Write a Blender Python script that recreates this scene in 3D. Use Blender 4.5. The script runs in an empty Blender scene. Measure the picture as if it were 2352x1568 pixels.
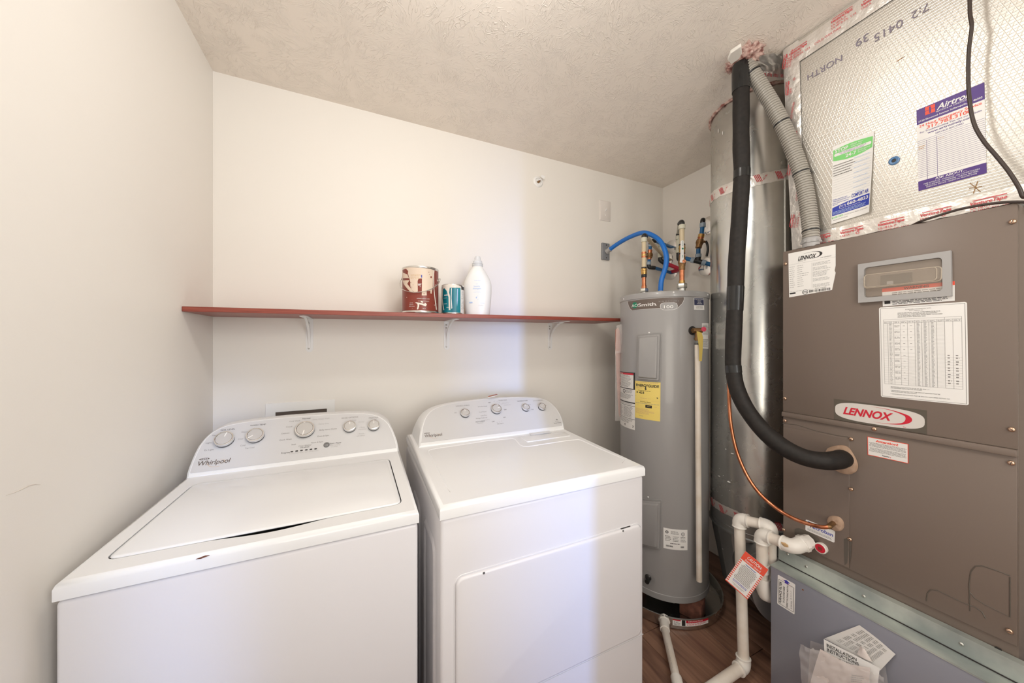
import bpy, bmesh, math, random
from mathutils import Vector, Matrix, noise
from mathutils.geometry import tessellate_polygon

C = bpy.context.scene.collection
scene = bpy.context.scene
PI = math.pi
random.seed(7)

# ------------------------------------------------------------------ camera, world, lights, exposure
EYE = 1.385                       # camera height above the floor
CEIL = 2.555
CX, CY, FOC = 1176.0, 784.0, 775.0
YAW = math.radians(24.54)
SN, CS = math.sin(YAW), math.cos(YAW)

cam_data = bpy.data.cameras.new('camera')
cam_data.sensor_width = 36.0
cam_data.lens = FOC / 2352.0 * 36.0
cam_data.clip_start = 0.01
cam = bpy.data.objects.new('camera', cam_data)
cam.location = (0, 0, EYE)
cam.rotation_euler = (PI / 2, 0, -YAW)
C.objects.link(cam)
scene.camera = cam

scene.view_settings.view_transform = 'Standard'
scene.view_settings.look = 'None'
scene.view_settings.gamma = 1.0
scene.view_settings.use_curve_mapping = False
scene.view_settings.exposure = 0.0

world = bpy.data.worlds.new('world')
scene.world = world
world.use_nodes = True
bg = world.node_tree.nodes['Background']
bg.inputs[0].default_value = (0.80, 0.88, 1.0, 1)
bg.inputs[1].default_value = 0.6


def lamp(name, kind, loc, energy, color, size=0.1, target=None, **kw):
    d = bpy.data.lights.new(name, kind)
    d.energy = energy
    d.color = color
    if kind == 'POINT':
        d.shadow_soft_size = size
    if kind == 'AREA':
        d.shape = 'RECTANGLE'
        d.size, d.size_y = size
    for k, v in kw.items():
        setattr(d, k, v)
    o = bpy.data.objects.new(name, d)
    o.location = loc
    if target is not None:
        o.rotation_euler = (Vector(target) - Vector(loc)).to_track_quat('-Z', 'Y').to_euler()
    C.objects.link(o)
    return o


# the laundry room's flush ceiling lamp, just above the camera's view
lamp('ceiling_lamp_light', 'POINT', (0.24, 0.66, CEIL - 0.11), 12.0, (1.0, 0.985, 0.95), 0.075)
# lamp of the hall outside the wide closet opening, behind and to the right of the camera
lamp('hall_lamp_light', 'POINT', (0.75, -0.85, 2.22), 23.0, (1.0, 0.98, 0.935), 0.12)
# added fill lights: a cool one for the left wall, a warm one rightwards
lamp('hall_fill_cool', 'AREA', (1.00, -1.25, 1.70), 9.0, (0.96, 0.985, 1.0), (1.0, 1.0), target=(-0.57, 0.75, 1.65), spread=math.radians(120))
lamp('hall_fill_warm', 'AREA', (-0.10, -1.25, 1.10), 8.0, (1.0, 0.92, 0.80), (1.0, 1.0), target=(1.75, 1.2, 2.1), spread=math.radians(110))
# daylight from a far window, cut by added blockers; narrow beam to the washer
lamp('window_light', 'AREA', (-0.83, -6.0, 1.45), 14.5, (0.24, 0.43, 1.0), (0.10, 1.7), target=(0.50, 1.0, 1.1), spread=math.radians(30))
lamp('window_gap_light', 'AREA', (0.10, -1.6, 1.35), 0.24, (0.34, 0.53, 1.0), (0.08, 1.2), target=(-0.36, 0.97, 0.75), spread=math.radians(9))


# ------------------------------------------------------------------ photograph geometry -> places in the room
def ray(px, py):
    u = px - CX
    return Vector(((FOC * SN + u * CS) / FOC, (FOC * CS - u * SN) / FOC, (CY - py) / FOC))


def hit(px, py, p, n):
    r = ray(px, py)
    o = Vector((0, 0, EYE))
    return o + r * ((Vector(p) - o).dot(n) / r.dot(n))


def on_x(px, py, x):
    return hit(px, py, Vector((x, 0, 0)), Vector((1, 0, 0)))


def on_y(px, py, y):
    return hit(px, py, Vector((0, y, 0)), Vector((0, 1, 0)))


def on_z(px, py, z):
    return hit(px, py, Vector((0, 0, z)), Vector((0, 0, 1)))


def at_depth(px, py, d):
    return Vector((0, 0, EYE)) + ray(px, py) * d


# ------------------------------------------------------------------ materials
MATS = {}


def mat(name, color, rough=0.5, metal=0.0, spec=0.5, coat=0.0, trans=0.0, alpha=1.0, emit=None):
    if name in MATS:
        return MATS[name]
    m = bpy.data.materials.new(name)
    m.use_nodes = True
    b = m.node_tree.nodes['Principled BSDF']
    b.inputs['Base Color'].default_value = (*color, 1)
    b.inputs['Roughness'].default_value = rough
    b.inputs['Metallic'].default_value = metal
    b.inputs['Specular IOR Level'].default_value = spec
    b.inputs['Coat Weight'].default_value = coat
    b.inputs['Transmission Weight'].default_value = trans
    b.inputs['Alpha'].default_value = alpha
    MATS[name] = m
    return m


def N(m, t, **kw):
    n = m.node_tree.nodes.new(t)
    for k, v in kw.items():
        if k in n.inputs:
            n.inputs[k].default_value = v
        else:
            setattr(n, k, v)
    return n


def L(m, a, b):
    m.node_tree.links.new(a, b)


def bsdf(m):
    return m.node_tree.nodes['Principled BSDF']


def add_bump(m, height, strength, dist):
    b = N(m, 'ShaderNodeBump')
    b.inputs['Strength'].default_value = strength
    b.inputs['Distance'].default_value = dist
    L(m, height, b.inputs['Height'])
    L(m, b.outputs[0], bsdf(m).inputs['Normal'])


def math_node(m, op, a, b=None):
    n = N(m, 'ShaderNodeMath', operation=op)
    for i, v in ((0, a), (1, b)):
        if v is None:
            continue
        if isinstance(v, (int, float)):
            n.inputs[i].default_value = v
        else:
            L(m, v, n.inputs[i])
    return n.outputs[0]


def noise_bump(m, scale, strength, dist, detail=3.0, stretch=(1, 1, 1)):
    tc = N(m, 'ShaderNodeTexCoord')
    mp = N(m, 'ShaderNodeMapping')
    mp.inputs['Scale'].default_value = stretch
    L(m, tc.outputs['Object'], mp.inputs[0])
    nz = N(m, 'ShaderNodeTexNoise', Scale=scale, Detail=detail)
    L(m, mp.outputs[0], nz.inputs['Vector'])
    add_bump(m, nz.outputs['Fac'], strength, dist)
    return nz


def noise_color(m, scale, c0, c1, lo=0.35, hi=0.65, detail=4.0, stretch=(1, 1, 1), rough=None):
    tc = N(m, 'ShaderNodeTexCoord')
    mp = N(m, 'ShaderNodeMapping')
    mp.inputs['Scale'].default_value = stretch
    L(m, tc.outputs['Object'], mp.inputs[0])
    nz = N(m, 'ShaderNodeTexNoise', Scale=scale, Detail=detail)
    L(m, mp.outputs[0], nz.inputs['Vector'])
    r = N(m, 'ShaderNodeValToRGB')
    r.color_ramp.elements[0].position = lo
    r.color_ramp.elements[0].color = (*c0, 1)
    r.color_ramp.elements[1].position = hi
    r.color_ramp.elements[1].color = (*c1, 1)
    L(m, nz.outputs['Fac'], r.inputs[0])
    L(m, r.outputs[0], bsdf(m).inputs['Base Color'])
    if rough:
        mr = N(m, 'ShaderNodeMapRange')
        mr.inputs['To Min'].default_value, mr.inputs['To Max'].default_value = rough
        L(m, nz.outputs['Fac'], mr.inputs['Value'])
        L(m, mr.outputs[0], bsdf(m).inputs['Roughness'])
    return nz


WALL = mat('wall_paint', (0.865, 0.825, 0.768), 0.50, spec=0.35)
noise_bump(WALL, 220, 0.06, 0.002)


def ceiling_material():
    m = mat('ceiling_stomp_texture', (0.92, 0.85, 0.765), 0.55, spec=0.3)
    tc = N(m, 'ShaderNodeTexCoord')
    total = None
    for scale, off, k in ((4.2, (0, 0, 0), 44.0), (3.6, (1.37, 2.11, 0), 56.0), (5.0, (3.3, 0.7, 0), 38.0)):
        mp = N(m, 'ShaderNodeMapping')
        mp.inputs['Location'].default_value = off
        L(m, tc.outputs['Object'], mp.inputs[0])
        wob = N(m, 'ShaderNodeTexNoise', Scale=18.0, Detail=2.0)
        L(m, mp.outputs[0], wob.inputs['Vector'])
        wv = N(m, 'ShaderNodeVectorMath', operation='SCALE')
        wv.inputs['Scale'].default_value = 0.035
        L(m, wob.outputs['Color'], wv.inputs[0])
        ad = N(m, 'ShaderNodeVectorMath', operation='ADD')
        L(m, mp.outputs[0], ad.inputs[0])
        L(m, wv.outputs[0], ad.inputs[1])
        vo = N(m, 'ShaderNodeTexVoronoi', voronoi_dimensions='2D', Scale=scale)
        L(m, ad.outputs[0], vo.inputs['Vector'])
        sub = N(m, 'ShaderNodeVectorMath', operation='SUBTRACT')
        L(m, ad.outputs[0], sub.inputs[0])
        L(m, vo.outputs['Position'], sub.inputs[1])
        # the voronoi position comes back in object space
        sep = N(m, 'ShaderNodeSeparateXYZ')
        L(m, sub.outputs[0], sep.inputs[0])
        ang = math_node(m, 'ARCTAN2', sep.outputs[1], sep.outputs[0])
        rad = vo.outputs['Distance']
        sc = N(m, 'ShaderNodeSeparateXYZ')
        L(m, vo.outputs['Color'], sc.inputs[0])
        comb = N(m, 'ShaderNodeCombineXYZ')
        L(m, math_node(m, 'MULTIPLY', ang, k * 0.20), comb.inputs[0])
        L(m, math_node(m, 'MULTIPLY', rad, 2.6), comb.inputs[1])
        L(m, math_node(m, 'MULTIPLY', sc.outputs[0], 50.0), comb.inputs[2])
        nz = N(m, 'ShaderNodeTexNoise', Scale=1.0, Detail=1.5, Roughness=0.6)
        L(m, comb.outputs[0], nz.inputs['Vector'])
        rid = math_node(m, 'ABSOLUTE', math_node(m, 'SUBTRACT', nz.outputs['Fac'], 0.5))
        mr = N(m, 'ShaderNodeMapRange')
        mr.inputs['From Min'].default_value, mr.inputs['From Max'].default_value = 0.0, 0.024
        mr.inputs['To Min'].default_value, mr.inputs['To Max'].default_value = 1.0, 0.0
        L(m, rid, mr.inputs['Value'])
        # strokes come and go
        patch = N(m, 'ShaderNodeTexNoise', Scale=11.0, Detail=1.0)
        L(m, mp.outputs[0], patch.inputs['Vector'])
        pr = N(m, 'ShaderNodeMapRange')
        pr.inputs['From Min'].default_value, pr.inputs['From Max'].default_value = 0.45, 0.56
        L(m, patch.outputs['Fac'], pr.inputs['Value'])
        h = math_node(m, 'MULTIPLY', mr.outputs[0], pr.outputs[0])
        total = h if total is None else math_node(m, 'MAXIMUM', total, h)
    fine = N(m, 'ShaderNodeTexNoise', Scale=70.0, Detail=2.0)
    L(m, tc.outputs['Object'], fine.inputs['Vector'])
    add_bump(m, math_node(m, 'ADD', total, math_node(m, 'MULTIPLY', fine.outputs['Fac'], 0.22)), 0.52, 0.003)
    return m


CEILM = ceiling_material()
ENAMEL = mat('white_enamel', (0.88, 0.885, 0.895), 0.16, spec=0.5, coat=0.3)
ENAMEL_SIDE = mat('white_enamel_textured', (0.78, 0.765, 0.785), 0.30, spec=0.5)
noise_bump(ENAMEL_SIDE, 260, 0.05, 0.001)
CONSOLE = mat('white_plastic', (0.88, 0.885, 0.89), 0.28)
PANEL = mat('silver_grey_panel', (0.64, 0.635, 0.64), 0.33, spec=0.5)
KNOB = mat('knob_face_grey', (0.56, 0.54, 0.52), 0.35)
CHROME = mat('chrome', (0.82, 0.81, 0.80), 0.12, metal=1.0)
DARK = mat('dark_gap', (0.03, 0.027, 0.025), 0.7)
DARKGREY = mat('dark_grey_plastic', (0.12, 0.12, 0.12), 0.4)
BUTTON = mat('smoke_grey_button', (0.20, 0.20, 0.20), 0.15, coat=0.5)
SHELFW = mat('cherry_laminate', (0.28, 0.055, 0.035), 0.35)
noise_color(SHELFW, 9, (0.22, 0.040, 0.026), (0.33, 0.075, 0.046), 0.3, 0.7, 5, (1.2, 30, 30))
BRACKET = mat('white_painted_steel', (0.84, 0.83, 0.82), 0.35)
SCREW = mat('zinc_screw', (0.55, 0.53, 0.48), 0.3, metal=1.0)
COPPERSCREW = mat('brassy_screw', (0.72, 0.50, 0.36), 0.3, metal=1.0)
WHITEPL = mat('white_matte_plastic', (0.90, 0.89, 0.87), 0.4)
IVORY = mat('almond_plate', (0.80, 0.745, 0.70), 0.35)
GREYPL = mat('grey_pvc', (0.23, 0.235, 0.25), 0.4)
LTGREYPL = mat('light_grey_pvc', (0.40, 0.39, 0.385), 0.4)
TANK = mat('tank_grey_paint', (0.325, 0.316, 0.312), 0.34, spec=0.5, coat=0.15)
COPPER = mat('copper', (0.62, 0.24, 0.12), 0.30, metal=1.0)
noise_color(COPPER, 40, (0.46, 0.15, 0.07), (0.72, 0.30, 0.16), 0.3, 0.7)
BRASS = mat('brass', (0.55, 0.34, 0.12), 0.32, metal=1.0)
BRONZE = mat('dull_bronze', (0.30, 0.17, 0.075), 0.45, metal=0.8)
STEEL = mat('galvanised_fitting', (0.62, 0.62, 0.58), 0.30, metal=1.0)
PEX = mat('pex_natural', (0.72, 0.60, 0.40), 0.35, trans=0.15)
PEXBAND = mat('pex_sleeve', (0.60, 0.585, 0.47), 0.4)
PEXBLUE = mat('pex_blue', (0.012, 0.14, 0.36), 0.35)
PEXGREY = mat('pex_pale_sleeve', (0.34, 0.42, 0.50), 0.4)
PEXRED = mat('pex_red', (0.52, 0.02, 0.05), 0.35)
BLACKPL = mat('black_plastic', (0.018, 0.018, 0.018), 0.38)
BLUECOND = mat('blue_conduit_plastic', (0.008, 0.16, 0.58), 0.40)
INSUL = mat('black_foam', (0.014, 0.011, 0.010), 0.6, spec=0.35)
noise_color(INSUL, 60, (0.011, 0.009, 0.008), (0.019, 0.015, 0.013))
TAPEBLK = mat('black_vinyl_tape', (0.015, 0.015, 0.015), 0.22)
FLEX = mat('flex_conduit_grey', (0.37, 0.345, 0.305), 0.42)
FURN = mat('taupe_enamel', (0.192, 0.149, 0.123), 0.38, spec=0.45)
noise_bump(FURN, 320, 0.05, 0.001)
FURNDARK = mat('taupe_dark', (0.115, 0.098, 0.080), 0.4)
PINK = mat('pink_fibreglass', (0.55, 0.30, 0.26), 0.9)
noise_color(PINK, 45, (0.24, 0.085, 0.07), (0.74, 0.55, 0.48))
GYPSUM = mat('gypsum_board', (0.80, 0.77, 0.71), 0.8)
PVC = mat('white_pvc', (0.80, 0.74, 0.66), 0.35)
noise_color(PVC, 14, (0.76, 0.67, 0.57), (0.84, 0.775, 0.70), 0.3, 0.6)
PVCFIT = mat('white_pvc_fitting', (0.89, 0.85, 0.79), 0.32)
PUTTY = mat('duct_putty', (0.46, 0.31, 0.215), 0.8)
noise_color(PUTTY, 30, (0.38, 0.25, 0.17), (0.52, 0.36, 0.26))
noise_bump(PUTTY, 60, 0.5, 0.004)
BRICKM = mat('red_brick', (0.17, 0.065, 0.042), 0.85)
noise_color(BRICKM, 35, (0.12, 0.045, 0.030), (0.22, 0.085, 0.055))
CLEAR = mat('clear_smoky_cover', (0.66, 0.57, 0.47), 0.12, alpha=0.24, spec=0.8)
CLEARRIM = mat('clear_cover_rim', (0.62, 0.54, 0.44), 0.15, alpha=0.75)
FILM = mat('thin_clear_film', (0.88, 0.83, 0.81), 0.10, alpha=0.30, spec=1.0)
CAPCLEAR = mat('translucent_cap', (0.86, 0.87, 0.87), 0.15, trans=0.25)
BOTTLE = mat('white_bottle', (0.86, 0.85, 0.81), 0.30)
CABLE = mat('brown_cable', (0.050, 0.034, 0.028), 0.40)
PAPER = mat('paper_white', (0.82, 0.80, 0.77), 0.55)
PAPERW = mat('paper_bright', (0.87, 0.855, 0.83), 0.45)
PAPERP = mat('paper_pinkish', (0.78, 0.70, 0.66), 0.6)
INK = mat('ink_black', (0.02, 0.018, 0.018), 0.5)
INKG = mat('ink_grey', (0.25, 0.235, 0.225), 0.5)
INKLT = mat('ink_pale_grey', (0.44, 0.43, 0.42), 0.5)
INKR = mat('ink_red', (0.62, 0.012, 0.035), 0.45)
INKRT = mat('ink_tape_red', (0.62, 0.045, 0.06), 0.45)
INKOR = mat('ink_orange_red', (0.85, 0.10, 0.055), 0.5)
INKB = mat('ink_blue', (0.03, 0.055, 0.42), 0.5)
INKLB = mat('ink_light_blue', (0.45, 0.58, 0.82), 0.5)
INKPU = mat('ink_purple', (0.085, 0.035, 0.23), 0.45)
INKGRN = mat('ink_lime', (0.22, 0.68, 0.20), 0.5)
INKNAVY = mat('ink_navy', (0.018, 0.022, 0.075), 0.45)
INKDG = mat('ink_dark_green', (0.0, 0.20, 0.10), 0.4)
INKW = mat('ink_white', (0.86, 0.85, 0.83), 0.45)
INKY = mat('ink_yellow', (0.82, 0.64, 0.17), 0.5)
INKBR = mat('ink_badge_brown', (0.13, 0.10, 0.085), 0.35)
INKTAN = mat('ink_tan', (0.62, 0.40, 0.20), 0.5)
INKSTAMP = mat('ink_stamp_violet', (0.24, 0.21, 0.26), 0.6)
BADGEBG = mat('badge_dark_taupe', (0.105, 0.088, 0.066), 0.35)  # dark plate that the brand badge sits on
BADGE = mat('badge_silver_white', (0.70, 0.66, 0.62), 0.35)
MAROON = mat('maroon_label', (0.235, 0.040, 0.025), 0.32)
TEAL = mat('teal_label', (0.0, 0.20, 0.26), 0.32)
noise_color(TEAL, 22, (0.0, 0.15, 0.20), (0.03, 0.33, 0.40), 0.4, 0.7, 4, (1, 1, 0.15))
BEIGEP = mat('beige_paint', (0.76, 0.62, 0.50), 0.45)
CREAMP = mat('cream_paint', (0.82, 0.76, 0.68), 0.45)
TIN = mat('tinplate', (0.72, 0.70, 0.67), 0.25, metal=1.0)
YELLOWTAG = mat('yellow_tag', (0.62, 0.46, 0.10), 0.5)


def galvanised(name, col, rlo, rhi, speck=True):
    m = mat(name, col, 0.3, metal=1.0)
    tc = N(m, 'ShaderNodeTexCoord')
    vo = N(m, 'ShaderNodeTexVoronoi', Scale=42.0)
    L(m, tc.outputs['Object'], vo.inputs['Vector'])
    nz = N(m, 'ShaderNodeTexNoise', Scale=5.0, Detail=5.0)
    L(m, tc.outputs['Object'], nz.inputs['Vector'])
    mix = N(m, 'ShaderNodeMix', data_type='RGBA', blend_type='MIX')
    sp = N(m, 'ShaderNodeSeparateXYZ')
    L(m, vo.outputs['Color'], sp.inputs[0])
    fac = math_node(m, 'ADD', math_node(m, 'MULTIPLY', sp.outputs[0], 0.10), math_node(m, 'MULTIPLY', nz.outputs['Fac'], 0.90))
    L(m, fac, mix.inputs['Factor'])
    mix.inputs[6].default_value = (*[c * 0.80 for c in col], 1)
    mix.inputs[7].default_value = (*[min(1, c * 1.15) for c in col], 1)
    L(m, mix.outputs[2], bsdf(m).inputs['Base Color'])
    mr = N(m, 'ShaderNodeMapRange')
    mr.inputs['To Min'].default_value, mr.inputs['To Max'].default_value = rlo, rhi
    L(m, fac, mr.inputs['Value'])
    L(m, mr.outputs[0], bsdf(m).inputs['Roughness'])
    b2 = N(m, 'ShaderNodeTexNoise', Scale=3.0, Detail=2.0)
    L(m, tc.outputs['Object'], b2.inputs['Vector'])
    add_bump(m, b2.outputs['Fac'], 0.25, 0.02)
    return m


GALV = galvanised('galvanised_sheet', (0.62, 0.62, 0.595), 0.16, 0.36)
GALVD = galvanised('galvanised_sheet_dull', (0.46, 0.47, 0.465), 0.30, 0.50)
STAND = mat('grey_blue_sheet', (0.30, 0.31, 0.36), 0.42, metal=0.25)
ZINC = mat('zinc_flange', (0.42, 0.46, 0.43), 0.40, metal=0.35)
noise_color(ZINC, 9, (0.36, 0.40, 0.385), (0.58, 0.62, 0.57), rough=(.3, .5))
noise_bump(STAND, 3.0, 0.2, 0.01)


def foil_material():
    m = mat('scrim_foil', (0.64, 0.61, 0.56), 0.36, metal=0.88)
    tc = N(m, 'ShaderNodeTexCoord')
    sep = N(m, 'ShaderNodeSeparateXYZ')
    L(m, tc.outputs['Object'], sep.inputs[0])
    y, z = sep.outputs[1], sep.outputs[2]
    tot = None

    def lines(expr, period, width):
        f = math_node(m, 'FRACT', math_node(m, 'MULTIPLY', expr, 1.0 / period))
        d = math_node(m, 'ABSOLUTE', math_node(m, 'SUBTRACT', f, 0.5))
        mr = N(m, 'ShaderNodeMapRange')
        mr.inputs['From Min'].default_value, mr.inputs['From Max'].default_value = 0.0, width / period
        mr.inputs['To Min'].default_value, mr.inputs['To Max'].default_value = 1.0, 0.0
        L(m, d, mr.inputs['Value'])
        return mr.outputs[0]
    a = lines(math_node(m, 'ADD', z, math_node(m, 'MULTIPLY', y, 0.02)), 0.0085, 0.0012)
    b = lines(math_node(m, 'ADD', math_node(m, 'MULTIPLY', z, 0.34), y), 0.0115, 0.0012)
    c = lines(math_node(m, 'SUBTRACT', math_node(m, 'MULTIPLY', z, 0.34), y), 0.0115, 0.0012)
    tot = math_node(m, 'MAXIMUM', a, math_node(m, 'MULTIPLY', math_node(m, 'MAXIMUM', b, c), 0.6))
    nz = N(m, 'ShaderNodeTexNoise', Scale=7.0, Detail=4.0)
    L(m, tc.outputs['Object'], nz.inputs['Vector'])
    add_bump(m, math_node(m, 'ADD', tot, math_node(m, 'MULTIPLY', nz.outputs['Fac'], 4.0)), 0.16, 0.003)
    return m


FOIL = foil_material()
TAPEF = mat('foil_tape', (0.82, 0.79, 0.75), 0.30, metal=0.70)
noise_bump(TAPEF, 38, 0.55, 0.006)


def floor_wood():
    m = mat('vinyl_plank', (0.12, 0.06, 0.04), 0.38)
    tc = N(m, 'ShaderNodeTexCoord')
    oi = N(m, 'ShaderNodeObjectInfo')
    add = N(m, 'ShaderNodeVectorMath', operation='ADD')
    cmb = N(m, 'ShaderNodeCombineXYZ')
    L(m, math_node(m, 'MULTIPLY', oi.outputs['Random'], 40.0), cmb.inputs[2])
    L(m, tc.outputs['Object'], add.inputs[0])
    L(m, cmb.outputs[0], add.inputs[1])
    mp = N(m, 'ShaderNodeMapping')
    mp.inputs['Scale'].default_value = (26, 1.6, 1)
    L(m, add.outputs[0], mp.inputs[0])
    nz = N(m, 'ShaderNodeTexNoise', Scale=1.0, Detail=6.0, Distortion=0.8)
    L(m, mp.outputs[0], nz.inputs['Vector'])
    r = N(m, 'ShaderNodeValToRGB')
    r.color_ramp.elements[0].position = 0.30
    r.color_ramp.elements[0].color = (0.13, 0.062, 0.042, 1)
    r.color_ramp.elements[1].position = 0.72
    r.color_ramp.elements[1].color = (0.37, 0.205, 0.135, 1)
    L(m, nz.outputs['Fac'], r.inputs[0])
    L(m, r.outputs[0], bsdf(m).inputs['Base Color'])
    return m


WOOD = floor_wood()

# ------------------------------------------------------------------ mesh helpers


def smooth_path(pts, n=8):
    pts = [Vector(p) for p in pts]
    out = []
    for i in range(len(pts) - 1):
        p0 = pts[max(i - 1, 0)]
        p1, p2 = pts[i], pts[i + 1]
        p3 = pts[min(i + 2, len(pts) - 1)]
        for k in range(n):
            t = k / n
            out.append(0.5 * ((2 * p1) + (p2 - p0) * t + (2 * p0 - 5 * p1 + 4 * p2 - p3) * t * t + (3 * p1 - p0 - 3 * p2 + p3) * t ** 3))
    out.append(pts[-1])
    return out


def frame_of(axis):
    a = Vector(axis).normalized()
    up = Vector((0, 0, 1)) if abs(a.z) < 0.9 else Vector((0, 1, 0))
    x = up.cross(a).normalized()
    y = a.cross(x)
    return x, y, a


class MB:
    """Collects shapes and links them as ONE mesh object."""

    def __init__(self):
        self.v, self.f, self.fm, self.mats = [], [], [], []

    def mi(self, m):
        if m not in self.mats:
            self.mats.append(m)
        return self.mats.index(m)

    def add(self, verts, faces, m):
        k = len(self.v)
        self.v += [Vector(p) for p in verts]
        i = self.mi(m)
        for f in faces:
            self.f.append([a + k for a in f])
            self.fm.append(i)

    def box(self, x0, x1, y0, y1, z0, z1, m):
        self.add([(x0, y0, z0), (x1, y0, z0), (x1, y1, z0), (x0, y1, z0), (x0, y0, z1), (x1, y0, z1), (x1, y1, z1), (x0, y1, z1)],
                 [(0, 3, 2, 1), (4, 5, 6, 7), (0, 1, 5, 4), (1, 2, 6, 5), (2, 3, 7, 6), (3, 0, 4, 7)], m)

    def loft(self, rings, m, caps=True, closed=True):
        n = len(rings[0])
        vs = [p for r in rings for p in r]
        fs = []
        for i in range(len(rings) - 1):
            for j in range(n if closed else n - 1):
                k = (j + 1) % n
                fs.append((i * n + j, i * n + k, (i + 1) * n + k, (i + 1) * n + j))
        if caps:
            fs.append(tuple(reversed(range(n))))
            fs.append(tuple((len(rings) - 1) * n + j for j in range(n)))
        self.add(vs, fs, m)

    def tube(self, pts, r, m, n=14, caps=True):
        pts = [Vector(p) for p in pts]
        rs = r if isinstance(r, (list, tuple)) else [r] * len(pts)
        t = (pts[1] - pts[0]).normalized()
        x, y, _ = frame_of(t)
        rings = []
        for i, p in enumerate(pts):
            a = pts[max(i - 1, 0)]
            b = pts[min(i + 1, len(pts) - 1)]
            d = b - a
            t = d.normalized() if d.length > 1e-9 else t
            x = (x - t * x.dot(t)).normalized()
            y = t.cross(x)
            rings.append([p + (x * math.cos(2 * PI * k / n) + y * math.sin(2 * PI * k / n)) * rs[i] for k in range(n)])
        self.loft(rings, m, caps)

    def cyl(self, p0, p1, r, m, r1=None, n=24, caps=True):
        r1 = r if r1 is None else r1
        x, y, a = frame_of(Vector(p1) - Vector(p0))
        self.loft([[Vector(p) + (x * math.cos(2 * PI * k / n) + y * math.sin(2 * PI * k / n)) * rr for k in range(n)]
                   for p, rr in ((p0, r), (p1, r1))], m, caps)

    def lathe(self, prof, o, axis, m, n=32, caps=True):
        x, y, a = frame_of(axis)
        o = Vector(o)
        self.loft([[o + a * h + (x * math.cos(2 * PI * k / n) + y * math.sin(2 * PI * k / n)) * r for k in range(n)]
                   for r, h in prof], m, caps)

    def prism(self, pts, off, m):
        pts = [Vector(p) for p in pts]
        off = Vector(off)
        n = len(pts)
        tri = tessellate_polygon([pts])
        vs = pts + [p + off for p in pts]
        fs = [tuple(t) for t in tri] + [tuple(i + n for i in reversed(t)) for t in tri]
        fs += [(i, (i + 1) % n, (i + 1) % n + n, i + n) for i in range(n)]
        self.add(vs, fs, m)

    def plate(self, loops, off, m):
        """polygon with holes (loops[0] the outline), thickened by off"""
        loops = [[Vector(p) for p in lp] for lp in loops]
        tri = tessellate_polygon(loops)
        flat = [p for lp in loops for p in lp]
        n = len(flat)
        off = Vector(off)
        vs = flat + [p + off for p in flat]
        fs = [tuple(t) for t in tri] + [tuple(i + n for i in reversed(t)) for t in tri]
        k = 0
        for lp in loops:
            q = len(lp)
            fs += [(k + i, k + (i + 1) % q, k + (i + 1) % q + n, k + i + n) for i in range(q)]
            k += q
        self.add(vs, fs, m)

    def grid(self, fn, nu, nv, m):
        vs = [fn(i / nu, j / nv) for j in range(nv + 1) for i in range(nu + 1)]
        fs = [(j * (nu + 1) + i, j * (nu + 1) + i + 1, (j + 1) * (nu + 1) + i + 1, (j + 1) * (nu + 1) + i)
              for j in range(nv) for i in range(nu)]
        self.add(vs, fs, m)

    def blob(self, c, r, m, seed=0, sub=2, amp=0.35, freq=2.2, squash=(1, 1, 1)):
        bm = bmesh.new()
        bmesh.ops.create_icosphere(bm, subdivisions=sub, radius=1.0)
        c = Vector(c)
        sd = Vector((seed * 3.1, seed * 1.7, seed * 2.3))
        vs = []
        for v in bm.verts:
            k = 1 + amp * noise.noise(v.co * freq + sd) + amp * 0.6 * noise.noise(v.co * freq * 2.7 + sd)
            vs.append(c + Vector((v.co.x * squash[0], v.co.y * squash[1], v.co.z * squash[2])) * r * k)
        self.add(vs, [[v.index for v in f.verts] for f in bm.faces], m)
        bm.free()

    def build(self, name, parent=None, bevel=0.0, seg=2, angle=38, fix=True, origin=None):
        me = bpy.data.meshes.new(name)
        base = Vector(origin) if origin is not None else (world_of(parent) if parent else self.base())
        me.from_pydata([tuple(p - base) for p in self.v], [], self.f)
        for m in self.mats:
            me.materials.append(m)
        me.polygons.foreach_set('material_index', self.fm)
        if fix or bevel:
            bm = bmesh.new()
            bm.from_mesh(me)
            if fix:
                bmesh.ops.recalc_face_normals(bm, faces=bm.faces)
            if bevel:
                es = [e for e in bm.edges if len(e.link_faces) == 2 and e.calc_face_angle(0) > math.radians(30)]
                bmesh.ops.bevel(bm, geom=es, offset=bevel, segments=seg, affect='EDGES', clamp_overlap=True, profile=0.5)
            bm.to_mesh(me)
            bm.free()
        me.shade_smooth()
        me.set_sharp_from_angle(angle=math.radians(angle))
        o = bpy.data.objects.new(name, me)
        C.objects.link(o)
        if parent:
            o.parent = parent
            o.location = base - world_of(parent)
        else:
            o.location = base
        return o

    def base(self):
        xs = [p.x for p in self.v]
        ys = [p.y for p in self.v]
        zs = [p.z for p in self.v]
        return Vector(((min(xs) + max(xs)) / 2, (min(ys) + max(ys)) / 2, min(zs)))


def world_of(o):
    p = Vector((0, 0, 0))
    while o:
        p += o.location
        o = o.parent
    return p


def thing(name, label, cat, loc, group=None):
    o = bpy.data.objects.new(name, None)
    o.empty_display_size = 0.05
    o.location = loc
    C.objects.link(o)
    return tag(o, label, cat, group)


def tag(o, label, cat, group=None):
    o['label'] = label
    o['category'] = cat
    if group:
        o['group'] = group
    return o


def struct(o, label=None):
    o['kind'] = 'structure'
    if label:
        o['label'] = label
    return o


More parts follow.
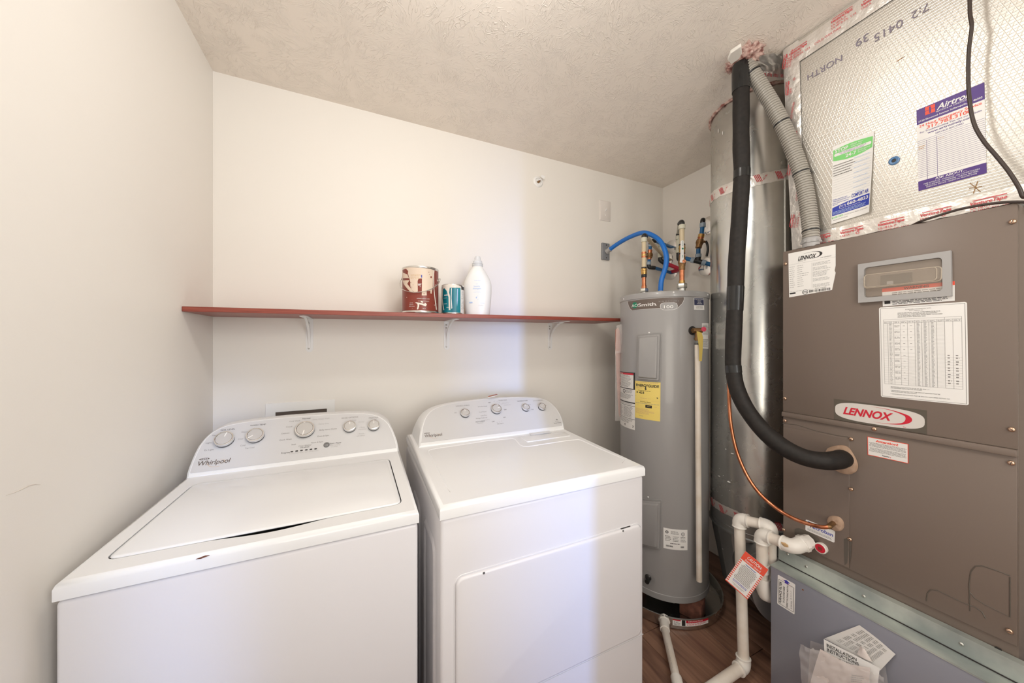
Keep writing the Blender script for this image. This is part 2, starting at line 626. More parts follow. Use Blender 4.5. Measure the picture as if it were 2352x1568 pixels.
def place(name, me, parent, p, axis, spin=0.0):
    """one more object from a shared mesh whose local +Z looks along axis"""
    o = bpy.data.objects.new(name, me)
    C.objects.link(o)
    x, y, a = frame_of(axis)
    M = Matrix((x, y, a)).transposed().to_4x4() @ Matrix.Rotation(spin, 4, 'Z')
    o.rotation_euler = M.to_euler()
    o.parent = parent
    o.location = Vector(p) - world_of(parent)
    return o


def mesh_only(mb, name, **kw):
    o = mb.build(name, origin=(0, 0, 0), **kw)
    me = o.data
    bpy.data.objects.remove(o)
    return me


def screw_mesh(name, r, h, m):
    mb = MB()
    mb.lathe([(r, 0), (r * 1.02, h * 0.35), (r * 0.8, h * 0.8), (r * 0.45, h)], (0, 0, 0), (0, 0, 1), m, 12)
    mb.box(-r * 0.55, r * 0.55, -r * 0.10, r * 0.10, h * 0.9, h * 1.04, DARK)
    return mesh_only(mb, name)


def rrect(x0, x1, y0, y1, r, n=6):
    out = []
    for cx, cy, a0 in ((x1 - r, y0 + r, -90), (x1 - r, y1 - r, 0), (x0 + r, y1 - r, 90), (x0 + r, y0 + r, 180)):
        for k in range(n + 1):
            a = math.radians(a0 + 90 * k / n)
            out.append((cx + r * math.cos(a), cy + r * math.sin(a)))
    return out


def inset2d(pts, d):
    """inset a counter-clockwise polygon"""
    n = len(pts)
    out = []
    for i in range(n):
        a, b, c = Vector(pts[i - 1]), Vector(pts[i]), Vector(pts[(i + 1) % n])
        e1, e2 = (b - a).normalized(), (c - b).normalized()
        n1, n2 = Vector((-e1.y, e1.x)), Vector((-e2.y, e2.x))
        m = n1 + n2
        m = m.normalized() if m.length > 1e-6 else n1
        out.append(tuple(b + m * d / max(0.4, m.dot(n1))))
    return out


# ------------------------------------------------------------------ flat print on surfaces
TXT = {}


def text_shape(s, bold=0.0, shear=0.0, space=1.0):
    key = (s, bold, shear, space)
    if key in TXT:
        return TXT[key]
    cu = bpy.data.curves.new('t', 'FONT')
    cu.body = s
    cu.size = 1.0
    cu.resolution_u = 5
    cu.offset = bold
    cu.shear = shear
    cu.space_character = space
    cu.fill_mode = 'FRONT'
    ob = bpy.data.objects.new('t', cu)
    C.objects.link(ob)
    me = bpy.data.meshes.new_from_object(ob)
    vs = [(v.co.x / 0.70, v.co.y / 0.70) for v in me.vertices]
    fs = [tuple(p.vertices) for p in me.polygons]
    bpy.data.objects.remove(ob)
    bpy.data.curves.remove(cu)
    bpy.data.meshes.remove(me)
    x0 = min(v[0] for v in vs) if vs else 0
    x1 = max(v[0] for v in vs) if vs else 1
    TXT[key] = ([(a - x0, b) for a, b in vs], fs, x1 - x0)
    return TXT[key]


class PlaneMap:
    def __init__(self, o, u, v):
        self.o, self.u, self.v = Vector(o), Vector(u).normalized(), Vector(v).normalized()
        self.n = self.u.cross(self.v)
        self.W = self.H = 1.0

    def f(self, a, b, h=0.0):
        return self.o + self.u * a + self.v * b + self.n * h

    def px(self, x, y):
        d = hit(x, y, self.o, self.n) - self.o
        return d.dot(self.u), d.dot(self.v)


class CylMap:
    """outside of an upright cylinder; a = arc length seen left to right, b = height"""

    def __init__(self, cx, cy, r):
        self.c, self.r = Vector((cx, cy)), r
        self.W = self.H = 1.0

    def f(self, a, b, h=0.0):
        t = a / self.r
        return Vector((self.c.x + math.cos(t) * (self.r + h), self.c.y + math.sin(t) * (self.r + h), b))

    def px(self, x, y):
        r = ray(x, y)
        d = Vector((r.x, r.y))
        A, B, Q = d.dot(d), -2 * d.dot(self.c), self.c.dot(self.c) - self.r ** 2
        t = (-B - math.sqrt(max(0.0, B * B - 4 * A * Q))) / (2 * A)
        p = d * t - self.c
        return math.atan2(p.y, p.x) * self.r % (2 * PI * self.r), EYE + r.z * t


class QuadMap:
    """a sheet given by its corners (TL, TR, BR, BL in the photograph) on a base surface; metres inside"""

    def __init__(self, base, tl, tr, br, bl):
        self.base = base
        self.c = [Vector(base.px(*p)) for p in (tl, tr, br, bl)]
        tl, tr, br, bl = self.c
        self.W = ((tr - tl).length + (br - bl).length) / 2
        self.H = ((tl - bl).length + (tr - br).length) / 2

    def f(self, a, b, h=0.0):
        s, t = a / self.W, b / self.H
        tl, tr, br, bl = self.c
        p = (bl * (1 - s) + br * s) * (1 - t) + (tl * (1 - s) + tr * s) * t
        return self.base.f(p.x, p.y, h)


class Sheet(MB):
    """flat print: coordinates are fractions of the sheet (0..1, v up); for raw maps they are metres"""
    STEP = 0.00025

    def __init__(self, m, h0=0.0006):
        super().__init__()
        self.m, self.h0 = m, h0

    def P(self, a, b, layer):
        return self.m.f(a * self.m.W, b * self.m.H, self.h0 + layer * self.STEP)

    def base_grid(self, mt, nu=1, nv=1, edge=True):
        self.grid(lambda s, t: self.P(s, t, 0), nu, nv, mt)

    def rect(self, x0, y0, x1, y1, mt, layer=1, nu=1):
        k = len(self.v)
        self.grid(lambda s, t: self.P(x0 + (x1 - x0) * s, y0 + (y1 - y0) * t, layer), nu, 1, mt)

    def poly(self, pts, mt, layer=1):
        p3 = [self.P(a, b, layer) for a, b in pts]
        tri = tessellate_polygon([[Vector((a * self.m.W, b * self.m.H, 0)) for a, b in pts]])
        self.add(p3, [tuple(t) for t in tri], mt)

    def rrect(self, x0, y0, x1, y1, r, mt, layer=1):
        """r in metres"""
        W, H = self.m.W, self.m.H
        self.poly([(a / W, b / H) for a, b in rrect(x0 * W, x1 * W, y0 * H, y1 * H, r)], mt, layer)

    def ring(self, cx, cy, rx, ry, w, mt, layer=1, n=28, a0=0, a1=360):
        """elliptic stroke, all in fractions; w relative width (or w0,w1)"""
        vs, fs = [], []
        for i in range(n + 1):
            t = i / n
            a = math.radians(a0 + (a1 - a0) * t)
            ww = w if not isinstance(w, tuple) else w[0] + (w[1] - w[0]) * (1 - abs(2 * t - 1))
            for k in (1.0, 1.0 - ww):
                vs.append(self.P(cx + rx * k * math.cos(a), cy + ry * k * math.sin(a), layer))
        for i in range(n):
            fs.append((2 * i, 2 * i + 1, 2 * i + 3, 2 * i + 2))
        self.add(vs, fs, mt)

    def line(self, x0, y0, x1, y1, w, mt, layer=1):
        """w in metres"""
        W, H = self.m.W, self.m.H
        d = Vector(((x1 - x0) * W, (y1 - y0) * H))
        q = Vector((-d.y, d.x)).normalized() * w / 2
        ps = [(x0 * W + q.x, y0 * H + q.y), (x1 * W + q.x, y1 * H + q.y), (x1 * W - q.x, y1 * H - q.y), (x0 * W - q.x, y0 * H - q.y)]
        self.add([self.m.f(a, b, self.h0 + layer * self.STEP) for a, b in ps], [(0, 1, 2, 3)], mt)

    def text(self, s, x, y, size, mt, align='L', fit=None, bold=0.0, shear=0.0, rot=0.0, layer=2, space=1.0, mirror=False):
        """cap height = size * H; fit = width as a fraction of W"""
        vs, fs, w = text_shape(s, bold, shear, space)
        W, H = self.m.W, self.m.H
        sy = size * H
        sx = sy if fit is None else fit * W / w
        off = {'L': 0, 'C': -w / 2, 'R': -w}[align] * sx
        ca, sa = math.cos(math.radians(rot)), math.sin(math.radians(rot))
        out = []
        for a, b in vs:
            a, b = a * sx + off, b * sy * (-1 if mirror else 1)
            out.append(self.m.f(x * W + a * ca - b * sa, y * H + a * sa + b * ca, self.h0 + layer * self.STEP))
        self.add(out, fs, mt)

    def scribble(self, x0, x1, y0, y1, n, mt, layer=1, fill=0.9, weight=0.42, ragged=0.25, align='L', word=(0.03, 0.10)):
        """n lines of print too small to read"""
        for i in range(n):
            yy = y1 - (i + 0.5) * (y1 - y0) / n
            hh = (y1 - y0) / n * weight / 2
            end = x1 - (x1 - x0) * ragged * random.random()
            x = x0
            if align == 'C':
                d = (x1 - end) / 2
                x, end = x0 + d, x1 - d
            while x < end:
                w = min(random.uniform(*word), end - x)
                if w > 0.004:
                    self.rect(x, yy - hh, x + w, yy + hh, mt, layer)
                x += w + word[0] * 0.45

    def build(self, name, parent=None, **kw):
        kw.setdefault('fix', False)
        return super().build(name, parent, **kw)

# ------------------------------------------------------------------ the room
BACK, LEFT, RIGHT, FRONT = 1.866, -0.571, 2.117, -0.40


def slab(name, x0, x1, y0, y1, z0, z1, m):
    mb = MB()
    mb.box(x0, x1, y0, y1, z0, z1, m)
    return struct(mb.build(name))


slab('wall_back', LEFT - 0.1, RIGHT + 0.1, BACK, BACK + 0.1, 0, CEIL + 0.1, WALL)
wall_left = slab('wall_left', LEFT - 0.1, LEFT, FRONT, BACK, 0, CEIL + 0.1, WALL)
mb = MB()
mb.tube([on_x(x, y, LEFT + 0.0001) for x, y in ((14, 1137), (30, 1132), (48, 1124), (66, 1115), (80, 1112), (93, 1113))], [.0003, .0008, .0010, .0012, .0010, .0003], mat('scuff_tan', (.76, .70, .63), .6), 6)
mb.build('scuff_mark', wall_left)
slab('wall_right', RIGHT, RIGHT + 0.1, FRONT, BACK, 0, CEIL + 0.1, WALL)
slab('ceiling', LEFT, RIGHT, FRONT, BACK, CEIL, CEIL + 0.1, CEILM)
DOOR_L, DOOR_R, DOOR_H = -0.45, 1.48, 2.44
mb = MB()
mb.box(LEFT - 0.1, DOOR_L, FRONT - 0.12, FRONT, 0, CEIL + 0.1, WALL)
mb.box(DOOR_R, RIGHT + 0.1, FRONT - 0.12, FRONT, 0, CEIL + 0.1, WALL)
mb.box(DOOR_L, DOOR_R, FRONT - 0.12, FRONT, DOOR_H, CEIL + 0.1, WALL)
struct(mb.build('wall_front'))
mb = MB()
mb.box(DOOR_L - 0.06, DOOR_L, FRONT, FRONT + 0.015, 0, DOOR_H + 0.06, WHITEPL)
mb.box(DOOR_R, DOOR_R + 0.06, FRONT, FRONT + 0.015, 0, DOOR_H + 0.06, WHITEPL)
mb.box(DOOR_L, DOOR_R, FRONT, FRONT + 0.015, DOOR_H, DOOR_H + 0.06, WHITEPL)
struct(mb.build('trim_1', bevel=0.003))

mb = MB()
mb.box(-2.2, -0.50, -2.1, -2.0, 0, CEIL, WALL)
mb.box(0.069, 3.4, -2.1, -2.0, 0, CEIL, WALL)
mb.box(-0.50, 0.069, -2.1, -2.0, 2.05, CEIL, WALL)
struct(mb.build('blocker_hall'))  # unseen wall added to cut the sharp right edge of the daylight strip
slab('blocker_far', -2.5, -0.645, -5.1, -5.0, 0, CEIL, WALL)  # unseen slab added to soften the left edge of that strip
slab('ceiling_hall', -2.2, 3.4, -2.1, FRONT - 0.12, CEIL, CEIL + 0.1, WALL)
floor = slab('floor', -2.2, 3.4, -2.1, BACK, -0.12, -0.008, WOOD)
mb = MB()
mb.box(-0.0745, 0.0745, -0.61, 0.61, -0.0078, 0.0, WOOD)
plank_me = mesh_only(mb, 'plank', bevel=0.0012, seg=1)
for i in range(19):
    for j in range(4):
        yc = 1.866 - 0.61 - j * 1.222 + (i * 0.47) % 1.222 - 0.2
        x = LEFT + 0.06 + i * 0.15
        if x > RIGHT:
            continue
        o = bpy.data.objects.new('plank', plank_me)
        C.objects.link(o)
        o.parent = floor
        hi, lo = min(BACK - 0.002, yc + 0.61), max(FRONT - 0.9, yc - 0.61)
        if hi - lo < 0.05:
            bpy.data.objects.remove(o)
            continue
        o.scale = (1, (hi - lo) / 1.22, 1)
        o.location = Vector((x, (hi + lo) / 2, 0)) - world_of(floor)

# ------------------------------------------------------------------ washer and dryer
WX0, WX1, WY = -0.545, 0.157, 0.974          # left, right, front of the washer
WTOP, WREAR = EYE - 0.477, EYE - 0.447
DX0, DX1, DY = 0.200, 0.940, 0.905
DTOP, DREAR = EYE - 0.446, EYE - 0.434


def deck_map(x0, x1, y0, z0, y1, z1):
    return PlaneMap((0, y0, z0), (1, 0, 0), (0, y1 - y0, z1 - z0))


def appliance_knob(name, r, h):
    mb = MB()
    mb.lathe([(r * 1.02, 0), (r * 1.0, h * 0.6), (r * 0.96, h)], (0, 0, 0), (0, 0, 1), DARKGREY, 40)
    mb.lathe([(r * 1.03, h * 0.45), (r * 1.04, h * 0.8), (r * 1.0, h * 1.04), (r * 0.90, h * 1.06), (r * 0.86, h * 0.98), (r * 0.8, h * 0.9)],
             (0, 0, 0), (0, 0, 1), CHROME, 40, caps=False)
    mb.lathe([(r * 0.87, h * 0.94), (r * 0.84, h * 1.0), (r * 0.5, h * 1.03), (r * 0.0001, h * 1.035)], (0, 0, 0), (0, 0, 1), KNOB, 40)
    mb.box(-r * 0.055, r * 0.055, r * 0.25, r * 0.86, h * 0.99, h * 1.07, PAPERW)
    return mesh_only(mb, name)


def place_knob(me, root, cm, px, py, deg):
    a, b = cm.px(px, py)
    o = bpy.data.objects.new('knob', me)
    C.objects.link(o)
    M = Matrix((cm.u, cm.v, cm.n)).transposed().to_4x4() @ Matrix.Rotation(-math.radians(deg), 4, 'Z')
    o.rotation_euler = M.to_euler()
    o.parent = root
    o.location = cm.f(a, b, 0.001) - world_of(root)
    return o


def console(root, outline_px, cm, back_y, bottom_inset, rim):
    pts = [cm.px(*p) for p in outline_px]          # runs from bottom left over the top to bottom right
    ccw = list(reversed(pts))
    loop = [Vector((a, b)) for a, b in ccw]
    mb = MB()
    front = [cm.f(a, b) for a, b in ccw]
    ins = inset2d(ccw, 0.006)
    face = [cm.f(a, b, 0.0) for a, b in ins]
    soft = [cm.f(a, b, -0.0045) for a, b in ccw]
    # the shell leans back with the face, then runs to the rear
    zmin = min(p.z for p in front)
    rear0 = [Vector((p.x, max(p.y + 0.004, back_y - 0.02), p.z - 0.002)) for p in front]
    rear = [Vector((p.x, back_y, p.z - 0.008)) for p in front]
    mb.loft([face, soft, rear0, rear], CONSOLE)
    mb.build('console', root, angle=30)
    # silver-grey control panel, printed plate inside a white border
    pan = inset2d(ccw, rim)
    lo = min(b for a, b in ccw) + bottom_inset
    pan = [(a, max(b, lo)) for a, b in pan]
    sh = Sheet(cm, 0.0)
    tri = tessellate_polygon([[Vector((a, b, 0)) for a, b in pan]])
    sh.add([cm.f(a, b, 0.0009) for a, b in pan], [tuple(t) for t in tri], PANEL)
    sh.build('control_panel', root)
    return pan


def brand(sh, cm, px, py, h, w):
    """the maker's wordmark with its loop"""
    a, b = cm.px(px, py)
    sh.text('Whirlpool', a, b, h, INKBR, fit=w, bold=0.012, shear=0.10)
    sh.ring(a + w * 0.56, b + h * 0.45, w * 0.27, h * 0.62, 0.05, INKTAN, layer=1, a0=-60, a1=70)
    sh.ring(a + w * 0.60, b + h * 0.30, w * 0.30, h * 0.95, 0.05, INKTAN, layer=1, a0=180, a1=290)
    sh.ring(a + w * 0.16, b + h * 1.42, w * 0.16, h * 0.22, 0.30, INKBR, layer=1)
    for k in range(3):
        sh.line(a + w * (0.08 + 0.06 * k), b + h * 1.42, a + w * (0.11 + 0.06 * k), b + h * 1.42, h * 0.2, INKBR, 1)


def word(sh, cm, s, px, py, h, m=INKG, bold=0.0, fit=None):
    a, b = cm.px(px, py)
    sh.text(s, a, b - h / 2, h, m, align='C', bold=bold, fit=fit)


# -- washer
wash = thing('washing_machine', 'white top-loading washing machine with five grey dials, left of the dryer', 'washing machine', ((WX0 + WX1) / 2, 1.31, 0))
mb = MB()
mb.box(WX0 + 0.003, WX1 - 0.003, WY + 0.002, 1.66, 0.025, WTOP - 0.037, ENAMEL_SIDE)
mb.build('cabinet', wash, bevel=0.008, seg=3)
for fx in (WX0 + 0.06, WX1 - 0.06):
    for fy in (WY + 0.06, 1.60):
        mb = MB()
        mb.cyl((fx, fy, 0), (fx, fy, 0.03), 0.022, DARKGREY, n=16)
        mb.build('foot', wash)

DECK = deck_map(WX0, WX1, WY, WTOP, 1.446, WREAR)
SL = (1.446 - WY)
WXB = WX0 + 0.030                 # the deck narrows towards the console


def dk(a, b, h=0.0):
    return DECK.f(a, b, h)


# lid outline from its four corners and the finger scoop in the rim
c_fl, c_bl, c_br, c_fr = DECK.px(241, 1286), DECK.px(446, 1112), DECK.px(893, 1054), DECK.px(922, 1156)


def quad_round(c, r, n=5):
    out = []
    c = [Vector(p) for p in c]
    for i in range(4):
        p, q, s = c[i - 1], c[i], c[(i + 1) % 4]
        a = q + (p - q).normalized() * r
        b = q + (s - q).normalized() * r
        for k in range(n + 1):
            t = k / n
            out.append(tuple((1 - t) ** 2 * a + 2 * t * (1 - t) * q + t * t * b))
    return out


lid_out = quad_round([c_fl, c_fr, c_br, c_bl], 0.022)
hole = []
sc0, sc1 = Vector(DECK.px(462, 1250)), Vector(DECK.px(765, 1193))
for i, p in enumerate(inset2d(lid_out, -0.0028)):
    hole.append(p)
# insert the scoop between the front-left and front-right corners
front_i = 5                       # last point of the front-left corner arc
scoop = []
a, b = Vector(hole[5]), Vector(hole[6])
dirv = (b - a).normalized()
outn = Vector((dirv.y, -dirv.x))
t0, t1 = (sc0 - a).dot(dirv), (sc1 - a).dot(dirv)
for k in range(0, 17):
    t = k / 16
    s = t0 + (t1 - t0) * t
    bump_ = 0.5 - 0.5 * math.cos(2 * PI * t)
    scoop.append(tuple(a + dirv * s + outn * 0.0135 * bump_ ** 0.8))
hole = hole[:6] + scoop + hole[6:]

mb = MB()
outer = [(WX0, 0.0), (WX1, 0.0), (WX1, SL), (WX1, 0.685), (WXB, 0.685), (WXB, SL)]
outer_d = []
n_edge = 10
for k in range(n_edge):
    outer_d.append((WX0 + (WX1 - WX0) * k / n_edge, 0.0))
outer_d += [(WX1, 0.0), (WX1, 0.25), (WX1, 0.685), (WXB, 0.685), (WXB, SL), (WX0 + 0.015, SL / 2)]
top_loop = [dk(x, y) for x, y in inset2d(outer_d, 0.010)]
hole3 = [dk(x, y) for x, y in hole]
tri = tessellate_polygon([top_loop, hole3])
mb.add(top_loop + hole3, [tuple(t) for t in tri], ENAMEL)
# rolled outer edge
mid = [dk(x, y, -0.003) for x, y in inset2d(outer_d, 0.003)]
low = [dk(x, y, -0.011) for x, y in outer_d]
bot = [Vector((p.x, p.y, p.z - 0.023)) for p in low]
inn = [Vector((q.x, q.y, p.z)) for p, q in zip(bot, top_loop)]
mb.loft([top_loop, mid, low, bot, inn], ENAMEL, caps=False)
# walls of the lid opening
mb.loft([hole3, [dk(x, y, -0.022) for x, y in hole]], ENAMEL, caps=False)
mb.build('top_panel', wash, angle=50)
mb = MB()
well = [dk(x, y, -0.020) for x, y in inset2d(lid_out, -0.016)]
mb.prism(well, Vector((0, 0, -0.006)), DARK)
mb.build('lid_well', wash)
mb = MB()
l00 = [dk(x, y, -0.0040) for x, y in inset2d(lid_out, 0.006)]
l0 = [dk(x, y, -0.0030) for x, y in inset2d(lid_out, 0.001)]
l1 = [dk(x, y, -0.0010) for x, y in lid_out]
l2 = [dk(x, y, 0.0015) for x, y in inset2d(lid_out, 0.002)]
l3 = [dk(x, y, 0.003) for x, y in inset2d(lid_out, 0.006)]
mb.loft([l00, l0, l1, l2, l3], ENAMEL)
mb.build('lid', wash, angle=60)
# chipped paint on the front edge
a, b = DECK.px(467, 1277)
mb = MB()
p = on_y(466, 1279, WY + 0.0015)
mb.prism([p + Vector((-0.012, -0.0016, -0.001)), p + Vector((-0.003, -0.0016, -0.0022)), p + Vector((0.012, -0.0016, 0.0012)), p + Vector((0.004, -0.0016, 0.0024))], (0, 0.002, 0), BRICKM)
o = mb.build('paint_chip', wash)
o['label'] = 'rusty brown chip in the white enamel'

WCON = PlaneMap((0, 1.446, WREAR + 0.002), (1, 0, 0), (0, 1, 1))
w_out = [(427, 1099), (429, 1086), (433, 1074), (440, 1056), (448, 1038), (456, 1023), (466, 1010), (476, 999), (487, 990), (503, 981), (522, 974), (549, 968.5),
         (579, 964), (615, 960), (655, 956), (705, 952), (757, 948.5), (800, 946.5), (834, 946.5), (856, 949), (872, 954), (885, 962), (895, 972), (902, 985), (908, 1000), (912, 1011), (914.5, 1023), (916, 1038)]
console(wash, w_out, WCON, 1.655, 0.020, 0.0085)
for (px, py, rr, deg) in ((516.5, 1012, 0.0275, 12), (587.5, 1003, 0.0265, 235), (701, 989, 0.0320, 190), (803.5, 982.5, 0.0225, 0), (858.5, 979.5, 0.0215, 0)):
    place_knob(appliance_knob('knob', rr, 0.017), wash, WCON, px, py, deg)
sh = Sheet(WCON, 0.0009)
cm = WCON
for s, px, py, h, m in (('SOIL LEVEL', 523.7, 986.6, .0062, INK), ('Heavy', 513, 992.8, .0052, INKG), ('Med', 493, 1000, .0055, INKG), ('Light', 480, 1017, .0058, INKG), ('Ex Light', 481, 1033, .0058, INKG),
                        ('WASH TEMP', 593, 976, .0062, INK), ('Hot', 585.5, 984, .0052, INKG), ('Warm', 562, 992, .0055, INKG), ('Cool', 552.5, 1008, .0055, INKG), ('Cold', 558, 1023, .0055, INKG), ('Tap Cold', 573.5, 1028.5, .0052, INKG),
                        ('Normal', 704, 961, .0064, INK), ('Cold Wash', 677, 967, .0055, INKG), ('Casual', 664, 980, .0055, INKG), ('Delicate', 656, 995, .0055, INKG), ('Quick Wash', 656, 1009.6, .0055, INKG), ('Soak', 675, 1020.6, .0055, INKG),
                        ('Clean Washer', 701, 1023, .0052, INKG), ('with affresh', 700, 1027, .0045, INK), ('Deep Water Wash', 738, 962, .0055, INKLT), ('Heavy Duty', 744, 973, .0055, INKLT), ('Bulky Items /Sheets', 754, 986, .0055, INKG),
                        ('Drain & Spin', 742.5, 1001, .0055, INKG), ('Rinse & Spin', 728.6, 1015.5, .0055, INKG), ('Progress', 656, 1039.7, .0056, INK), ('RINSE OPTIONS', 804, 959, .0062, INKG), ('1 Rinse', 812, 965, .0052, INKLT),
                        ('2 Rinses', 829, 969, .0052, INKLT), ('1 Rinse', 832, 981, .0052, INKLT), ('with softener', 832, 985.5, .0040, INKLT), ('2 Rinses', 829, 996, .0052, INKLT), ('with softener', 829, 1000.5, .0040, INKLT),
                        ('PRESOAK', 858, 959.3, .0062, INKG), ('Off', 862, 963.5, .0048, INKG), ('Start / Pause', 770.5, 1017.5, .0056, INK), ('Hold 3 seconds', 769.5, 1022, .0042, INKLT), ('to cancel', 768, 1025.5, .0042, INKLT)):
    word(sh, cm, s, px, py, h, m)
for px, py, s in ((670.4, 1041.5, 'Sensing'), (681.6, 1040, 'Wash'), (692.6, 1039, 'Rinse'), (703.6, 1037.5, 'Spin'), (714.3, 1036, 'Done'), (725, 1035, 'Lid Lock')):
    word(sh, cm, s, px, py, .0040, INKLT)
brand(sh, cm, 452.5, 1070.5, .0165, .088)
sh.build('console_lettering', wash)['kind'] = 'stuff'
for px, py in ((670.4, 1037.4), (681.6, 1035.9), (692.6, 1034.6), (703.6, 1033.3), (714.3, 1032), (725, 1030.8)):
    a, b = cm.px(px, py)
    mb = MB()
    mb.prism([cm.f(x, y, 0.0008) for x, y in rrect(a - .0044, a + .0044, b - .0021, b + .0021, .0019, 3)], cm.n * 0.0012, DARK)
    mb.build('indicator_light', wash)
mb = MB()
a, b = cm.px(750, 1022)
mb.lathe([(.0105, 0), (.0105, .003), (.0095, .0045), (.0080, .0040), (.005, .0055), (.0001, .006)], cm.f(a, b, .0005), cm.n, BUTTON, 28)
mb.build('start_button', wash)

# -- dryer
dry = thing('clothes_dryer', 'white front-loading clothes dryer with four grey dials, right of the washer', 'clothes dryer', ((DX0 + DX1) / 2, 1.25, 0))
mb = MB()
mb.box(DX0 + 0.004, DX1 - 0.004, DY + 0.004, 1.63, 0.02, DTOP - 0.038, ENAMEL_SIDE)
mb.build('cabinet', dry, bevel=0.010, seg=3)
for fx in (DX0 + 0.06, DX1 - 0.06):
    for fy in (DY + 0.06, 1.57):
        mb = MB()
        mb.cyl((fx, fy, 0), (fx, fy, 0.03), 0.022, DARKGREY, n=16)
        mb.build('foot', dry)
# pressed ribs in the left side sheet
for y0, y1 in ((0.98, 1.16), (1.24, 1.40)):
    mb = MB()
    o2 = rrect(y0, y1, 0.10, 0.80, 0.04)
    mb.loft([[Vector((DX0 + 0.004, a, b)) for a, b in o2], [Vector((DX0 - 0.001, a, b)) for a, b in inset2d(o2, 0.008)],
             [Vector((DX0 - 0.001, a, b)) for a, b in inset2d(o2, 0.022)], [Vector((DX0 + 0.0035, a, b)) for a, b in inset2d(o2, 0.03)]], ENAMEL_SIDE, caps=False)
    mb.build('side_rib', dry)

DD = deck_map(DX0, DX1, DY, DTOP, 1.409, DREAR)
DSL = 0.504
dout = []
for k in range(10):
    dout.append((DX0 + (DX1 - DX0) * k / 10, 0.0))
dout += [(DX1, 0.0), (DX1, 0.3), (DX1, 0.72), (DX0 + 0.004, 0.72), (DX0 + 0.004, 0.3)]
emb_px = [(1045, 1132), (1130, 1122), (1250, 1098), (1370, 1076), (1430, 1063), (1436, 1056), (1432, 1052), (1380, 1030), (1336, 1010), (1328, 1008), (1300, 1011), (1214, 1024),
          (1203, 1024), (1196, 1021), (1184, 1008), (1178, 1006), (1120, 1011), (1000, 1029), (986, 1032), (982, 1036), (990, 1050), (1025, 1118), (1033, 1130)]
emb = [DD.px(*p) for p in emb_px]
mb = MB()
tl = [DD.f(a, b) for a, b in inset2d(dout, 0.012)]
e0 = [DD.f(a, b) for a, b in emb]
mb.add(tl + e0, [tuple(t) for t in tessellate_polygon([tl, e0])], ENAMEL)
e1 = [DD.f(a, b, -0.0022) for a, b in inset2d(emb, 0.0035)]
mb.loft([e0, e1], ENAMEL, caps=False)
mb.add(e1, [tuple(t) for t in tessellate_polygon([e1])], ENAMEL)
mid = [DD.f(a, b, -0.003) for a, b in inset2d(dout, 0.0035)]
low = [DD.f(a, b, -0.012) for a, b in dout]
bot = [Vector((p.x, p.y, p.z - 0.024)) for p in low]
inn = [Vector((q.x, q.y, p.z)) for p, q in zip(bot, tl)]
mb.loft([tl, mid, low, bot, inn], ENAMEL, caps=False)
mb.build('top_panel', dry, angle=60)
lint = [DD.px(*p) for p in ((1211, 1015.5), (1311, 1001), (1297, 992.5), (1193, 1003.5))]
lint = quad_round(lint, 0.006, 3)
mb = MB()
mb.loft([[DD.f(a, b, 0.0002) for a, b in lint], [DD.f(a, b, 0.0025) for a, b in inset2d(lint, 0.0008)], [DD.f(a, b, 0.0032) for a, b in inset2d(lint, 0.003)]], ENAMEL)
mb.build('lint_screen_cover', dry)
mb = MB()
g = [DD.px(*p) for p in ((1220, 1000.5), (1266, 995), (1263, 991.5), (1216, 997))]
mb.prism([DD.f(a, b, 0.0033) for a, b in g], DD.n * 0.0012, CONSOLE)
mb.build('lint_screen_handle', dry)

DCON = PlaneMap((0, 1.409, DREAR + 0.002), (1, 0, 0), (0, 0.191, 0.155))
d_out = [(962, 1027), (963, 1013), (964, 1000), (966, 988), (968, 977), (972, 964), (977, 954), (984, 945.5), (992, 939), (1003, 933.5), (1015, 929.5), (1033, 925), (1053, 921.5), (1085, 917.5),
         (1117, 914), (1150, 912), (1181, 911), (1208, 911), (1232, 912), (1246, 914), (1257, 918), (1267, 924.5), (1275, 932), (1282, 941), (1288, 951), (1292, 961), (1295, 972), (1297, 985)]
console(dry, d_out, DCON, 1.625, 0.020, 0.0085)
for (px, py, rr, deg) in ((1067.5, 952, 0.0195, 0), (1139, 942.5, 0.0240, 80), (1206.5, 939, 0.0180, -8), (1243.5, 937, 0.0180, 48)):
    place_knob(appliance_knob('knob', rr, 0.017), dry, DCON, px, py, deg)
sh = Sheet(DCON, 0.0009)
cm = DCON
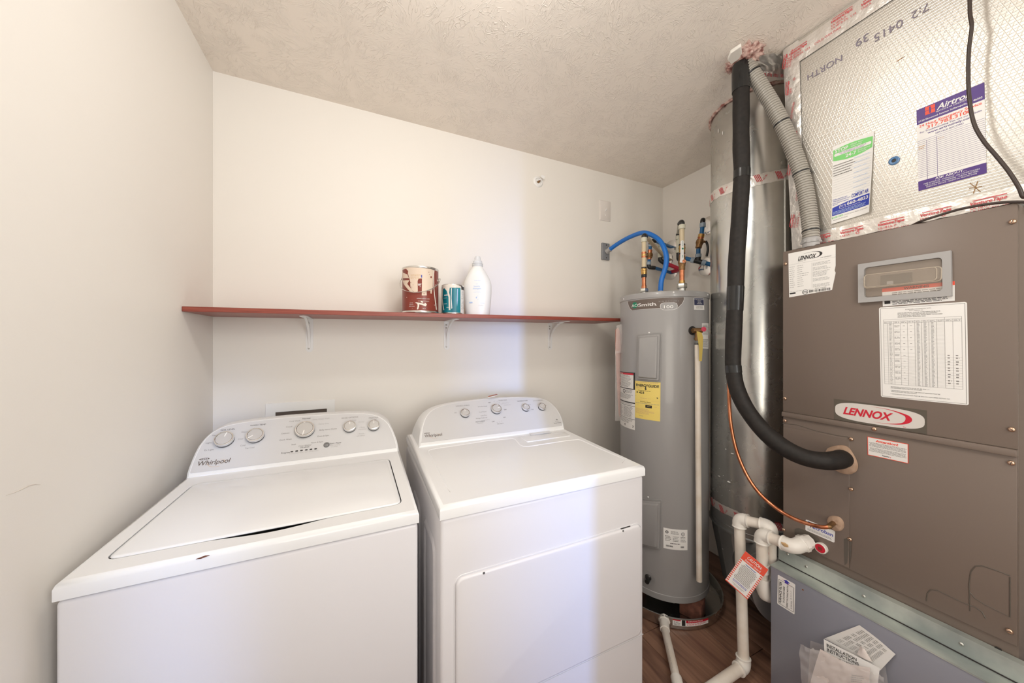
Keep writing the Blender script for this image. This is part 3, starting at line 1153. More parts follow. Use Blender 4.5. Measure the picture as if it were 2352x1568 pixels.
for s, px, py, h, m in (('WRINKLE SHIELD', 1062.5, 931.8, .0062, INKG), ('Off', 1046, 948, .0056, INKG), ('On', 1066.5, 937, .0050, INKLT), ('TIMED DRY', 1154.6, 919.5, .0064, INKG), ('OFF', 1124, 924.6, .0060, INK),
                        ('Damp Dry', 1161, 925.4, .0056, INKLT), ('Cool Down', 1165, 930, .0056, INKLT), ('OFF', 1160.5, 940.7, .0056, INK), ('OFF', 1158.5, 958.6, .0056, INK), ('AIR DRY', 1149, 973, .0062, INKG),
                        ('OFF', 1132.7, 968.3, .0058, INK), ('ACCUDRY', 1103, 968, .0068, INK), ('Sensing System', 1103, 971.5, .0036, INKG), ('Very Dry', 1118, 964, .0052, INKLT), ('Energy Preferred', 1106, 960, .0056, INKG), ('Less Dry', 1111, 954, .0056, INKG),
                        ('Cool Down', 1108.5, 945.8, .0056, INKG), ('Wrinkle Shield', 1108, 933.6, .0056, INKG), ('TEMPERATURE', 1199.7, 920.8, .0064, INK), ('CYCLE SIGNAL', 1235.5, 919.8, .0062, INKG), ('Off', 1241, 925, .0048, INKLT), ('Low', 1206, 926.5, .0048, INKLT),
                        ('Med', 1216, 929.5, .0048, INKG), ('High', 1222.8, 940, .0056, INKG), ('On', 1254, 931, .0048, INKG), ('10', 1134, 922, .0044, INKLT), ('20', 1136, 921, .0044, INKLT), ('30', 1141.5, 922, .0044, INKLT),
                        ('40', 1146.5, 924.5, .0044, INKLT), ('50', 1152.5, 928, .0044, INKLT), ('20', 1147, 969, .0046, INKLT), ('30', 1152, 967, .0046, INKLT), ('10', 1142, 970.5, .0046, INKLT), ('Moisture', 1279.5, 967.5, .0045, INKG), ('Sensor Drying', 1280, 971, .0050, INK)):
    word(sh, cm, s, px, py, h, m)
a, b = cm.px(1278.5, 963.5)
sh.ring(a, b, .006, .004, .4, INK, a0=180, a1=360)
sh.ring(a, b + .001, .003, .003, .5, INK)
brand(sh, cm, 976, 1005, .0145, .074)
sh.build('console_lettering', dry)['kind'] = 'stuff'
# front door with its rounded upper corners and the dark slit above it
FR = PlaneMap((0, DY + 0.004, 0), (1, 0, 0), (0, 0, 1))
x0, zt = FR.px(1046, 1322)
x1, zb = FR.px(1470, 1452)
_, zt2 = FR.px(1462, 1207)
zt = (zt + zt2) / 2
dl = rrect(x0, x1, zb, zt, 0.022)
mb = MB()
mb.loft([[FR.f(a, b, -0.002) for a, b in inset2d(dl, -0.006)], [FR.f(a, b, 0.0015) for a, b in inset2d(dl, -0.004)], [FR.f(a, b, 0.0015) for a, b in inset2d(dl, -0.0026)], [FR.f(a, b, -0.0015) for a, b in inset2d(dl, -0.0022)]],
        ENAMEL_SIDE, caps=False)
mb.build('door_surround', dry, angle=60)
mb = MB()
mb.loft([[FR.f(a, b, -0.002) for a, b in dl], [FR.f(a, b, 0.005) for a, b in dl], [FR.f(a, b, 0.0085) for a, b in inset2d(dl, 0.0025)], [FR.f(a, b, 0.0095) for a, b in inset2d(dl, 0.007)]], ENAMEL_SIDE)
door = mb.build('door', dry, angle=60)
for px, py in ((1109, 1303.5), (1427, 1214)):
    a, b = FR.px(px, py)
    mb = MB()
    mb.lathe([(.0034, 0), (.0034, .001), (.002, .0016)], FR.f(a, zt - 0.0035, 0.0088), FR.n, DARKGREY, 12)
    mb.build('door_bumper', door)
mb = MB()
a0, a1 = FR.px(1425, 1212)[0], FR.px(1446, 1206)[0]
mb.box(a0, a1, DY, DY + 0.003, zt + 0.0006, zt + 0.0028, DARK)
mb.build('door_catch', dry)
# crease where the lower front panel begins
mb = MB()
xa, za = FR.px(1226, 1568)
mb.box(x0 + 0.05, x1 + 0.015, DY + 0.003, DY + 0.0055, zb - 0.012, zb - 0.0105, PANEL)
mb.build('lower_panel_seam', dry)

# small folded strip lying on the dryer console
mb = MB()
z = on_y(1130, 912, 1.58).z
p0 = on_y(1119, 913, 1.585)
p1 = on_y(1141, 908, 1.585)
d = (p1 - p0)
for k, (m, h) in enumerate(((PAPERW, 0.000), (COPPER, 0.004))):
    mb.prism([p0 + Vector((0, -0.012, 0.001 + h)), p0 + d * 0.6 + Vector((0, -0.014, 0.002 + h)), p1 + Vector((0, -0.008, 0.001 + h)), p1 + Vector((0, 0.008, h)), p0 + d * 0.3 + Vector((0, 0.006, h))], (0, 0, 0.003), m)
tag(mb.build('folded_strip'), 'small folded strip of white and copper foil lying on the dryer console', 'strip')

# ------------------------------------------------------------------ shelf on the back wall
SY = 1.580                                     # front edge
sl = on_y(417, 703, SY)
sr = on_y(1435, 731, SY)
shelf = thing('wall_shelf', 'long cherry-red laminate shelf on three white brackets above the machines', 'shelf', ((LEFT + sr.x) / 2, (SY + BACK) / 2, sl.z - 0.14))
TH = 0.0185


def shelf_z(x):
    return sl.z + (sr.z - sl.z) * (x - LEFT) / (sr.x - LEFT)


mb = MB()
for_x = (LEFT + 0.0005, sr.x)
vs = []
for y in (SY, BACK - 0.0005):
    for x in for_x:
        for dz in (0, -TH):
            vs.append((x, y, shelf_z(x) + dz))
mb.add(vs, [(0, 2, 3, 1), (4, 5, 7, 6), (0, 1, 5, 4), (2, 6, 7, 3), (0, 4, 6, 2), (1, 3, 7, 5)], SHELFW)
mb.build('board', shelf, bevel=0.0012, seg=1)
zscrew = screw_mesh('screw', 0.0042, 0.003, SCREW)
for px in (711, 1026, 1263):
    p = on_y(px, 728, BACK)
    x, zt_ = p.x, shelf_z(p.x) - TH - 0.0003
    zb_ = on_y(px, 808 if px < 800 else 803, BACK).z
    w = 0.0155
    mb = MB()
    # wall leg with rounded foot, shelf leg, curved web
    leg = [(x - w, zt_), (x + w, zt_)] + [(x + w * math.cos(a), zb_ + w + w * math.sin(a)) for a in [math.radians(-18 * k) for k in range(11)]]
    mb.prism([Vector((a, BACK - 0.0003, b)) for a, b in leg], (0, -0.003, 0), BRACKET)
    arm = 0.215
    armp = [(x - w, BACK - 0.003), (x + w, BACK - 0.003)] + [(x + w * math.cos(a), BACK - arm + w - w * math.sin(a)) for a in [math.radians(18 * k) for k in range(11)]]
    mb.prism([Vector((a, b, zt_)) for a, b in armp], (0, 0, -0.003), BRACKET)
    y0, y1, z0, z1 = BACK - 0.003, BACK - arm + 0.03, zb_ + 0.018, zt_ - 0.003
    outer, inner = [], []
    for k in range(13):
        t = math.radians(90 * k / 12)
        yy = y1 + (y0 - y1) * math.sin(t)
        zz = z0 + (z1 - z0) * math.cos(t)
        cc = Vector((x, y1 * 0.0 + (y0 - (y0 - y1) * (1 - math.sin(t))), z1 - (z1 - z0) * (1 - math.cos(t))))
        outer.append(cc)
    for k, c_ in enumerate(outer):
        t = math.radians(90 * k / 12)
        inner.append(c_ + Vector((0, math.sin(t) * 0.0 - 0.0, 0)) + Vector((0, 0.011 * math.sin(t) * 0.25 + 0.009 * math.cos(t), 0.009 * math.sin(t))) * 1.0)
    rings = []
    for a, b in zip(outer, inner):
        rings.append([a + Vector((-0.0022, 0, 0)), a + Vector((0.0022, 0, 0)), b + Vector((0.0022, 0, 0)), b + Vector((-0.0022, 0, 0))])
    # the web bows from the tip of the shelf arm to the foot of the wall leg
    rings2 = []
    for k in range(15):
        t = k / 14
        yy = y1 + (y0 - 0.004 - y1) * (1 - (1 - t) ** 2.1)
        zz = z1 - (z1 - z0) * t ** 1.7
        rings2.append([Vector((x - 0.0045, yy, zz)), Vector((x + 0.0045, yy, zz)), Vector((x + 0.0045, yy + 0.007, zz + 0.006)), Vector((x - 0.0045, yy + 0.007, zz + 0.006))])
    mb.loft(rings2, BRACKET)
    br = mb.build('bracket', shelf, angle=40)
    for dz in (0.026, 0.045):
        place('screw', zscrew, br, (x - 0.004, BACK - 0.0033, zt_ - dz * 0.85), (0, -1, 0))
    place('screw', zscrew, br, (x - 0.003, BACK - 0.0033, zb_ + 0.017), (0, -1, 0))


# -- paint cans and detergent
def can(name, label, px, py_top, y, r, ztop, label_mat, handle):
    x = on_y(px, py_top, y).x
    z0 = shelf_z(x) + 0.0008
    t = thing(name, label, 'paint can', (x, y, z0))
    mb = MB()
    h = ztop - z0
    mb.lathe([(r * 0.97, 0), (r * 1.0, 0.003), (r * 1.0, 0.007), (r * 0.985, 0.009), (r * 0.985, h - 0.010), (r * 1.0, h - 0.008), (r * 1.015, h - 0.003), (r * 1.0, h), (r * 0.93, h), (r * 0.92, h - 0.004), (r * 0.0001, h - 0.005)],
             (x, y, z0), (0, 0, 1), TIN, 56)
    mb.build('body', t)
    mb = MB()
    mb.lathe([(r * 0.915, h - 0.0045), (r * 0.93, h - 0.0005), (r * 0.90, h + 0.0015), (r * 0.86, h - 0.002), (r * 0.0001, h - 0.002)], (x, y, z0), (0, 0, 1), CREAMP, 40)
    mb.build('lid', t)
    cm = CylMap(x, y, r * 0.985)
    return t, cm, x, z0, h


R1 = 0.0845
t, cm, cx_, z0, h = can('gallon_paint_can', 'large maroon-labelled paint can with beige drips and a wire handle', 966, 650, 1.655, R1, EYE + 0.345, MAROON, True)
sh = Sheet(cm, 0.0005)
c270 = 1.5 * PI * cm.r
half = PI * cm.r
sh.grid(lambda s, v: cm.f(c270 - half * 0.62 + half * 1.62 * s, z0 + 0.010 + (h - 0.021) * v, 0.0005), 48, 1, MAROON)
sh.grid(lambda s, v: cm.f(c270 - half * 0.97 + half * 0.349 * s, z0 + 0.010 + (h - 0.045) * v, 0.0005), 12, 1, PAPER)
sh.build('paper_label', t)
sh = Sheet(cm, 0.0008)


def cpx(x, y):                                   # zoomed photograph coordinates of the shelf detail
    return cm.px(880 + x / 7.84, 570 + y / 7.84)


def cpoly(s, pts, m, layer=1):
    # polygon on the curved can, cut in short pieces so that it follows the surface
    q = [cpx(*p) for p in pts]
    dense = []
    for i in range(len(q)):
        a, b = Vector(q[i]), Vector(q[(i + 1) % len(q)])
        k = max(1, int((b - a).length / 0.008))
        dense += [tuple(a + (b - a) * j / k) for j in range(k)]
    p3 = [s.m.f(a, b, s.h0 + layer * s.STEP) for a, b in dense]
    tri = tessellate_polygon([[Vector((a, b, 0)) for a, b in dense]])
    # slice by columns for curvature
    bm = bmesh.new()
    vs = [bm.verts.new((a, b, 0)) for a, b in dense]
    for f in tri:
        try:
            bm.faces.new([vs[i] for i in f])
        except ValueError:
            pass
    xs = [a for a, b in dense]
    lo, hi = min(xs), max(xs)
    n = int((hi - lo) / 0.006)
    for k in range(1, n + 1):
        xx = lo + (hi - lo) * k / (n + 1)
        bmesh.ops.bisect_plane(bm, geom=bm.verts[:] + bm.edges[:] + bm.faces[:], plane_co=(xx, 0, 0), plane_no=(1, 0, 0))
    bm.verts.index_update()
    s.add([s.m.f(v.co.x, v.co.y, s.h0 + layer * s.STEP) for v in bm.verts], [[v.index for v in f.verts] for f in bm.faces], m)
    bm.free()


for s_, x, y, hh, m in (('INTERIOR ACRYLIC LATEX', 725, 906, .0034, INKW), ('LIFETIME LIMITED WARRANTY', 730, 952, .0026, INKW), ('MATTE', 740, 1082, .0030, INKW), ('H', 668, 690, .0040, INKW), ('ASK FOR', 508, 985, .0030, INKW),
                        ('8088-BASE', 508, 1016, .0030, INKW), ('EXTRA WHITE', 515, 1046, .0030, INKW), ('WILL', 950, 1000, .0030, INKW), ('0% VOC', 935, 1025, .0034, INKW), ('N', 948, 660, .0058, INKW)):
    a, b = cpx(x, y)
    sh.text(s_, a, b - hh / 2, hh, m, align='C', bold=0.01)
a, b = cpx(660, 645)
sh.text('ur', a, b - .006, .0125, INKW, align='C', bold=0.02)
a, b = cpx(945, 665)
sh.text('n', a, b - .006, .0125, INKW, align='C')
for y in (928, 1082):
    a0, b0 = cpx(520, y)
    a1, b1 = cpx(640 if y > 1000 else 900, y)
    sh.line(a0, b0, a1, b1, .0005, INKW, 1)
sh.build('label_lettering', t)['kind'] = 'stuff'
sh = Sheet(cm, 0.0014)
cpoly(sh, [(352, 372), (400, 352), (640, 352), (840, 372), (905, 395), (895, 560), (890, 720), (880, 760), (866, 822), (850, 815), (845, 762), (800, 770), (782, 765), (782, 850), (695, 850), (698, 700), (700, 545), (640, 545), (622, 590), (625, 770), (612, 800), (560, 790), (520, 750), (495, 690), (490, 590), (470, 520), (450, 455), (455, 410), (420, 372)], BEIGEP)
cpoly(sh, [(352, 380), (358, 580), (375, 640), (480, 770), (560, 805), (500, 720), (440, 640), (480, 575), (370, 580), (362, 540), (470, 540), (440, 470), (365, 440)], BEIGEP)
cpoly(sh, [(905, 395), (920, 395), (912, 470), (915, 700), (925, 830), (945, 980), (962, 1105), (946, 1105), (930, 985), (912, 840), (900, 700), (898, 470)], CREAMP, 2)
cpoly(sh, [(575, 980), (600, 972), (680, 985), (730, 1000), (765, 985), (785, 1015), (765, 1045), (720, 1030), (650, 1008), (650, 1040), (632, 1100), (608, 1100), (622, 1040), (618, 1000)], CREAMP)
for a, b, rr in ((500, 620, 6), (520, 700, 5), (540, 660, 4), (820, 430, 6), (830, 470, 5), (735, 820, 8), (430, 885, 5), (690, 960, 12), (710, 970, 10), (860, 520, 14)):
    cpoly(sh, [(a + rr * math.cos(q), b + rr * 1.4 * math.sin(q)) for q in [k * PI / 4 for k in range(8)]], MAROON if b < 830 else CREAMP, 2)
a, b = cpx(693, 505)
sh.rect(a - .0022, b - .006, a + .0022, b + .006, INKB, 2)
sh.scribble(cpx(500, 470)[0], cpx(690, 470)[0], cpx(0, 540)[1] if False else cpx(640, 560)[1], cpx(640, 455)[1], 4, INKTAN, 2, weight=.25, word=(.004, .015))
sh.build('paint_drips', t)
for s_ in (-1, 1):
    mb = MB()
    rt = Vector((CS, -SN, 0)) * s_
    c_ = Vector((cx_, 1.655, 0)) + rt * R1 * 0.985
    c_.z = EYE + (784 - (640 if s_ < 0 else 645)) / FOC * 1.62
    mb.lathe([(.010, 0), (.010, .003), (.006, .006), (.0055, .009), (.0001, .0095)], c_, rt, TIN, 20)
    mb.build('handle_ear', t)
mb = MB()
rt = Vector((CS, -SN, 0))
bail = []
zr = EYE + (784 - 643) / FOC * 1.62
fw = Vector((-SN, -CS, 0))
for k in range(25):
    q = PI * k / 24
    bail.append(Vector((cx_, 1.655, zr)) - rt * (R1 + .010) * math.cos(q) + Vector((0, 0, -0.072 * math.sin(q) ** 0.9)) + fw * (R1 + .006) * math.sin(q))
mb.tube([bail[0] + Vector((0, 0, .006)) + rt * .010] + [bail[0] + Vector((0, 0, .006))] + bail + [bail[-1] + Vector((0, 0, .006)), bail[-1] + Vector((0, 0, .006)) - rt * .010], 0.0019, TIN, 8)
mb.build('handle', t)

R2 = 0.0555
t, cm, cx_, z0, h = can('quart_paint_can', 'small teal-labelled paint can streaked with white, beside the detergent bottle', 1040, 690, 1.665, R2, EYE + 0.279, TEAL, False)
sh = Sheet(cm, 0.0005)
c270 = 1.5 * PI * cm.r
a_r = cpx(1392, 900)[0]
sh.grid(lambda s, v: cm.f(cpx(1062, 900)[0] - .03 + (a_r - cpx(1062, 900)[0] + .03) * s, z0 + 0.008 + (h - 0.018) * v, 0.0005), 32, 1, TEAL)
sh.grid(lambda s, v: cm.f(a_r + .055 * s, z0 + 0.008 + (h - 0.018) * v, 0.0005), 16, 1, PAPER)
sh.build('paper_label', t)
sh = Sheet(cm, 0.0009)
a, b = cpx(1135, 840)
sh.text('assic', a, b - .004, .0085, INKW, align='C', bold=.02)
for s_, x, y, hh in (('latex enamel', 1120, 895, .0026), ('1 QUART', 1125, 1000, .0034), ('PAINT', 1170, 1065, .0040)):
    a, b = cpx(x, y)
    sh.text(s_, a, b - hh / 2, hh, INKW, align='C')
sh.scribble(cpx(1404, 0)[0], cpx(1455, 0)[0], cpx(1400, 1100)[1], cpx(1400, 760)[1], 26, INKLT, 1, word=(.002, .006))
a0, b0 = cpx(1405, 745)
a1, b1 = cpx(1455, 705)
sh.rect(a0, b0, a1, b1, INK, 1, nu=4)
sh.build('label_lettering', t)['kind'] = 'stuff'
sh = Sheet(cm, 0.0014)
cpoly(sh, [(1070, 660), (1130, 655), (1300, 655), (1400, 690), (1385, 715), (1200, 712), (1190, 800), (1205, 860), (1212, 1110), (1185, 1110), (1180, 880), (1150, 770), (1110, 720), (1085, 730), (1075, 900), (1105, 1110), (1092, 1115), (1066, 950), (1068, 760)], CREAMP)
cpoly(sh, [(1225, 720), (1238, 720), (1232, 900), (1245, 1080), (1230, 1090), (1220, 900)], PAPER)
cpoly(sh, [(1330, 730), (1345, 730), (1340, 950), (1330, 1050), (1322, 950)], INKLB)
sh.build('paint_drips', t)

# detergent bottle
y = 1.685
pc = on_y(1097, 650, y)
z0 = shelf_z(pc.x) + 0.0008
det = thing('detergent_bottle', 'white laundry detergent bottle with a clear cap at the right of the cans', 'detergent bottle', (pc.x, y, z0))
dep = pc.x * SN + y * CS
k = dep / FOC
rt = Vector((CS, -SN, 0))
fw = Vector((SN, CS, 0))


def bz(py):
    return EYE + (784 - py) * k


prof = [(719.5, 26.0), (717, 27.5), (710, 28.8), (700, 30.0), (685, 31.2), (670, 32.2), (659, 32.2), (652, 31.3), (646, 29.6), (640, 27.0), (634, 24.0), (628, 20.6), (622, 17.0), (617, 13.6), (613.5, 11.4), (611.5, 11.0)]
mb = MB()
rings = []
zb_ = z0
for py, hw in prof:
    z = max(z0, bz(py) if py < 712 else z0 + (719.5 - py) * k)
    rings.append([Vector((pc.x, y, z)) + rt * hw * k * math.copysign(abs(math.cos(q)) ** 0.8, math.cos(q)) + fw * min(hw * k * 0.95, 0.046) * math.sin(q) for q in [2 * PI * j / 36 for j in range(36)]])
mb.loft(rings, BOTTLE)
mb.build('body', det, angle=60)
mb = MB()
o_ = Vector((pc.x, y, 0))
mb.lathe([(11.8 * k, bz(612.6)), (11.8 * k, bz(606)), (10.8 * k, bz(605)), (10.6 * k, bz(604)), (10.6 * k, bz(601)), (9.0 * k, bz(599)), (7.2 * k, bz(597)), (6.8 * k, bz(592)), (5.6 * k, bz(589.5)), (.0001, bz(589))], o_, (0, 0, 1), CAPCLEAR, 28)
mb.build('cap', det)
mb = MB()
for py in (611, 607.5):
    mb.lathe([(11.6 * k, bz(py)), (12.6 * k, bz(py - .6)), (12.6 * k, bz(py - 1.6)), (11.6 * k, bz(py - 2.2))], o_, (0, 0, 1), LTGREYPL if False else CAPCLEAR, 28)
mb.build('cap_ring', det)
# label printed on the bottle front
pm = PlaneMap(Vector((pc.x, y, 0)) - fw * 0.0472, rt, (0, 0, 1))


class BottleMap(PlaneMap):
    def f(self, a, b, h=0.0):
        hw = 33 * k
        q = max(-0.98, min(0.98, a / hw))
        d = 0.046 * (1 - abs(q) ** 2.5) ** 0.4
        return Vector((pc.x, y, b)) + rt * a - fw * (d + 0.0012 + h)


bmap = BottleMap(pm.o, rt, (0, 0, 1))


def dpx(x, yy):
    return bmap.px(880 + x / 7.84, 570 + yy / 7.84)


sh = Sheet(bmap, 0.0)
for s_, x, yy, hh, m in (('amazon basics', 1700, 578, .0040, INKLB), ('liquid', 1690, 638, .0034, INKLB), ('laundry', 1690, 680, .0076, INKLB), ('detergent', 1690, 722, .0076, INKLB), ('free & clear of dyes', 1700, 768, .0024, INKLB), ('and perfumes, hypoallergenic', 1700, 790, .0024, INKLB),
                         ('52 loads', 1790, 985, .0042, INKLB), ('1.5 L (50 fl oz)', 1760, 1028, .0030, INKLT)):
    a, b = dpx(x, yy)
    sh.text(s_, a, b - hh / 2, hh, m, align='C', bold=0.005 if hh > .006 else 0)
a, b = dpx(1580, 975)
sh.poly(rrect(a - .0085, a + .0085, b - .0035, b + .0035, .0033), INKLB)
sh.text('HE', a, b - .0015, .003, INKW, align='C', layer=3)
for x, yy, rr in ((1680, 890, .0032), (1706, 862, .0013), (1708, 922, .0013)):
    a, b = dpx(x, yy)
    sh.poly([(a + rr * math.cos(q), b + rr * math.sin(q)) for q in [math.radians(d) for d in range(-200, 21, 20)]] + [(a, b + rr * 2.2)], INKLB)
sh.build('label_lettering', det)['kind'] = 'stuff'

# ------------------------------------------------------------------ things on the back wall
BW = PlaneMap((0, BACK, 0), (1, 0, 0), (0, 0, 1))
# washer outlet box, half hidden by the washer console
a0, b1 = BW.px(610, 928)
a1, b1r = BW.px(769, 915.5)
i0, ib = BW.px(633, 947)
i1, ib2 = BW.px(751, 937)
top = (b1 + b1r) / 2
it = (ib + ib2) / 2
box_t = thing('washer_outlet_box', 'white recessed wall box behind the washing machine console', 'outlet box', ((a0 + a1) / 2, BACK, top - 0.22))
mb = MB()
bo = 0.22
mb.plate([[Vector(BW.f(x, z, 0.0002)) for x, z in ((a0, top - bo), (a1, top - bo), (a1, top), (a0, top))],
          [Vector(BW.f(x, z, 0.0002)) for x, z in ((i0, it - bo + 0.07), (i0, it), (i1, it), (i1, it - bo + 0.07))]], (0, -0.005, 0), WHITEPL)
mb.build('face_frame', box_t, bevel=0.001, seg=1)
mb = MB()
mb.add([BW.f(x, z, 0.0015) for x, z in ((i0, it - bo + 0.07), (i0, it), (i1, it), (i1, it - bo + 0.07))], [(0, 1, 2, 3)], mat('box_inside_brown', (0.10, 0.075, 0.06), 0.6))
mb.build('recess', box_t, fix=False)

# toggle switch in an almond plate
c = [BW.px(*p) for p in ((1377, 458), (1401.5, 465), (1401.5, 510), (1377, 505))]
x0, x1 = (c[0][0] + c[3][0]) / 2, (c[1][0] + c[2][0]) / 2
z1, z0 = (c[0][1] + c[1][1]) / 2, (c[2][1] + c[3][1]) / 2
sw = thing('light_switch', 'almond toggle light switch plate on the back wall above the grey box', 'light switch', ((x0 + x1) / 2, BACK, z0))
mb = MB()
mb.loft([[BW.f(a, b, 0.0002) for a, b in rrect(x0, x1, z0, z1, .003, 3)], [BW.f(a, b, 0.003) for a, b in rrect(x0, x1, z0, z1, .003, 3)], [BW.f(a, b, 0.0062) for a, b in rrect(x0 + .005, x1 - .005, z0 + .005, z1 - .005, .003, 3)]], IVORY)
mb.build('plate', sw)
xm, zm = (x0 + x1) / 2, (z0 + z1) / 2
mb = MB()
mb.box(xm - .0055, xm + .0055, BACK - .0075, BACK - .006, zm - .013, zm + .013, IVORY)
mb.loft([[Vector((xm - .004, BACK - .007, zm - .004)), Vector((xm + .004, BACK - .007, zm - .004)), Vector((xm + .004, BACK - .007, zm + .006)), Vector((xm - .004, BACK - .007, zm + .006))],
         [Vector((xm - .003, BACK - .019, zm + .005)), Vector((xm + .003, BACK - .019, zm + .005)), Vector((xm + .003, BACK - .018, zm + .011)), Vector((xm - .003, BACK - .018, zm + .011))]], WHITEPL)
mb.build('toggle', sw, bevel=.0006, seg=1)
pscrew = screw_mesh('screw', .003, .0015, WHITEPL)
for dz in (-.030, .030):
    place('screw', pscrew, sw, (xm, BACK - .0062, zm + dz), (0, -1, 0))

# grey junction box cover with the conduit connector
c = [BW.px(*p) for p in ((1380, 558), (1397, 560.5), (1396.5, 598), (1379.5, 597))]
x0, x1 = c[0][0], c[1][0]
z1, z0 = (c[0][1] + c[1][1]) / 2, (c[2][1] + c[3][1]) / 2
jb = thing('junction_box', 'grey metal junction box cover on the back wall with blue conduit entering', 'junction box', ((x0 + x1) / 2, BACK, z0))
mb = MB()
mb.box(x0, x1, BACK - .016, BACK - .0003, z0, z1, GREYPL)
mb.build('cover', jb, bevel=.004, seg=3)
for dz in (.012, -.012):
    mb = MB()
    zz = z1 - .014 if dz > 0 else z0 + .014
    mb.cyl(((x0 + x1) / 2 + .003, BACK - .0155, zz), ((x0 + x1) / 2 + .003, BACK - .0168, zz), .0042, DARK, n=14)
    mb.build('screw_hole', jb)
jc = Vector(((x0 + x1) / 2 + .004, BACK - .016, (z0 + z1) / 2 - .002))
jd = (at_depth(1420, 559, 2.26) - jc).normalized()
mb = MB()
mb.lathe([(.019, 0), (.019, .006), (.016, .008), (.016, .026), (.018, .027), (.018, .033), (.0135, .034)], jc, jd, LTGREYPL, 24)
mb.build('connector', jb)

# sprinkler head
p = on_y(1236, 417.5, BACK)
spk = thing('sprinkler_head', 'round white sprinkler head with a small flap, high on the back wall', 'sprinkler', (p.x, BACK, p.z - .036))
mb = MB()
mb.lathe([(.0345, 0.0003), (.0345, .002), (.031, .006), (.025, .009), (.022, .008), (.0205, .003), (.019, .0015), (.0001, .0012)], p, (0, -1, 0), WHITEPL, 40)
mb.build('escutcheon', spk)
mb = MB()
mb.lathe([(.009, .001), (.009, .012), (.006, .014), (.005, .022), (.0035, .026), (.0001, .027)], p, (0, -1, 0), BRONZE, 18)
mb.build('nozzle', spk)
for s_ in (-1, 1):
    mb = MB()
    mb.tube(smooth_path([p + Vector((s_ * .010, -.004, 0)), p + Vector((s_ * .014, -.016, s_ * .003)), p + Vector((s_ * .006, -.026, 0)), p + Vector((0, -.029, 0))], 5), .0024, WHITEPL, 8)
    mb.build('frame_arm', spk)
mb = MB()
q = p + Vector((.012, -.028, .016))
mb.prism([q + Vector((-.012, 0, .004)), q + Vector((.014, 0, -.008)), q + Vector((.022, 0, .014)), q + Vector((-.002, 0, .016))], (0, -.0015, 0), WHITEPL)
mb.build('deflector', spk)

# ------------------------------------------------------------------ water heater in its pan
TC, TR = Vector((1.56, 1.376)), 0.2286
TZ0, TZ1 = EYE - 1.300, EYE + 0.253
heater = thing('water_heater', 'tall grey electric water heater standing in a round metal drain pan', 'water heater', (TC.x, TC.y, TZ0))
to_cam = Vector((-TC.x, -TC.y)).normalized()
A0 = math.atan2(to_cam.y, to_cam.x) % (2 * PI)
mb = MB()
o_ = Vector((TC.x, TC.y, 0))
mb.lathe([(TR - .006, TZ0), (TR, TZ0 + .002), (TR, TZ0 + .030), (TR - .0025, TZ0 + .032), (TR - .0025, TZ1 - .026)], o_, (0, 0, 1), TANK, 96)
mb.build('body', heater)
mb = MB()
mb.lathe([(TR - .0022, TZ1 - .030), (TR + .0006, TZ1 - .029), (TR + .0010, TZ1 - .004), (TR - .002, TZ1), (TR - .010, TZ1 + .0005), (.0001, TZ1 + .0005)], o_, (0, 0, 1), TANK, 96)
mb.build('top_cap', heater)
zscrew6 = screw_mesh('screw', .0045, .003, BRACKET)
TM = CylMap(TC.x, TC.y, TR - .0025)


def on_tank(px, py, h=0.0):
    a, b = TM.px(px, py)
    return TM.f(a, b, h), (TM.f(a, b, 1) - TM.f(a, b, 0))


for px, py in ((1434, 686.5), (1547, 671.5), (1624, 677)):
    p, n = on_tank(px, py, .003)
    place('screw', zscrew6, heater, p, n)


def tank_panel(name, tl, tr, br, bl):
    q = QuadMap(TM, tl, tr, br, bl)
    mb = MB()

    def ring(d, h):
        return [q.f(a, b, h) for a, b in densify2(rrect(d, q.W - d, d, q.H - d, max(.003, .009 - d * .3), 4))]
    mb.loft([ring(0, .0005), ring(0.0003, .0035), ring(.0020, .0045), ring(.0075, .0030), ring(.0085, .013), ring(.0105, .0150), ring(.0160, .0150), ring(.0215, .0240), ring(.0245, .0250)], TANK)
    return mb.build(name, heater, angle=30)


def densify2(pts):
    # the same number of points on every ring: eight more on each straight side
    out = []
    for i in range(len(pts)):
        a, b = Vector(pts[i]), Vector(pts[(i + 1) % len(pts)])
        k = 8 if i % 5 == 4 else 1
        out += [tuple(a + (b - a) * j / k) for j in range(k)]
    return out


def densify(pts, step=0.03):
    out = []
    for i in range(len(pts)):
        a, b = Vector(pts[i]), Vector(pts[(i + 1) % len(pts)])
        k = max(1, int((b - a).length / step))
        out += [tuple(a + (b - a) * j / k) for j in range(k)]
    return out


tank_panel('access_panel', (1465, 768), (1521, 762), (1518, 878), (1463, 872))
tank_panel('access_panel', (1470, 1143), (1521, 1146), (1519, 1262), (1468, 1250))
p, n = on_tank(1491, 764, .001)
place('screw', zscrew6, heater, p, n)
p, n = on_tank(1489, 1141, .001)
place('screw', zscrew6, heater, p, n)

# badge
bp = lambda x, y: TM.px(1360 + x / 5.2265, 440 + y / 5.2265)
sh = Sheet(TM, .0012)


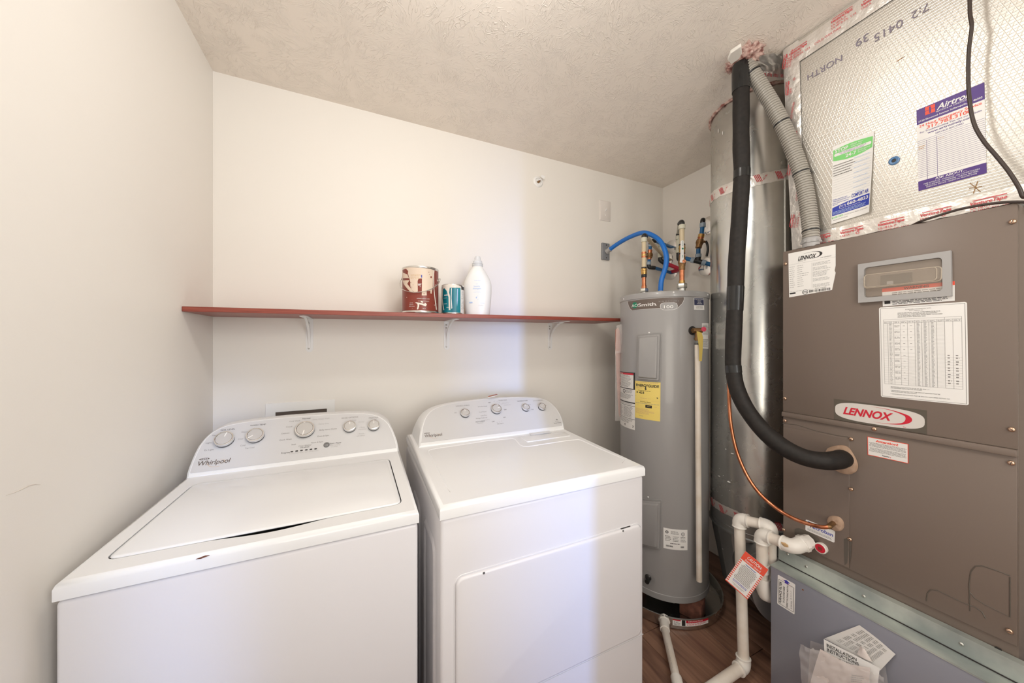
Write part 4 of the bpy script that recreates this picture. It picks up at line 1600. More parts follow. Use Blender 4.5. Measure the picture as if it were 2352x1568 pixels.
def cyl_poly(s, pts, m, layer=1):
    dense = densify(pts, .008)
    bm = bmesh.new()
    vs = [bm.verts.new((a, b, 0)) for a, b in dense]
    for f in tessellate_polygon([[Vector((a, b, 0)) for a, b in dense]]):
        try:
            bm.faces.new([vs[i] for i in f])
        except ValueError:
            pass
    xs = [a for a, b in dense]
    lo, hi = min(xs), max(xs)
    n = max(1, int((hi - lo) / .012))
    for k in range(1, n + 1):
        bmesh.ops.bisect_plane(bm, geom=bm.verts[:] + bm.edges[:] + bm.faces[:], plane_co=(lo + (hi - lo) * k / (n + 1), 0, 0), plane_no=(1, 0, 0))
    bm.verts.index_update()
    s.add([s.m.f(v.co.x, v.co.y, s.h0 + layer * s.STEP) for v in bm.verts], [[v.index for v in f.verts] for f in bm.faces], m)
    bm.free()


edge = [bp(*p) for p in ((428, 1318), (1105, 1266), (1107, 1290), (1085, 1340), (1050, 1375), (1026, 1396), (1000, 1412), (960, 1420), (880, 1421), (840, 1412), (815, 1402), (480, 1424), (455, 1405), (437, 1365))]
cyl_poly(sh, edge, INKW, 0)
cyl_poly(sh, [tuple(Vector(p) + (Vector(bp(770, 1345)) - Vector(p)).normalized() * .0018) for p in edge], INKBR, 1)
pill = [bp(*p) for p in ((815, 1372), (825, 1345), (860, 1332), (980, 1328), (1015, 1340), (1026, 1372), (1015, 1402), (975, 1417), (860, 1420), (825, 1408))]
cyl_poly(sh, pill, INKW, 2)
cyl_poly(sh, [tuple(Vector(p) + (Vector(bp(920, 1374)) - Vector(p)).normalized() * .0016) for p in pill], TANK, 3)
c_ = bp(514, 1363)
cyl_poly(sh, [(c_[0] + .0165 * math.cos(q), c_[1] + .0165 * math.sin(q)) for q in [2 * PI * k / 24 for k in range(24)]], INKDG, 2)
a, b = bp(478, 1388)
w1 = bp(553, 1370)[0] - a
sh.text('AO', a, b, .0155, INKW, fit=w1, bold=0.0, layer=4)
a, b = bp(556, 1381)
w1 = bp(764, 1360)[0] - a
sh.text('Smith', a, b, .0165, INKW, fit=w1, bold=.008, layer=4)
a, b = bp(772, 1364)
cyl_poly(sh, rrect(a - .001, a + .0016, b - .001, b + .0015, .0005, 2), INKW, 4)
a, b = bp(918, 1398)
sh.text('100', a, b, .0145, INKW, align='C', fit=bp(972, 1380)[0] - bp(862, 1380)[0], bold=0, layer=5)
a, b = bp(800, 1323)
sh.text('SIGNATURE', a, b, .0036, INKLT, fit=bp(1040, 1310)[0] - a, layer=4, space=1.6)
sh.build('brand_badge', heater)

# stickers on the tank
tp = lambda x, y: (1400 + x / 5.6, 720 + y / 5.6)
q = QuadMap(TM, tp(330, 862), tp(656, 886), tp(651, 1386), tp(330, 1334))
sh = Sheet(q)
sh.base_grid(INKY, 10, 1)
sh.scribble(.04, .96, .955, .985, 1, INKTAN, ragged=.1)
sh.text('ENERGYGUIDE', .5, .860, .068, INK, align='C', fit=.90, bold=.03)
sh.rect(.44, .80, .475, .87, INK)
sh.poly([(.40, .815), (.515, .815), (.457, .775)], INK, 1)
sh.scribble(.05, .40, .80, .845, 3, INKTAN, ragged=.3)
sh.text('Estimated Yearly Energy Cost', .40, .748, .020, INK, align='C', fit=.50, bold=.01)
sh.text('$ 423', .07, .672, .058, INK, fit=.33, bold=.025)
sh.line(.04, .605, .93, .585, .0016, INK)
sh.poly([(.86, .605), (.92, .605), (.89, .570)], INK)
sh.scribble(.25, .70, .545, .565, 1, INKTAN)
sh.rect(.03, .50, .97, .503, INKTAN, nu=6)
sh.text('First Hour Rating', .45, .450, .025, INK, align='C', fit=.42, bold=.01)
sh.scribble(.04, .96, .405, .430, 1, INKG, ragged=.02)
sh.rect(.45, .315, .70, .385, INK, nu=3)
sh.text('MEDIUM', .575, .345, .018, INKY, align='C')
for s_, x in (('LOW', .12), ('', .30), ('HIGH', .84)):
    if s_:
        sh.text(s_, x, .345, .018, INKTAN, align='C')
sh.scribble(.03, .85, .13, .28, 6, INKTAN, ragged=.4)
sh.text('ftc.gov/energy', .18, .075, .022, INKG, fit=.18)
sh.build('energy_label', heater)
# warning label to its left
q = QuadMap(TM, tp(140, 738), tp(331, 760), tp(327, 1498), tp(138, 1402))
sh = Sheet(q)
sh.base_grid(PAPER, 8, 1)
sh.rect(0, .70, 1, 1, INK, 1, nu=8)
sh.rect(.04, .955, .94, .985, INKR, 2, nu=8)
sh.text('DANGER', .12, .960, .018, INKW, layer=3, fit=.30)
sh.rect(.0, .715, .94, .953, PAPER, 2, nu=8)
sh.scribble(.24, .88, .73, .945, 11, INKG, 3, ragged=.3)
sh.rect(.06, .89, .14, .945, INK, 3)
sh.rect(.06, .81, .14, .87, INKR, 3)
sh.rect(.06, .74, .18, .80, MAROON, 3)
sh.ring(.50, .655, .085, .035, .35, INK, 2)
sh.scribble(.62, .95, .63, .69, 4, INKG, 2)
sh.scribble(.05, .95, .52, .61, 5, INKG, 2)
sh.rect(0, .455, 1, .475, INK, 2, nu=8)
sh.rect(.10, .458, .55, .472, INKG, 3)
sh.scribble(.05, .95, .425, .448, 2, INKG, 2)
sh.rect(0, .405, 1, .412, INK, 2, nu=8)
sh.scribble(.05, .42, .20, .39, 12, INKG, 2)
sh.scribble(.48, .95, .20, .39, 12, INKG, 2)
sh.rect(0, .175, 1, .182, INK, 2, nu=8)
sh.scribble(.15, .95, .09, .165, 4, INKG, 2)
sh.rrect(.55, .035, .95, .075, .006, INK, 2)
sh.text('WARNING', .62, .048, .014, INKW, layer=3, fit=.26)
sh.build('warning_label', heater)
# small navy label at the top right
q = QuadMap(TM, (1593, 684), (1616, 684), (1617.5, 711.5), (1594, 711))
sh = Sheet(q)
sh.base_grid(PAPER, 8, 1)
sh.rect(.03, .38, .97, .97, INKNAVY, 1, nu=8)
for i, s_ in enumerate(('IF YOU HAVE A PROBLEM', 'DO NOT', 'RETURN', 'THIS HEATER')):
    sh.text(s_, .5, .83 - i * .12, .075, INKW, align='C', layer=2)
sh.scribble(.15, .85, .08, .32, 4, INKG, 1, align='C')
sh.build('notice_label', heater)
# white rating plate below
zp = lambda x, y: (1380 + x / 2.761, 1000 + y / 2.761)
q = QuadMap(TM, zp(397, 582), zp(549, 597), zp(549, 726), zp(397, 712))
sh = Sheet(q)
sh.base_grid(PAPERW, 6, 1)
sh.ring(.14, .82, .06, .07, .4, INK)
sh.text('CE', .14, .80, .05, INK, align='C')
sh.ring(.80, .78, .075, .09, .22, INK)
sh.text('UL', .80, .75, .07, INK, align='C', fit=.07)
sh.scribble(.30, .66, .74, .90, 3, INKG)
for k in range(3):
    sh.scribble(.06 + .32 * k, .32 + .32 * k, .38, .66, 4, INKG, word=(.02, .06))
sh.scribble(.28, .75, .25, .33, 1, INK)
for x0, x1 in ((.10, .38), (.70, .83)):
    x = x0
    while x < x1:
        w = random.choice((.006, .012))
        sh.rect(x, .11, x + w, .19, INK)
        x += w + .008
sh.build('rating_plate', heater)
# label on the far right flank
q = QuadMap(TM, (1612, 742), (1627, 742), (1627, 801), (1612, 800))
sh = Sheet(q)
sh.base_grid(PAPER, 3, 1)
sh.rect(0, .42, 1, .50, INKOR, 1)
sh.scribble(.1, .9, .55, .95, 8, INKG)
sh.scribble(.1, .9, .05, .38, 8, INKG)
sh.build('side_label', heater)

# relief valve, its tags and the white discharge pipe
p, n = on_tank(1590, 759)
mb = MB()
mb.lathe([(.022, 0), (.022, .003), (.015, .004)], p, n, BLACKPL, 24)
vdir = Vector((0.35, -0.94, 0)).normalized()
q1 = p + n * .018
mb.cyl(p, q1, .011, BRONZE, n=16)
q2 = q1 + Vector((CS, -SN, 0)) * .034
mb.cyl(q1 - Vector((CS, -SN, 0)) * .012, q2, .0125, BRONZE, n=16)
mb.cyl(q1 + Vector((CS, -SN, 0)) * .012 + Vector((0, 0, .004)), q1 + Vector((CS, -SN, 0)) * .012 + Vector((0, 0, -.050)), .0115, BRONZE, n=16)
mb.cyl(q1 + Vector((CS, -SN, 0)) * .012 + Vector((0, 0, -.036)), q1 + Vector((CS, -SN, 0)) * .012 + Vector((0, 0, -.046)), .0145, BRONZE, n=12)
valve = mb.build('relief_valve', heater)
mb = MB()
mb.lathe([(.012, 0), (.012, .002), (.004, .0025)], q2 + Vector((-SN, -CS, 0)) * .013 + Vector((.002, 0, .006)), (-SN, -CS, 0), mat('red_tag', (0.62, 0.05, 0.10), .4), 20)
mb.build('red_tag', valve)
mb = MB()
dd = (q1 + Vector((CS, -SN, 0)) * .012)
dep = dd.x * SN + dd.y * CS
top_ = Vector((dd.x, dd.y, EYE + (784 - 787) / FOC * dep))
bot_ = at_depth(1606, 1334, dep - .03)
mb.tube([top_, top_.lerp(bot_, .5), bot_], .0128, PVC, 18)
mb.lathe([(.0133, 0), (.0133, .010)], top_, (0, 0, -1), DARKGREY, 18)
mb.build('discharge_pipe', heater)
mb = MB()
pt = [at_depth(x, y, dep - .035) for x, y in ((1600, 760), (1612, 764), (1615, 775), (1614, 800), (1612, 829), (1606, 829), (1606, 800), (1603, 780))]
mb.prism(pt, Vector((SN, CS, 0)) * .001, YELLOWTAG)
tg = mb.build('yellow_tag', valve)
# drain valve recess near the bottom
p, n = on_tank(1489, 1327)
mb = MB()
mb.lathe([(.034, .0008), (.034, .002), (.020, .002), (.018, .001), (.0001, .001)], p, n, TANK, 28)
mb.lathe([(.016, .0022), (.014, .004), (.010, .012), (.0001, .013)], p + n * .0002 + Vector((0, 0, .004)), n, BLACKPL, 20)
mb.lathe([(.011, .002), (.011, .020), (.0001, .021)], p + Vector((0, 0, -.010)), n, BLACKPL, 16)
mb.build('drain_valve', heater)
# clear document pouch hanging at the left flank
VD = Vector((SN, CS, 0))
lp = [at_depth(x, y, 1.955) for x, y in ((1414.5, 757), (1420, 752), (1424, 760), (1426, 800), (1424, 850), (1427, 962), (1421.5, 950), (1417, 860), (1414, 790))]
mb = MB()
mb.prism(lp, VD * .012, mat('pink_paper', (.58, .33, .28), .55))
mb.build('folded_leaflet', heater, bevel=.001, seg=1)
mb = MB()
f0 = [at_depth(x, y, d) for x, y, d in ((1415, 748, 1.945), (1444, 738, 1.90), (1438, 806, 1.90), (1412, 812, 1.945))]
mb.grid(lambda u, v: f0[0].lerp(f0[1], u).lerp(f0[3].lerp(f0[2], u), v) - VD * (.010 + .012 * noise.noise(Vector((u * 4, v * 5, 1))) + .004 * noise.noise(Vector((u * 13, v * 13, 4)))), 14, 14, FILM)
mb.grid(lambda u, v: at_depth(1413 + 16 * u, 806 + 160 * v, 1.945) - VD * .003 * noise.noise(Vector((u * 3, v * 9, 2))), 4, 16, FILM)
mb.build('clear_pouch', heater, fix=False)

# -- pan, brick, drain
PR = 0.288
pan = thing('drain_pan', 'round galvanised drain pan under the water heater with a red and white sticker', 'drain pan', (TC.x, TC.y, 0))
mb = MB()
o_ = Vector((TC.x, TC.y, 0.001))
mb.lathe([(.0001, 0), (PR - .012, 0), (PR - .004, .004), (PR, .052), (PR + .004, .054), (PR + .004, .058), (PR - .002, .058), (PR - .004, .052), (PR - .008, .008), (PR - .016, .005), (.0001, .005)], o_, (0, 0, 1), GALV, 72, caps=False)
mb.build('tray', pan)
PMAP = CylMap(TC.x, TC.y, PR - .0005)
q = QuadMap(PMAP, zp(455, 1156), zp(680, 1148), zp(680, 1186), zp(455, 1200))
sh = Sheet(q, .001)
sh.base_grid(PAPERW, 8, 1)
sh.rect(.0, .72, .20, 1, INKR, 1, nu=2)
sh.rect(.34, .5, 1, 1, INKR, 1, nu=5)
sh.rect(.23, .05, .32, .95, INK, 1)
sh.text('DRAIN PAN', .40, .62, .22, INKW, layer=2, fit=.4)
sh.scribble(.03, .2, .1, .65, 4, INKG, 1)
sh.scribble(.36, .95, .1, .45, 3, INKR, 1)
sh.build('pan_sticker', pan)


def brick(label, ang, d, px=None):
    c_ = TC + Vector((math.cos(ang), math.sin(ang))) * d
    mb = MB()
    mb.box(-.05, .05, -.045, .045, 0, TZ0 - .0075, BRICKM)
    o = mb.build('brick', bevel=.004, seg=2)
    o.location = (c_.x, c_.y, .0063)
    o.rotation_euler = (0, 0, ang + .5)
    tag(o, label, 'brick')


base_a = math.atan2(1.172 - TC.y, 1.545 - TC.x)
brick('dark red brick in the drain pan propping the front of the water heater', base_a, .198)
brick('dark red brick at the back of the drain pan under the water heater', base_a + 2.1, .15)
brick('dark red brick behind the dryer corner in the drain pan under the heater', base_a - 2.1, .15)

pd = thing('pan_drain_pipe', 'thin cream plastic drain pipe running across the floor from the drain pan', 'pipe', (1.23, 1.05, 0))
pa = TC + (Vector((1.333, 1.165)) - TC).normalized() * (PR + .0)
P0 = Vector((pa.x, pa.y, .034))
P1 = on_z(1524, 1432, .034)
P2 = on_z(1556, 1568, .026)
P3 = P2 + (P2 - P1) * .6
P3.z = .022
dirn = (P1 - P0).normalized()
mb = MB()
mb.cyl(P0 - (P2 - P1).normalized() * .012, P1 + (P2 - P1).normalized() * .035, .0215, PVCFIT, n=20)
mb.cyl(P0 - (P2 - P1).normalized() * .012, P0 + (P2 - P1).normalized() * .006, .026, PVCFIT, n=8)
mb.build('coupling', pd)
mb = MB()
mb.cyl(P1, P3, .0165, PVC, n=20)
pp = mb.build('pipe', pd)
mb = MB()
mb.cyl(on_z(1553, 1556, .026), P3, .0215, PVCFIT, n=20)
mb.build('coupling', pd)
ax = (P3 - P1).normalized()
side = Vector((0, 0, 1)).cross(ax).normalized()
sh = Sheet(PlaneMap(P1.lerp(P2, .35) + Vector((0, 0, .0162)), ax, -side), .001)
sh.text('12-22 BC1-P   SCH 40', 0.0, -.004, .008, INKG, fit=.12)
sh.text('ASTM D-1785 PVC', .02, .005, .004, INKG, fit=.12)
sh.build('pipe_lettering', pd)['kind'] = 'stuff'

# ------------------------------------------------------------------ water pipes above the heater
PERP = Vector((.661, -.750, 0))
TOPZ = TZ1 + .0006


def h_at(py, d=1.90):
    return EYE + (784 - py) / FOC * d


def fitting(mb, c, axis, r, l, m, n=20):
    a = Vector(axis).normalized()
    mb.lathe([(r * .92, -l / 2), (r, -l * .42), (r, l * .42), (r * .92, l / 2)], c, a, m, n)


def hexnut(mb, c, r, h, m):
    mb.lathe([(r * .9, 0), (r, h * .15), (r, h * .85), (r * .9, h)], c, (0, 0, 1), m, 6)


def pcs(px, py, d):
    return at_depth(px, py, d)


# left riser
LX = Vector((TC.x, TC.y, 0)) - PERP * .0975
left = thing('hot_water_riser', 'copper and cream pipe riser on the left of the water heater top', 'pipe', (LX.x, LX.y, TOPZ))
mb = MB()
mb.cyl((LX.x, LX.y, TOPZ), (LX.x, LX.y, h_at(668)), .016, STEEL, n=20)
hexnut(mb, (LX.x, LX.y, h_at(669)), .0235, h_at(660) - h_at(669), STEEL)
mb.build('union_nut', left)
mb = MB()
mb.cyl((LX.x, LX.y, h_at(662)), (LX.x, LX.y, h_at(630)), .0115, COPPER, n=20)
mb.lathe([(.0138, 0), (.0138, .022)], (LX.x, LX.y, h_at(662)), (0, 0, 1), COPPER, 20)
mb.build('copper_stub', left)
mb = MB()
for a, b, r, m in ((634, 626, .0150, BLACKPL), (627, 613, .0160, BRASS), (619, 614.5, .0175, BRASS), (613, 610, .0150, BLACKPL)):
    mb.lathe([(r * .94, 0), (r, .002), (r, h_at(b) - h_at(a) - .002), (r * .94, h_at(b) - h_at(a))], (LX.x, LX.y, h_at(a)), (0, 0, 1), m, 20)
mb.build('push_coupling', left)
mb = MB()
mb.cyl((LX.x, LX.y, h_at(612)), (LX.x, LX.y, h_at(541)), .0125, PEX, n=20)
mb.build('plastic_pipe', left)
mb = MB()
for a, b, m in ((588, 584.5, COPPER), (579, 574.5, COPPER), (583.5, 580, BRASS)):
    mb.cyl((LX.x, LX.y, h_at(a)), (LX.x, LX.y, h_at(b)), .0140, m, n=20)
mb.build('crimp_ring', left)
mb = MB()
mb.cyl((LX.x, LX.y, h_at(551)), (LX.x, LX.y, h_at(541)), .0165, PEXBAND, n=20)
mb.build('sleeve', left)
mb = MB()
E0 = Vector((LX.x, LX.y, h_at(543)))
mb.tube(smooth_path([E0 - Vector((0, 0, .006)), E0 + Vector((0, 0, .014)), E0 + Vector((.012, .006, .020)), E0 + Vector((.030, .016, .021))], 5), .0140, BLACKPL, 14)
mb.build('elbow', left)
far = Vector((RIGHT, 1.75, E0.z + .02))
mb = MB()
e1 = E0 + Vector((.030, .016, .021))
wall1 = on_x(1533, 560, RIGHT)
mb.tube([e1, Vector((RIGHT, wall1.y + .0, e1.z - .0))], .0122, PEX, 14)
mb.build('plastic_pipe', left)
mb = MB()
mb.lathe([(.052, .0004), (.052, .004), (.040, .010), (.016, .012)], (RIGHT, wall1.y, e1.z), (-1, 0, 0), CHROME, 32)
mb.build('wall_plate', left)

# right riser with the white-lever ball valve
RX = Vector((TC.x, TC.y, 0)) + PERP * .0975
rgt = thing('cold_water_riser', 'copper pipe riser with a white lever valve on the right of the heater top', 'pipe', (RX.x, RX.y, TOPZ))
dR = RX.x * SN + RX.y * CS


def rz(py):
    return EYE + (784 - py) / FOC * dR


mb = MB()
mb.cyl((RX.x, RX.y, TOPZ), (RX.x, RX.y, rz(662)), .0185, STEEL, n=20)
hexnut(mb, (RX.x, RX.y, rz(662.5)), .0265, rz(651) - rz(662.5), STEEL)
mb.build('union_nut', rgt)
mb = MB()
mb.cyl((RX.x, RX.y, rz(653)), (RX.x, RX.y, rz(612)), .0130, COPPER, n=20)
mb.lathe([(.0155, 0), (.0155, .018)], (RX.x, RX.y, rz(652)), (0, 0, 1), BRASS, 20)
mb.build('copper_stub', rgt)
mb = MB()
for a, b, r, m in ((620, 610, .0158, BRONZE), (612, 588, .0175, BRONZE), (606, 598, .0200, BRONZE), (590, 582, .0140, COPPER), (583.5, 581, .0165, BLACKPL), (581, 563, .0160, BRASS), (572, 568, .0175, BRASS), (564, 560.5, .0165, BLACKPL)):
    hh = rz(b) - rz(a)
    mb.lathe([(r * .93, 0), (r, hh * .12), (r, hh * .88), (r * .93, hh)], (RX.x, RX.y, rz(a)), (0, 0, 1), m, 22)
bv = mb.build('ball_valve', rgt)
fw = Vector((-SN, -CS, 0))
rt = Vector((CS, -SN, 0))
sp0 = Vector((RX.x, RX.y, rz(603)))
mb = MB()
mb.cyl(sp0, sp0 + fw * .032 - rt * .006, .008, BRASS, n=14)
mb.lathe([(.010, 0), (.010, .003), (.004, .004)], sp0 + fw * .033 - rt * .006, fw, COPPER, 6)
mb.build('valve_stem', bv)
mb = MB()
lv0 = sp0 + fw * .030 - rt * .012
dz_ = rz(556) - rz(603)
mb.prism([lv0 + rt * a + Vector((0, 0, b)) for a, b in ((-.016, -.006), (.012, -.010), (.017, .004), (.006, .012), (.006, dz_ - .008), (.003, dz_), (-.006, dz_ + .001), (-.011, dz_ - .006), (-.013, .010))], fw * .004, BRACKET)
lev = mb.build('lever', bv, bevel=.001, seg=1)
sh = Sheet(PlaneMap(lv0 + fw * .0044 + Vector((0, 0, .012)), (0, 0, 1), -rt), .0003)
sh.text('FNW', .008, -.001, .0045, INKDG, bold=.02)
sh.ring(.056, .0012, .005, .005, .9, INKDG)
sh.text('600 WOG', .070, -.001, .0042, INKDG)
sh.build('lever_lettering', bv)['kind'] = 'stuff'
mb = MB()
mb.cyl((RX.x, RX.y, rz(561)), (RX.x, RX.y, rz(517)), .0128, PEX, n=20)
mb.build('plastic_pipe', rgt)
mb = MB()
mb.lathe([(.0165, 0), (.0175, .003), (.0175, .020), (.0165, .023)], (RX.x, RX.y, rz(526)), (0, 0, 1), PEXBAND, 20)
mb.build('sleeve', rgt)
E0 = Vector((RX.x, RX.y, rz(518)))
back = Vector((.55, .83, 0)).normalized()
mb = MB()
mb.tube(smooth_path([E0 - Vector((0, 0, .004)), E0 + Vector((0, 0, .014)), E0 + Vector((0, 0, .022)) + back * .012, E0 + Vector((0, 0, .021)) + back * .034], 5), .0140, BLACKPL, 14)
mb.build('elbow', rgt)
mb = MB()
f0 = E0 + Vector((0, 0, .021)) + back * .032
f1 = at_depth(1559, 534, 2.18)
mb.tube([f0, f1], .0125, PEXBAND, 14)
mb.build('plastic_pipe', rgt)
mb = MB()
f2 = at_depth(1559, 585, 2.18)
mb.tube(smooth_path([f1, f1 + Vector((0, 0, -.03)), f2], 4), .0135, PEXBAND, 14)
mb.cyl(f1 + Vector((0, 0, -.008)), f1 + Vector((0, 0, -.022)), .0165, BLACKPL, n=16)
mb.cyl(f1 + Vector((0, 0, -.022)), f1 + Vector((0, 0, -.045)), .0180, PEXBAND, n=16)
mb.cyl(f2 + Vector((0, 0, .012)), f2 + Vector((0, 0, .034)), .0180, PEXBAND, n=16)
mb.build('drop_pipe', rgt)
mb = MB()
wl = Vector((RIGHT, f2.y + .28, f2.z - .03))
mb.tube(smooth_path([f2 + Vector((0, 0, .012)), f2 + Vector((0, 0, -.016)), f2 + Vector((.012, .008, -.024)), f2 + Vector((.034, .018, -.024))], 4), .0145, BLACKPL, 14)
mb.build('elbow', rgt)

# red pipe to the wall, low behind the riser
wr = on_x(1560, 626, RIGHT)
rp = thing('red_water_pipe', 'short red pipe between the cream pipe drop and the back corner wall', 'pipe', (wr.x - .2, wr.y, wr.z))
r0 = at_depth(1521, 601, 2.42)
r1 = at_depth(1562, 618, 2.40)
mb = MB()
mb.tube([r0, r1], .0135, PEXRED, 14)
mb.build('pipe', rp)
mb = MB()
d0 = at_depth(1517, 560, 2.42)
mb.tube([d0, d0.lerp(r0, .5), Vector((d0.x, d0.y, r0.z + .02))], .0130, PEXBAND, 14)
mb.cyl((d0.x, d0.y, r0.z + .03), (d0.x, d0.y, r0.z + .058), .0185, PEXBAND, n=16)
mb.cyl((d0.x, d0.y, d0.z - .02), (d0.x, d0.y, d0.z), .0185, PEXBAND, n=16)
mb.build('drop_pipe', rp)
mb = MB()
mb.tube(smooth_path([Vector((d0.x, d0.y, r0.z + .032)), Vector((d0.x, d0.y, r0.z + .012)), r0 + (r1 - r0).normalized() * .006, r0 + (r1 - r0).normalized() * .022], 4), .0155, BLACKPL, 14)
mb.build('elbow', rp)
mb = MB()
mb.tube([r1, Vector((RIGHT, r1.y + .12, r1.z))], .0135, PEXRED, 14)
mb.lathe([(.050, .0004), (.050, .004), (.036, .010), (.015, .012)], (RIGHT, r1.y + .12, r1.z), (-1, 0, 0), CHROME, 32)
mb.build('wall_plate', rp)

# blue pipe loop with bronze valve behind the left riser
bl = thing('blue_water_loop', 'small blue pipe loop with a bronze valve behind the left riser', 'pipe', tuple(at_depth(1492, 612, 2.35)))
D = 2.36
pts = [at_depth(x, y, D) for x, y in ((1530, 554), (1500, 553), (1495, 556), (1494, 562), (1490, 608), (1491, 613), (1497, 614.5), (1534, 617))]
mb = MB()
w_a = Vector((RIGHT, pts[0].y + .09, pts[0].z))
mb.tube([pts[1] + (pts[0] - pts[1]) * .15, w_a], .0115, PEXBLUE, 14)
mb.build('pipe', bl)
mb = MB()
mb.lathe([(.050, .0004), (.050, .004), (.036, .010), (.014, .012)], w_a, (-1, 0, 0), CHROME, 32)
mb.build('wall_plate', bl)
mb = MB()
mb.tube(smooth_path([pts[1] + (pts[0] - pts[1]) * .22, pts[1], pts[2], pts[3]], 4), .0135, BLACKPL, 14)
mb.build('elbow', bl)
mb = MB()
mb.tube([pts[3], pts[4]], .0110, PEXBLUE, 14)
mb.build('pipe', bl)
mb = MB()
for t0_, t1_, r, m in ((.0, .10, .0150, PEXGREY), (.86, 1.0, .0150, PEXGREY), (.26, .33, .0155, COPPER), (.33, .42, .0140, COPPER), (.42, .66, .0190, BRONZE), (.48, .58, .0215, BRONZE), (.66, .74, .0145, COPPER)):
    a, b = pts[3].lerp(pts[4], t0_), pts[3].lerp(pts[4], t1_)
    mb.cyl(a, b, r, m, n=18)
mb.build('ball_valve', bl)
mb = MB()
mid_ = pts[3].lerp(pts[4], .53)
mb.cyl(mid_, mid_ - rt * .030 + fw * .012, .0065, STEEL, n=12)
mb.cyl(mid_ - rt * .030 + fw * .012, mid_ - rt * .033 + fw * .013, .0115, STEEL, n=12)
mb.build('valve_stem', bl)
mb = MB()
mb.tube(smooth_path([pts[4] + Vector((0, 0, .01)), pts[5], pts[6], pts[6] + (pts[7] - pts[6]) * .2], 4), .0135, BLACKPL, 14)
mb.build('elbow', bl)
mb = MB()
w_b = Vector((RIGHT, pts[7].y + .09, pts[7].z))
mb.tube([pts[6] + (pts[7] - pts[6]) * .15, w_b], .0115, PEXBLUE, 14)
mb.build('pipe', bl)
mb = MB()
mb.lathe([(.050, .0004), (.050, .004), (.036, .010), (.014, .012)], w_b, (-1, 0, 0), CHROME, 32)
mb.build('wall_plate', bl)

# blue shut-off line with black lever, beside the duct
bs = thing('blue_water_line', 'blue pipe with a bronze valve and black lever beside the metal duct', 'pipe', tuple(at_depth(1605, 600, 2.1)))
D = 2.12
q = [at_depth(x, y, D) for x, y in ((1614, 508), (1614, 516), (1611, 540), (1604, 570), (1604, 590))]
mb = MB()
mb.tube([q[1], q[2]], .0125, PEXBLUE, 14)
mb.build('pipe', bs)
mb = MB()
mb.tube(smooth_path([q[0] + Vector((.03, .02, .012)), q[0] + Vector((.008, .004, .010)), q[0], q[1] + Vector((0, 0, .006))], 4), .0145, BLACKPL, 14)
mb.build('elbow', bs)
mb = MB()
mb.cyl(q[1] + Vector((0, 0, .010)), q[1] + Vector((0, 0, -.016)), .0172, PEXGREY, n=18)
mb.build('sleeve', bs)
mb = MB()
a, b = q[2], q[3]
for t0_, t1_, r, m in ((-.05, .20, .0185, BRASS), (.20, .34, .0165, COPPER), (.34, .72, .0195, BRONZE), (.44, .62, .0225, BRONZE), (.72, .98, .0180, BRONZE)):
    mb.cyl(a.lerp(b, t0_), a.lerp(b, t1_), r, m, n=18)
v = mb.build('ball_valve', bs)
mb = MB()
mid_ = a.lerp(b, .52)
mb.cyl(mid_, mid_ + rt * .030 + fw * .006, .0075, BRONZE, n=12)
mb.build('valve_stem', v)
mb = MB()
l0 = mid_ + rt * .032 + fw * .008
mb.tube(smooth_path([l0 + Vector((0, 0, .004)), l0 + rt * .010 + Vector((0, 0, -.016)), l0 + rt * .014 + Vector((0, 0, -.050)), l0 + rt * .006 + Vector((0, 0, -.092))], 6), .0068, BLACKPL, 12)
mb.build('lever', v)
mb = MB()
mb.tube([q[3] + Vector((0, 0, -.004)), q[4]], .0125, PEXBLUE, 14)
mb.build('pipe', bs)
mb = MB()
mb.cyl(q[4] + Vector((0, 0, .018)), q[4] + Vector((0, 0, -.002)), .0175, PEXGREY, n=18)
mb.build('sleeve', bs)
mb = MB()
t_l, t_c, t_r = at_depth(1575, 593, D + .05), at_depth(1603, 600, D), at_depth(1632, 607, D - .03)
mb.tube([t_c + (t_l - t_c) * .4, t_c, t_c + (t_r - t_c) * .4], .0155, BLACKPL, 14)
mb.cyl(t_c, q[4], .0155, BLACKPL, n=14)
mb.build('tee', bs)
mb = MB()
mb.tube([t_l, t_c + (t_l - t_c) * .3], .0128, PEXBLUE, 14)
mb.build('pipe', bs)
mb = MB()
mb.tube([t_c + (t_r - t_c) * .3, t_r], .0128, PEXBLUE, 14)
mb.build('pipe', bs)
mb = MB()
mb.cyl(t_c + (t_l - t_c) * .25, t_c + (t_l - t_c) * .52, .0178, PEXGREY, n=18)
mb.build('sleeve', bs)
mb = MB()
mb.cyl(t_c + (t_r - t_c) * .30, t_c + (t_r - t_c) * .62, .0178, PEXGREY, n=18)
mb.build('sleeve', bs)
for px, py in ((1628, 518), (1624, 613)):
    w = on_x(px, py, RIGHT)
    mb = MB()
    mb.lathe([(.060, .0004), (.060, .004), (.044, .010), (.016, .012)], w, (-1, 0, 0), CHROME, 36)
    mb.build('wall_plate', bs)

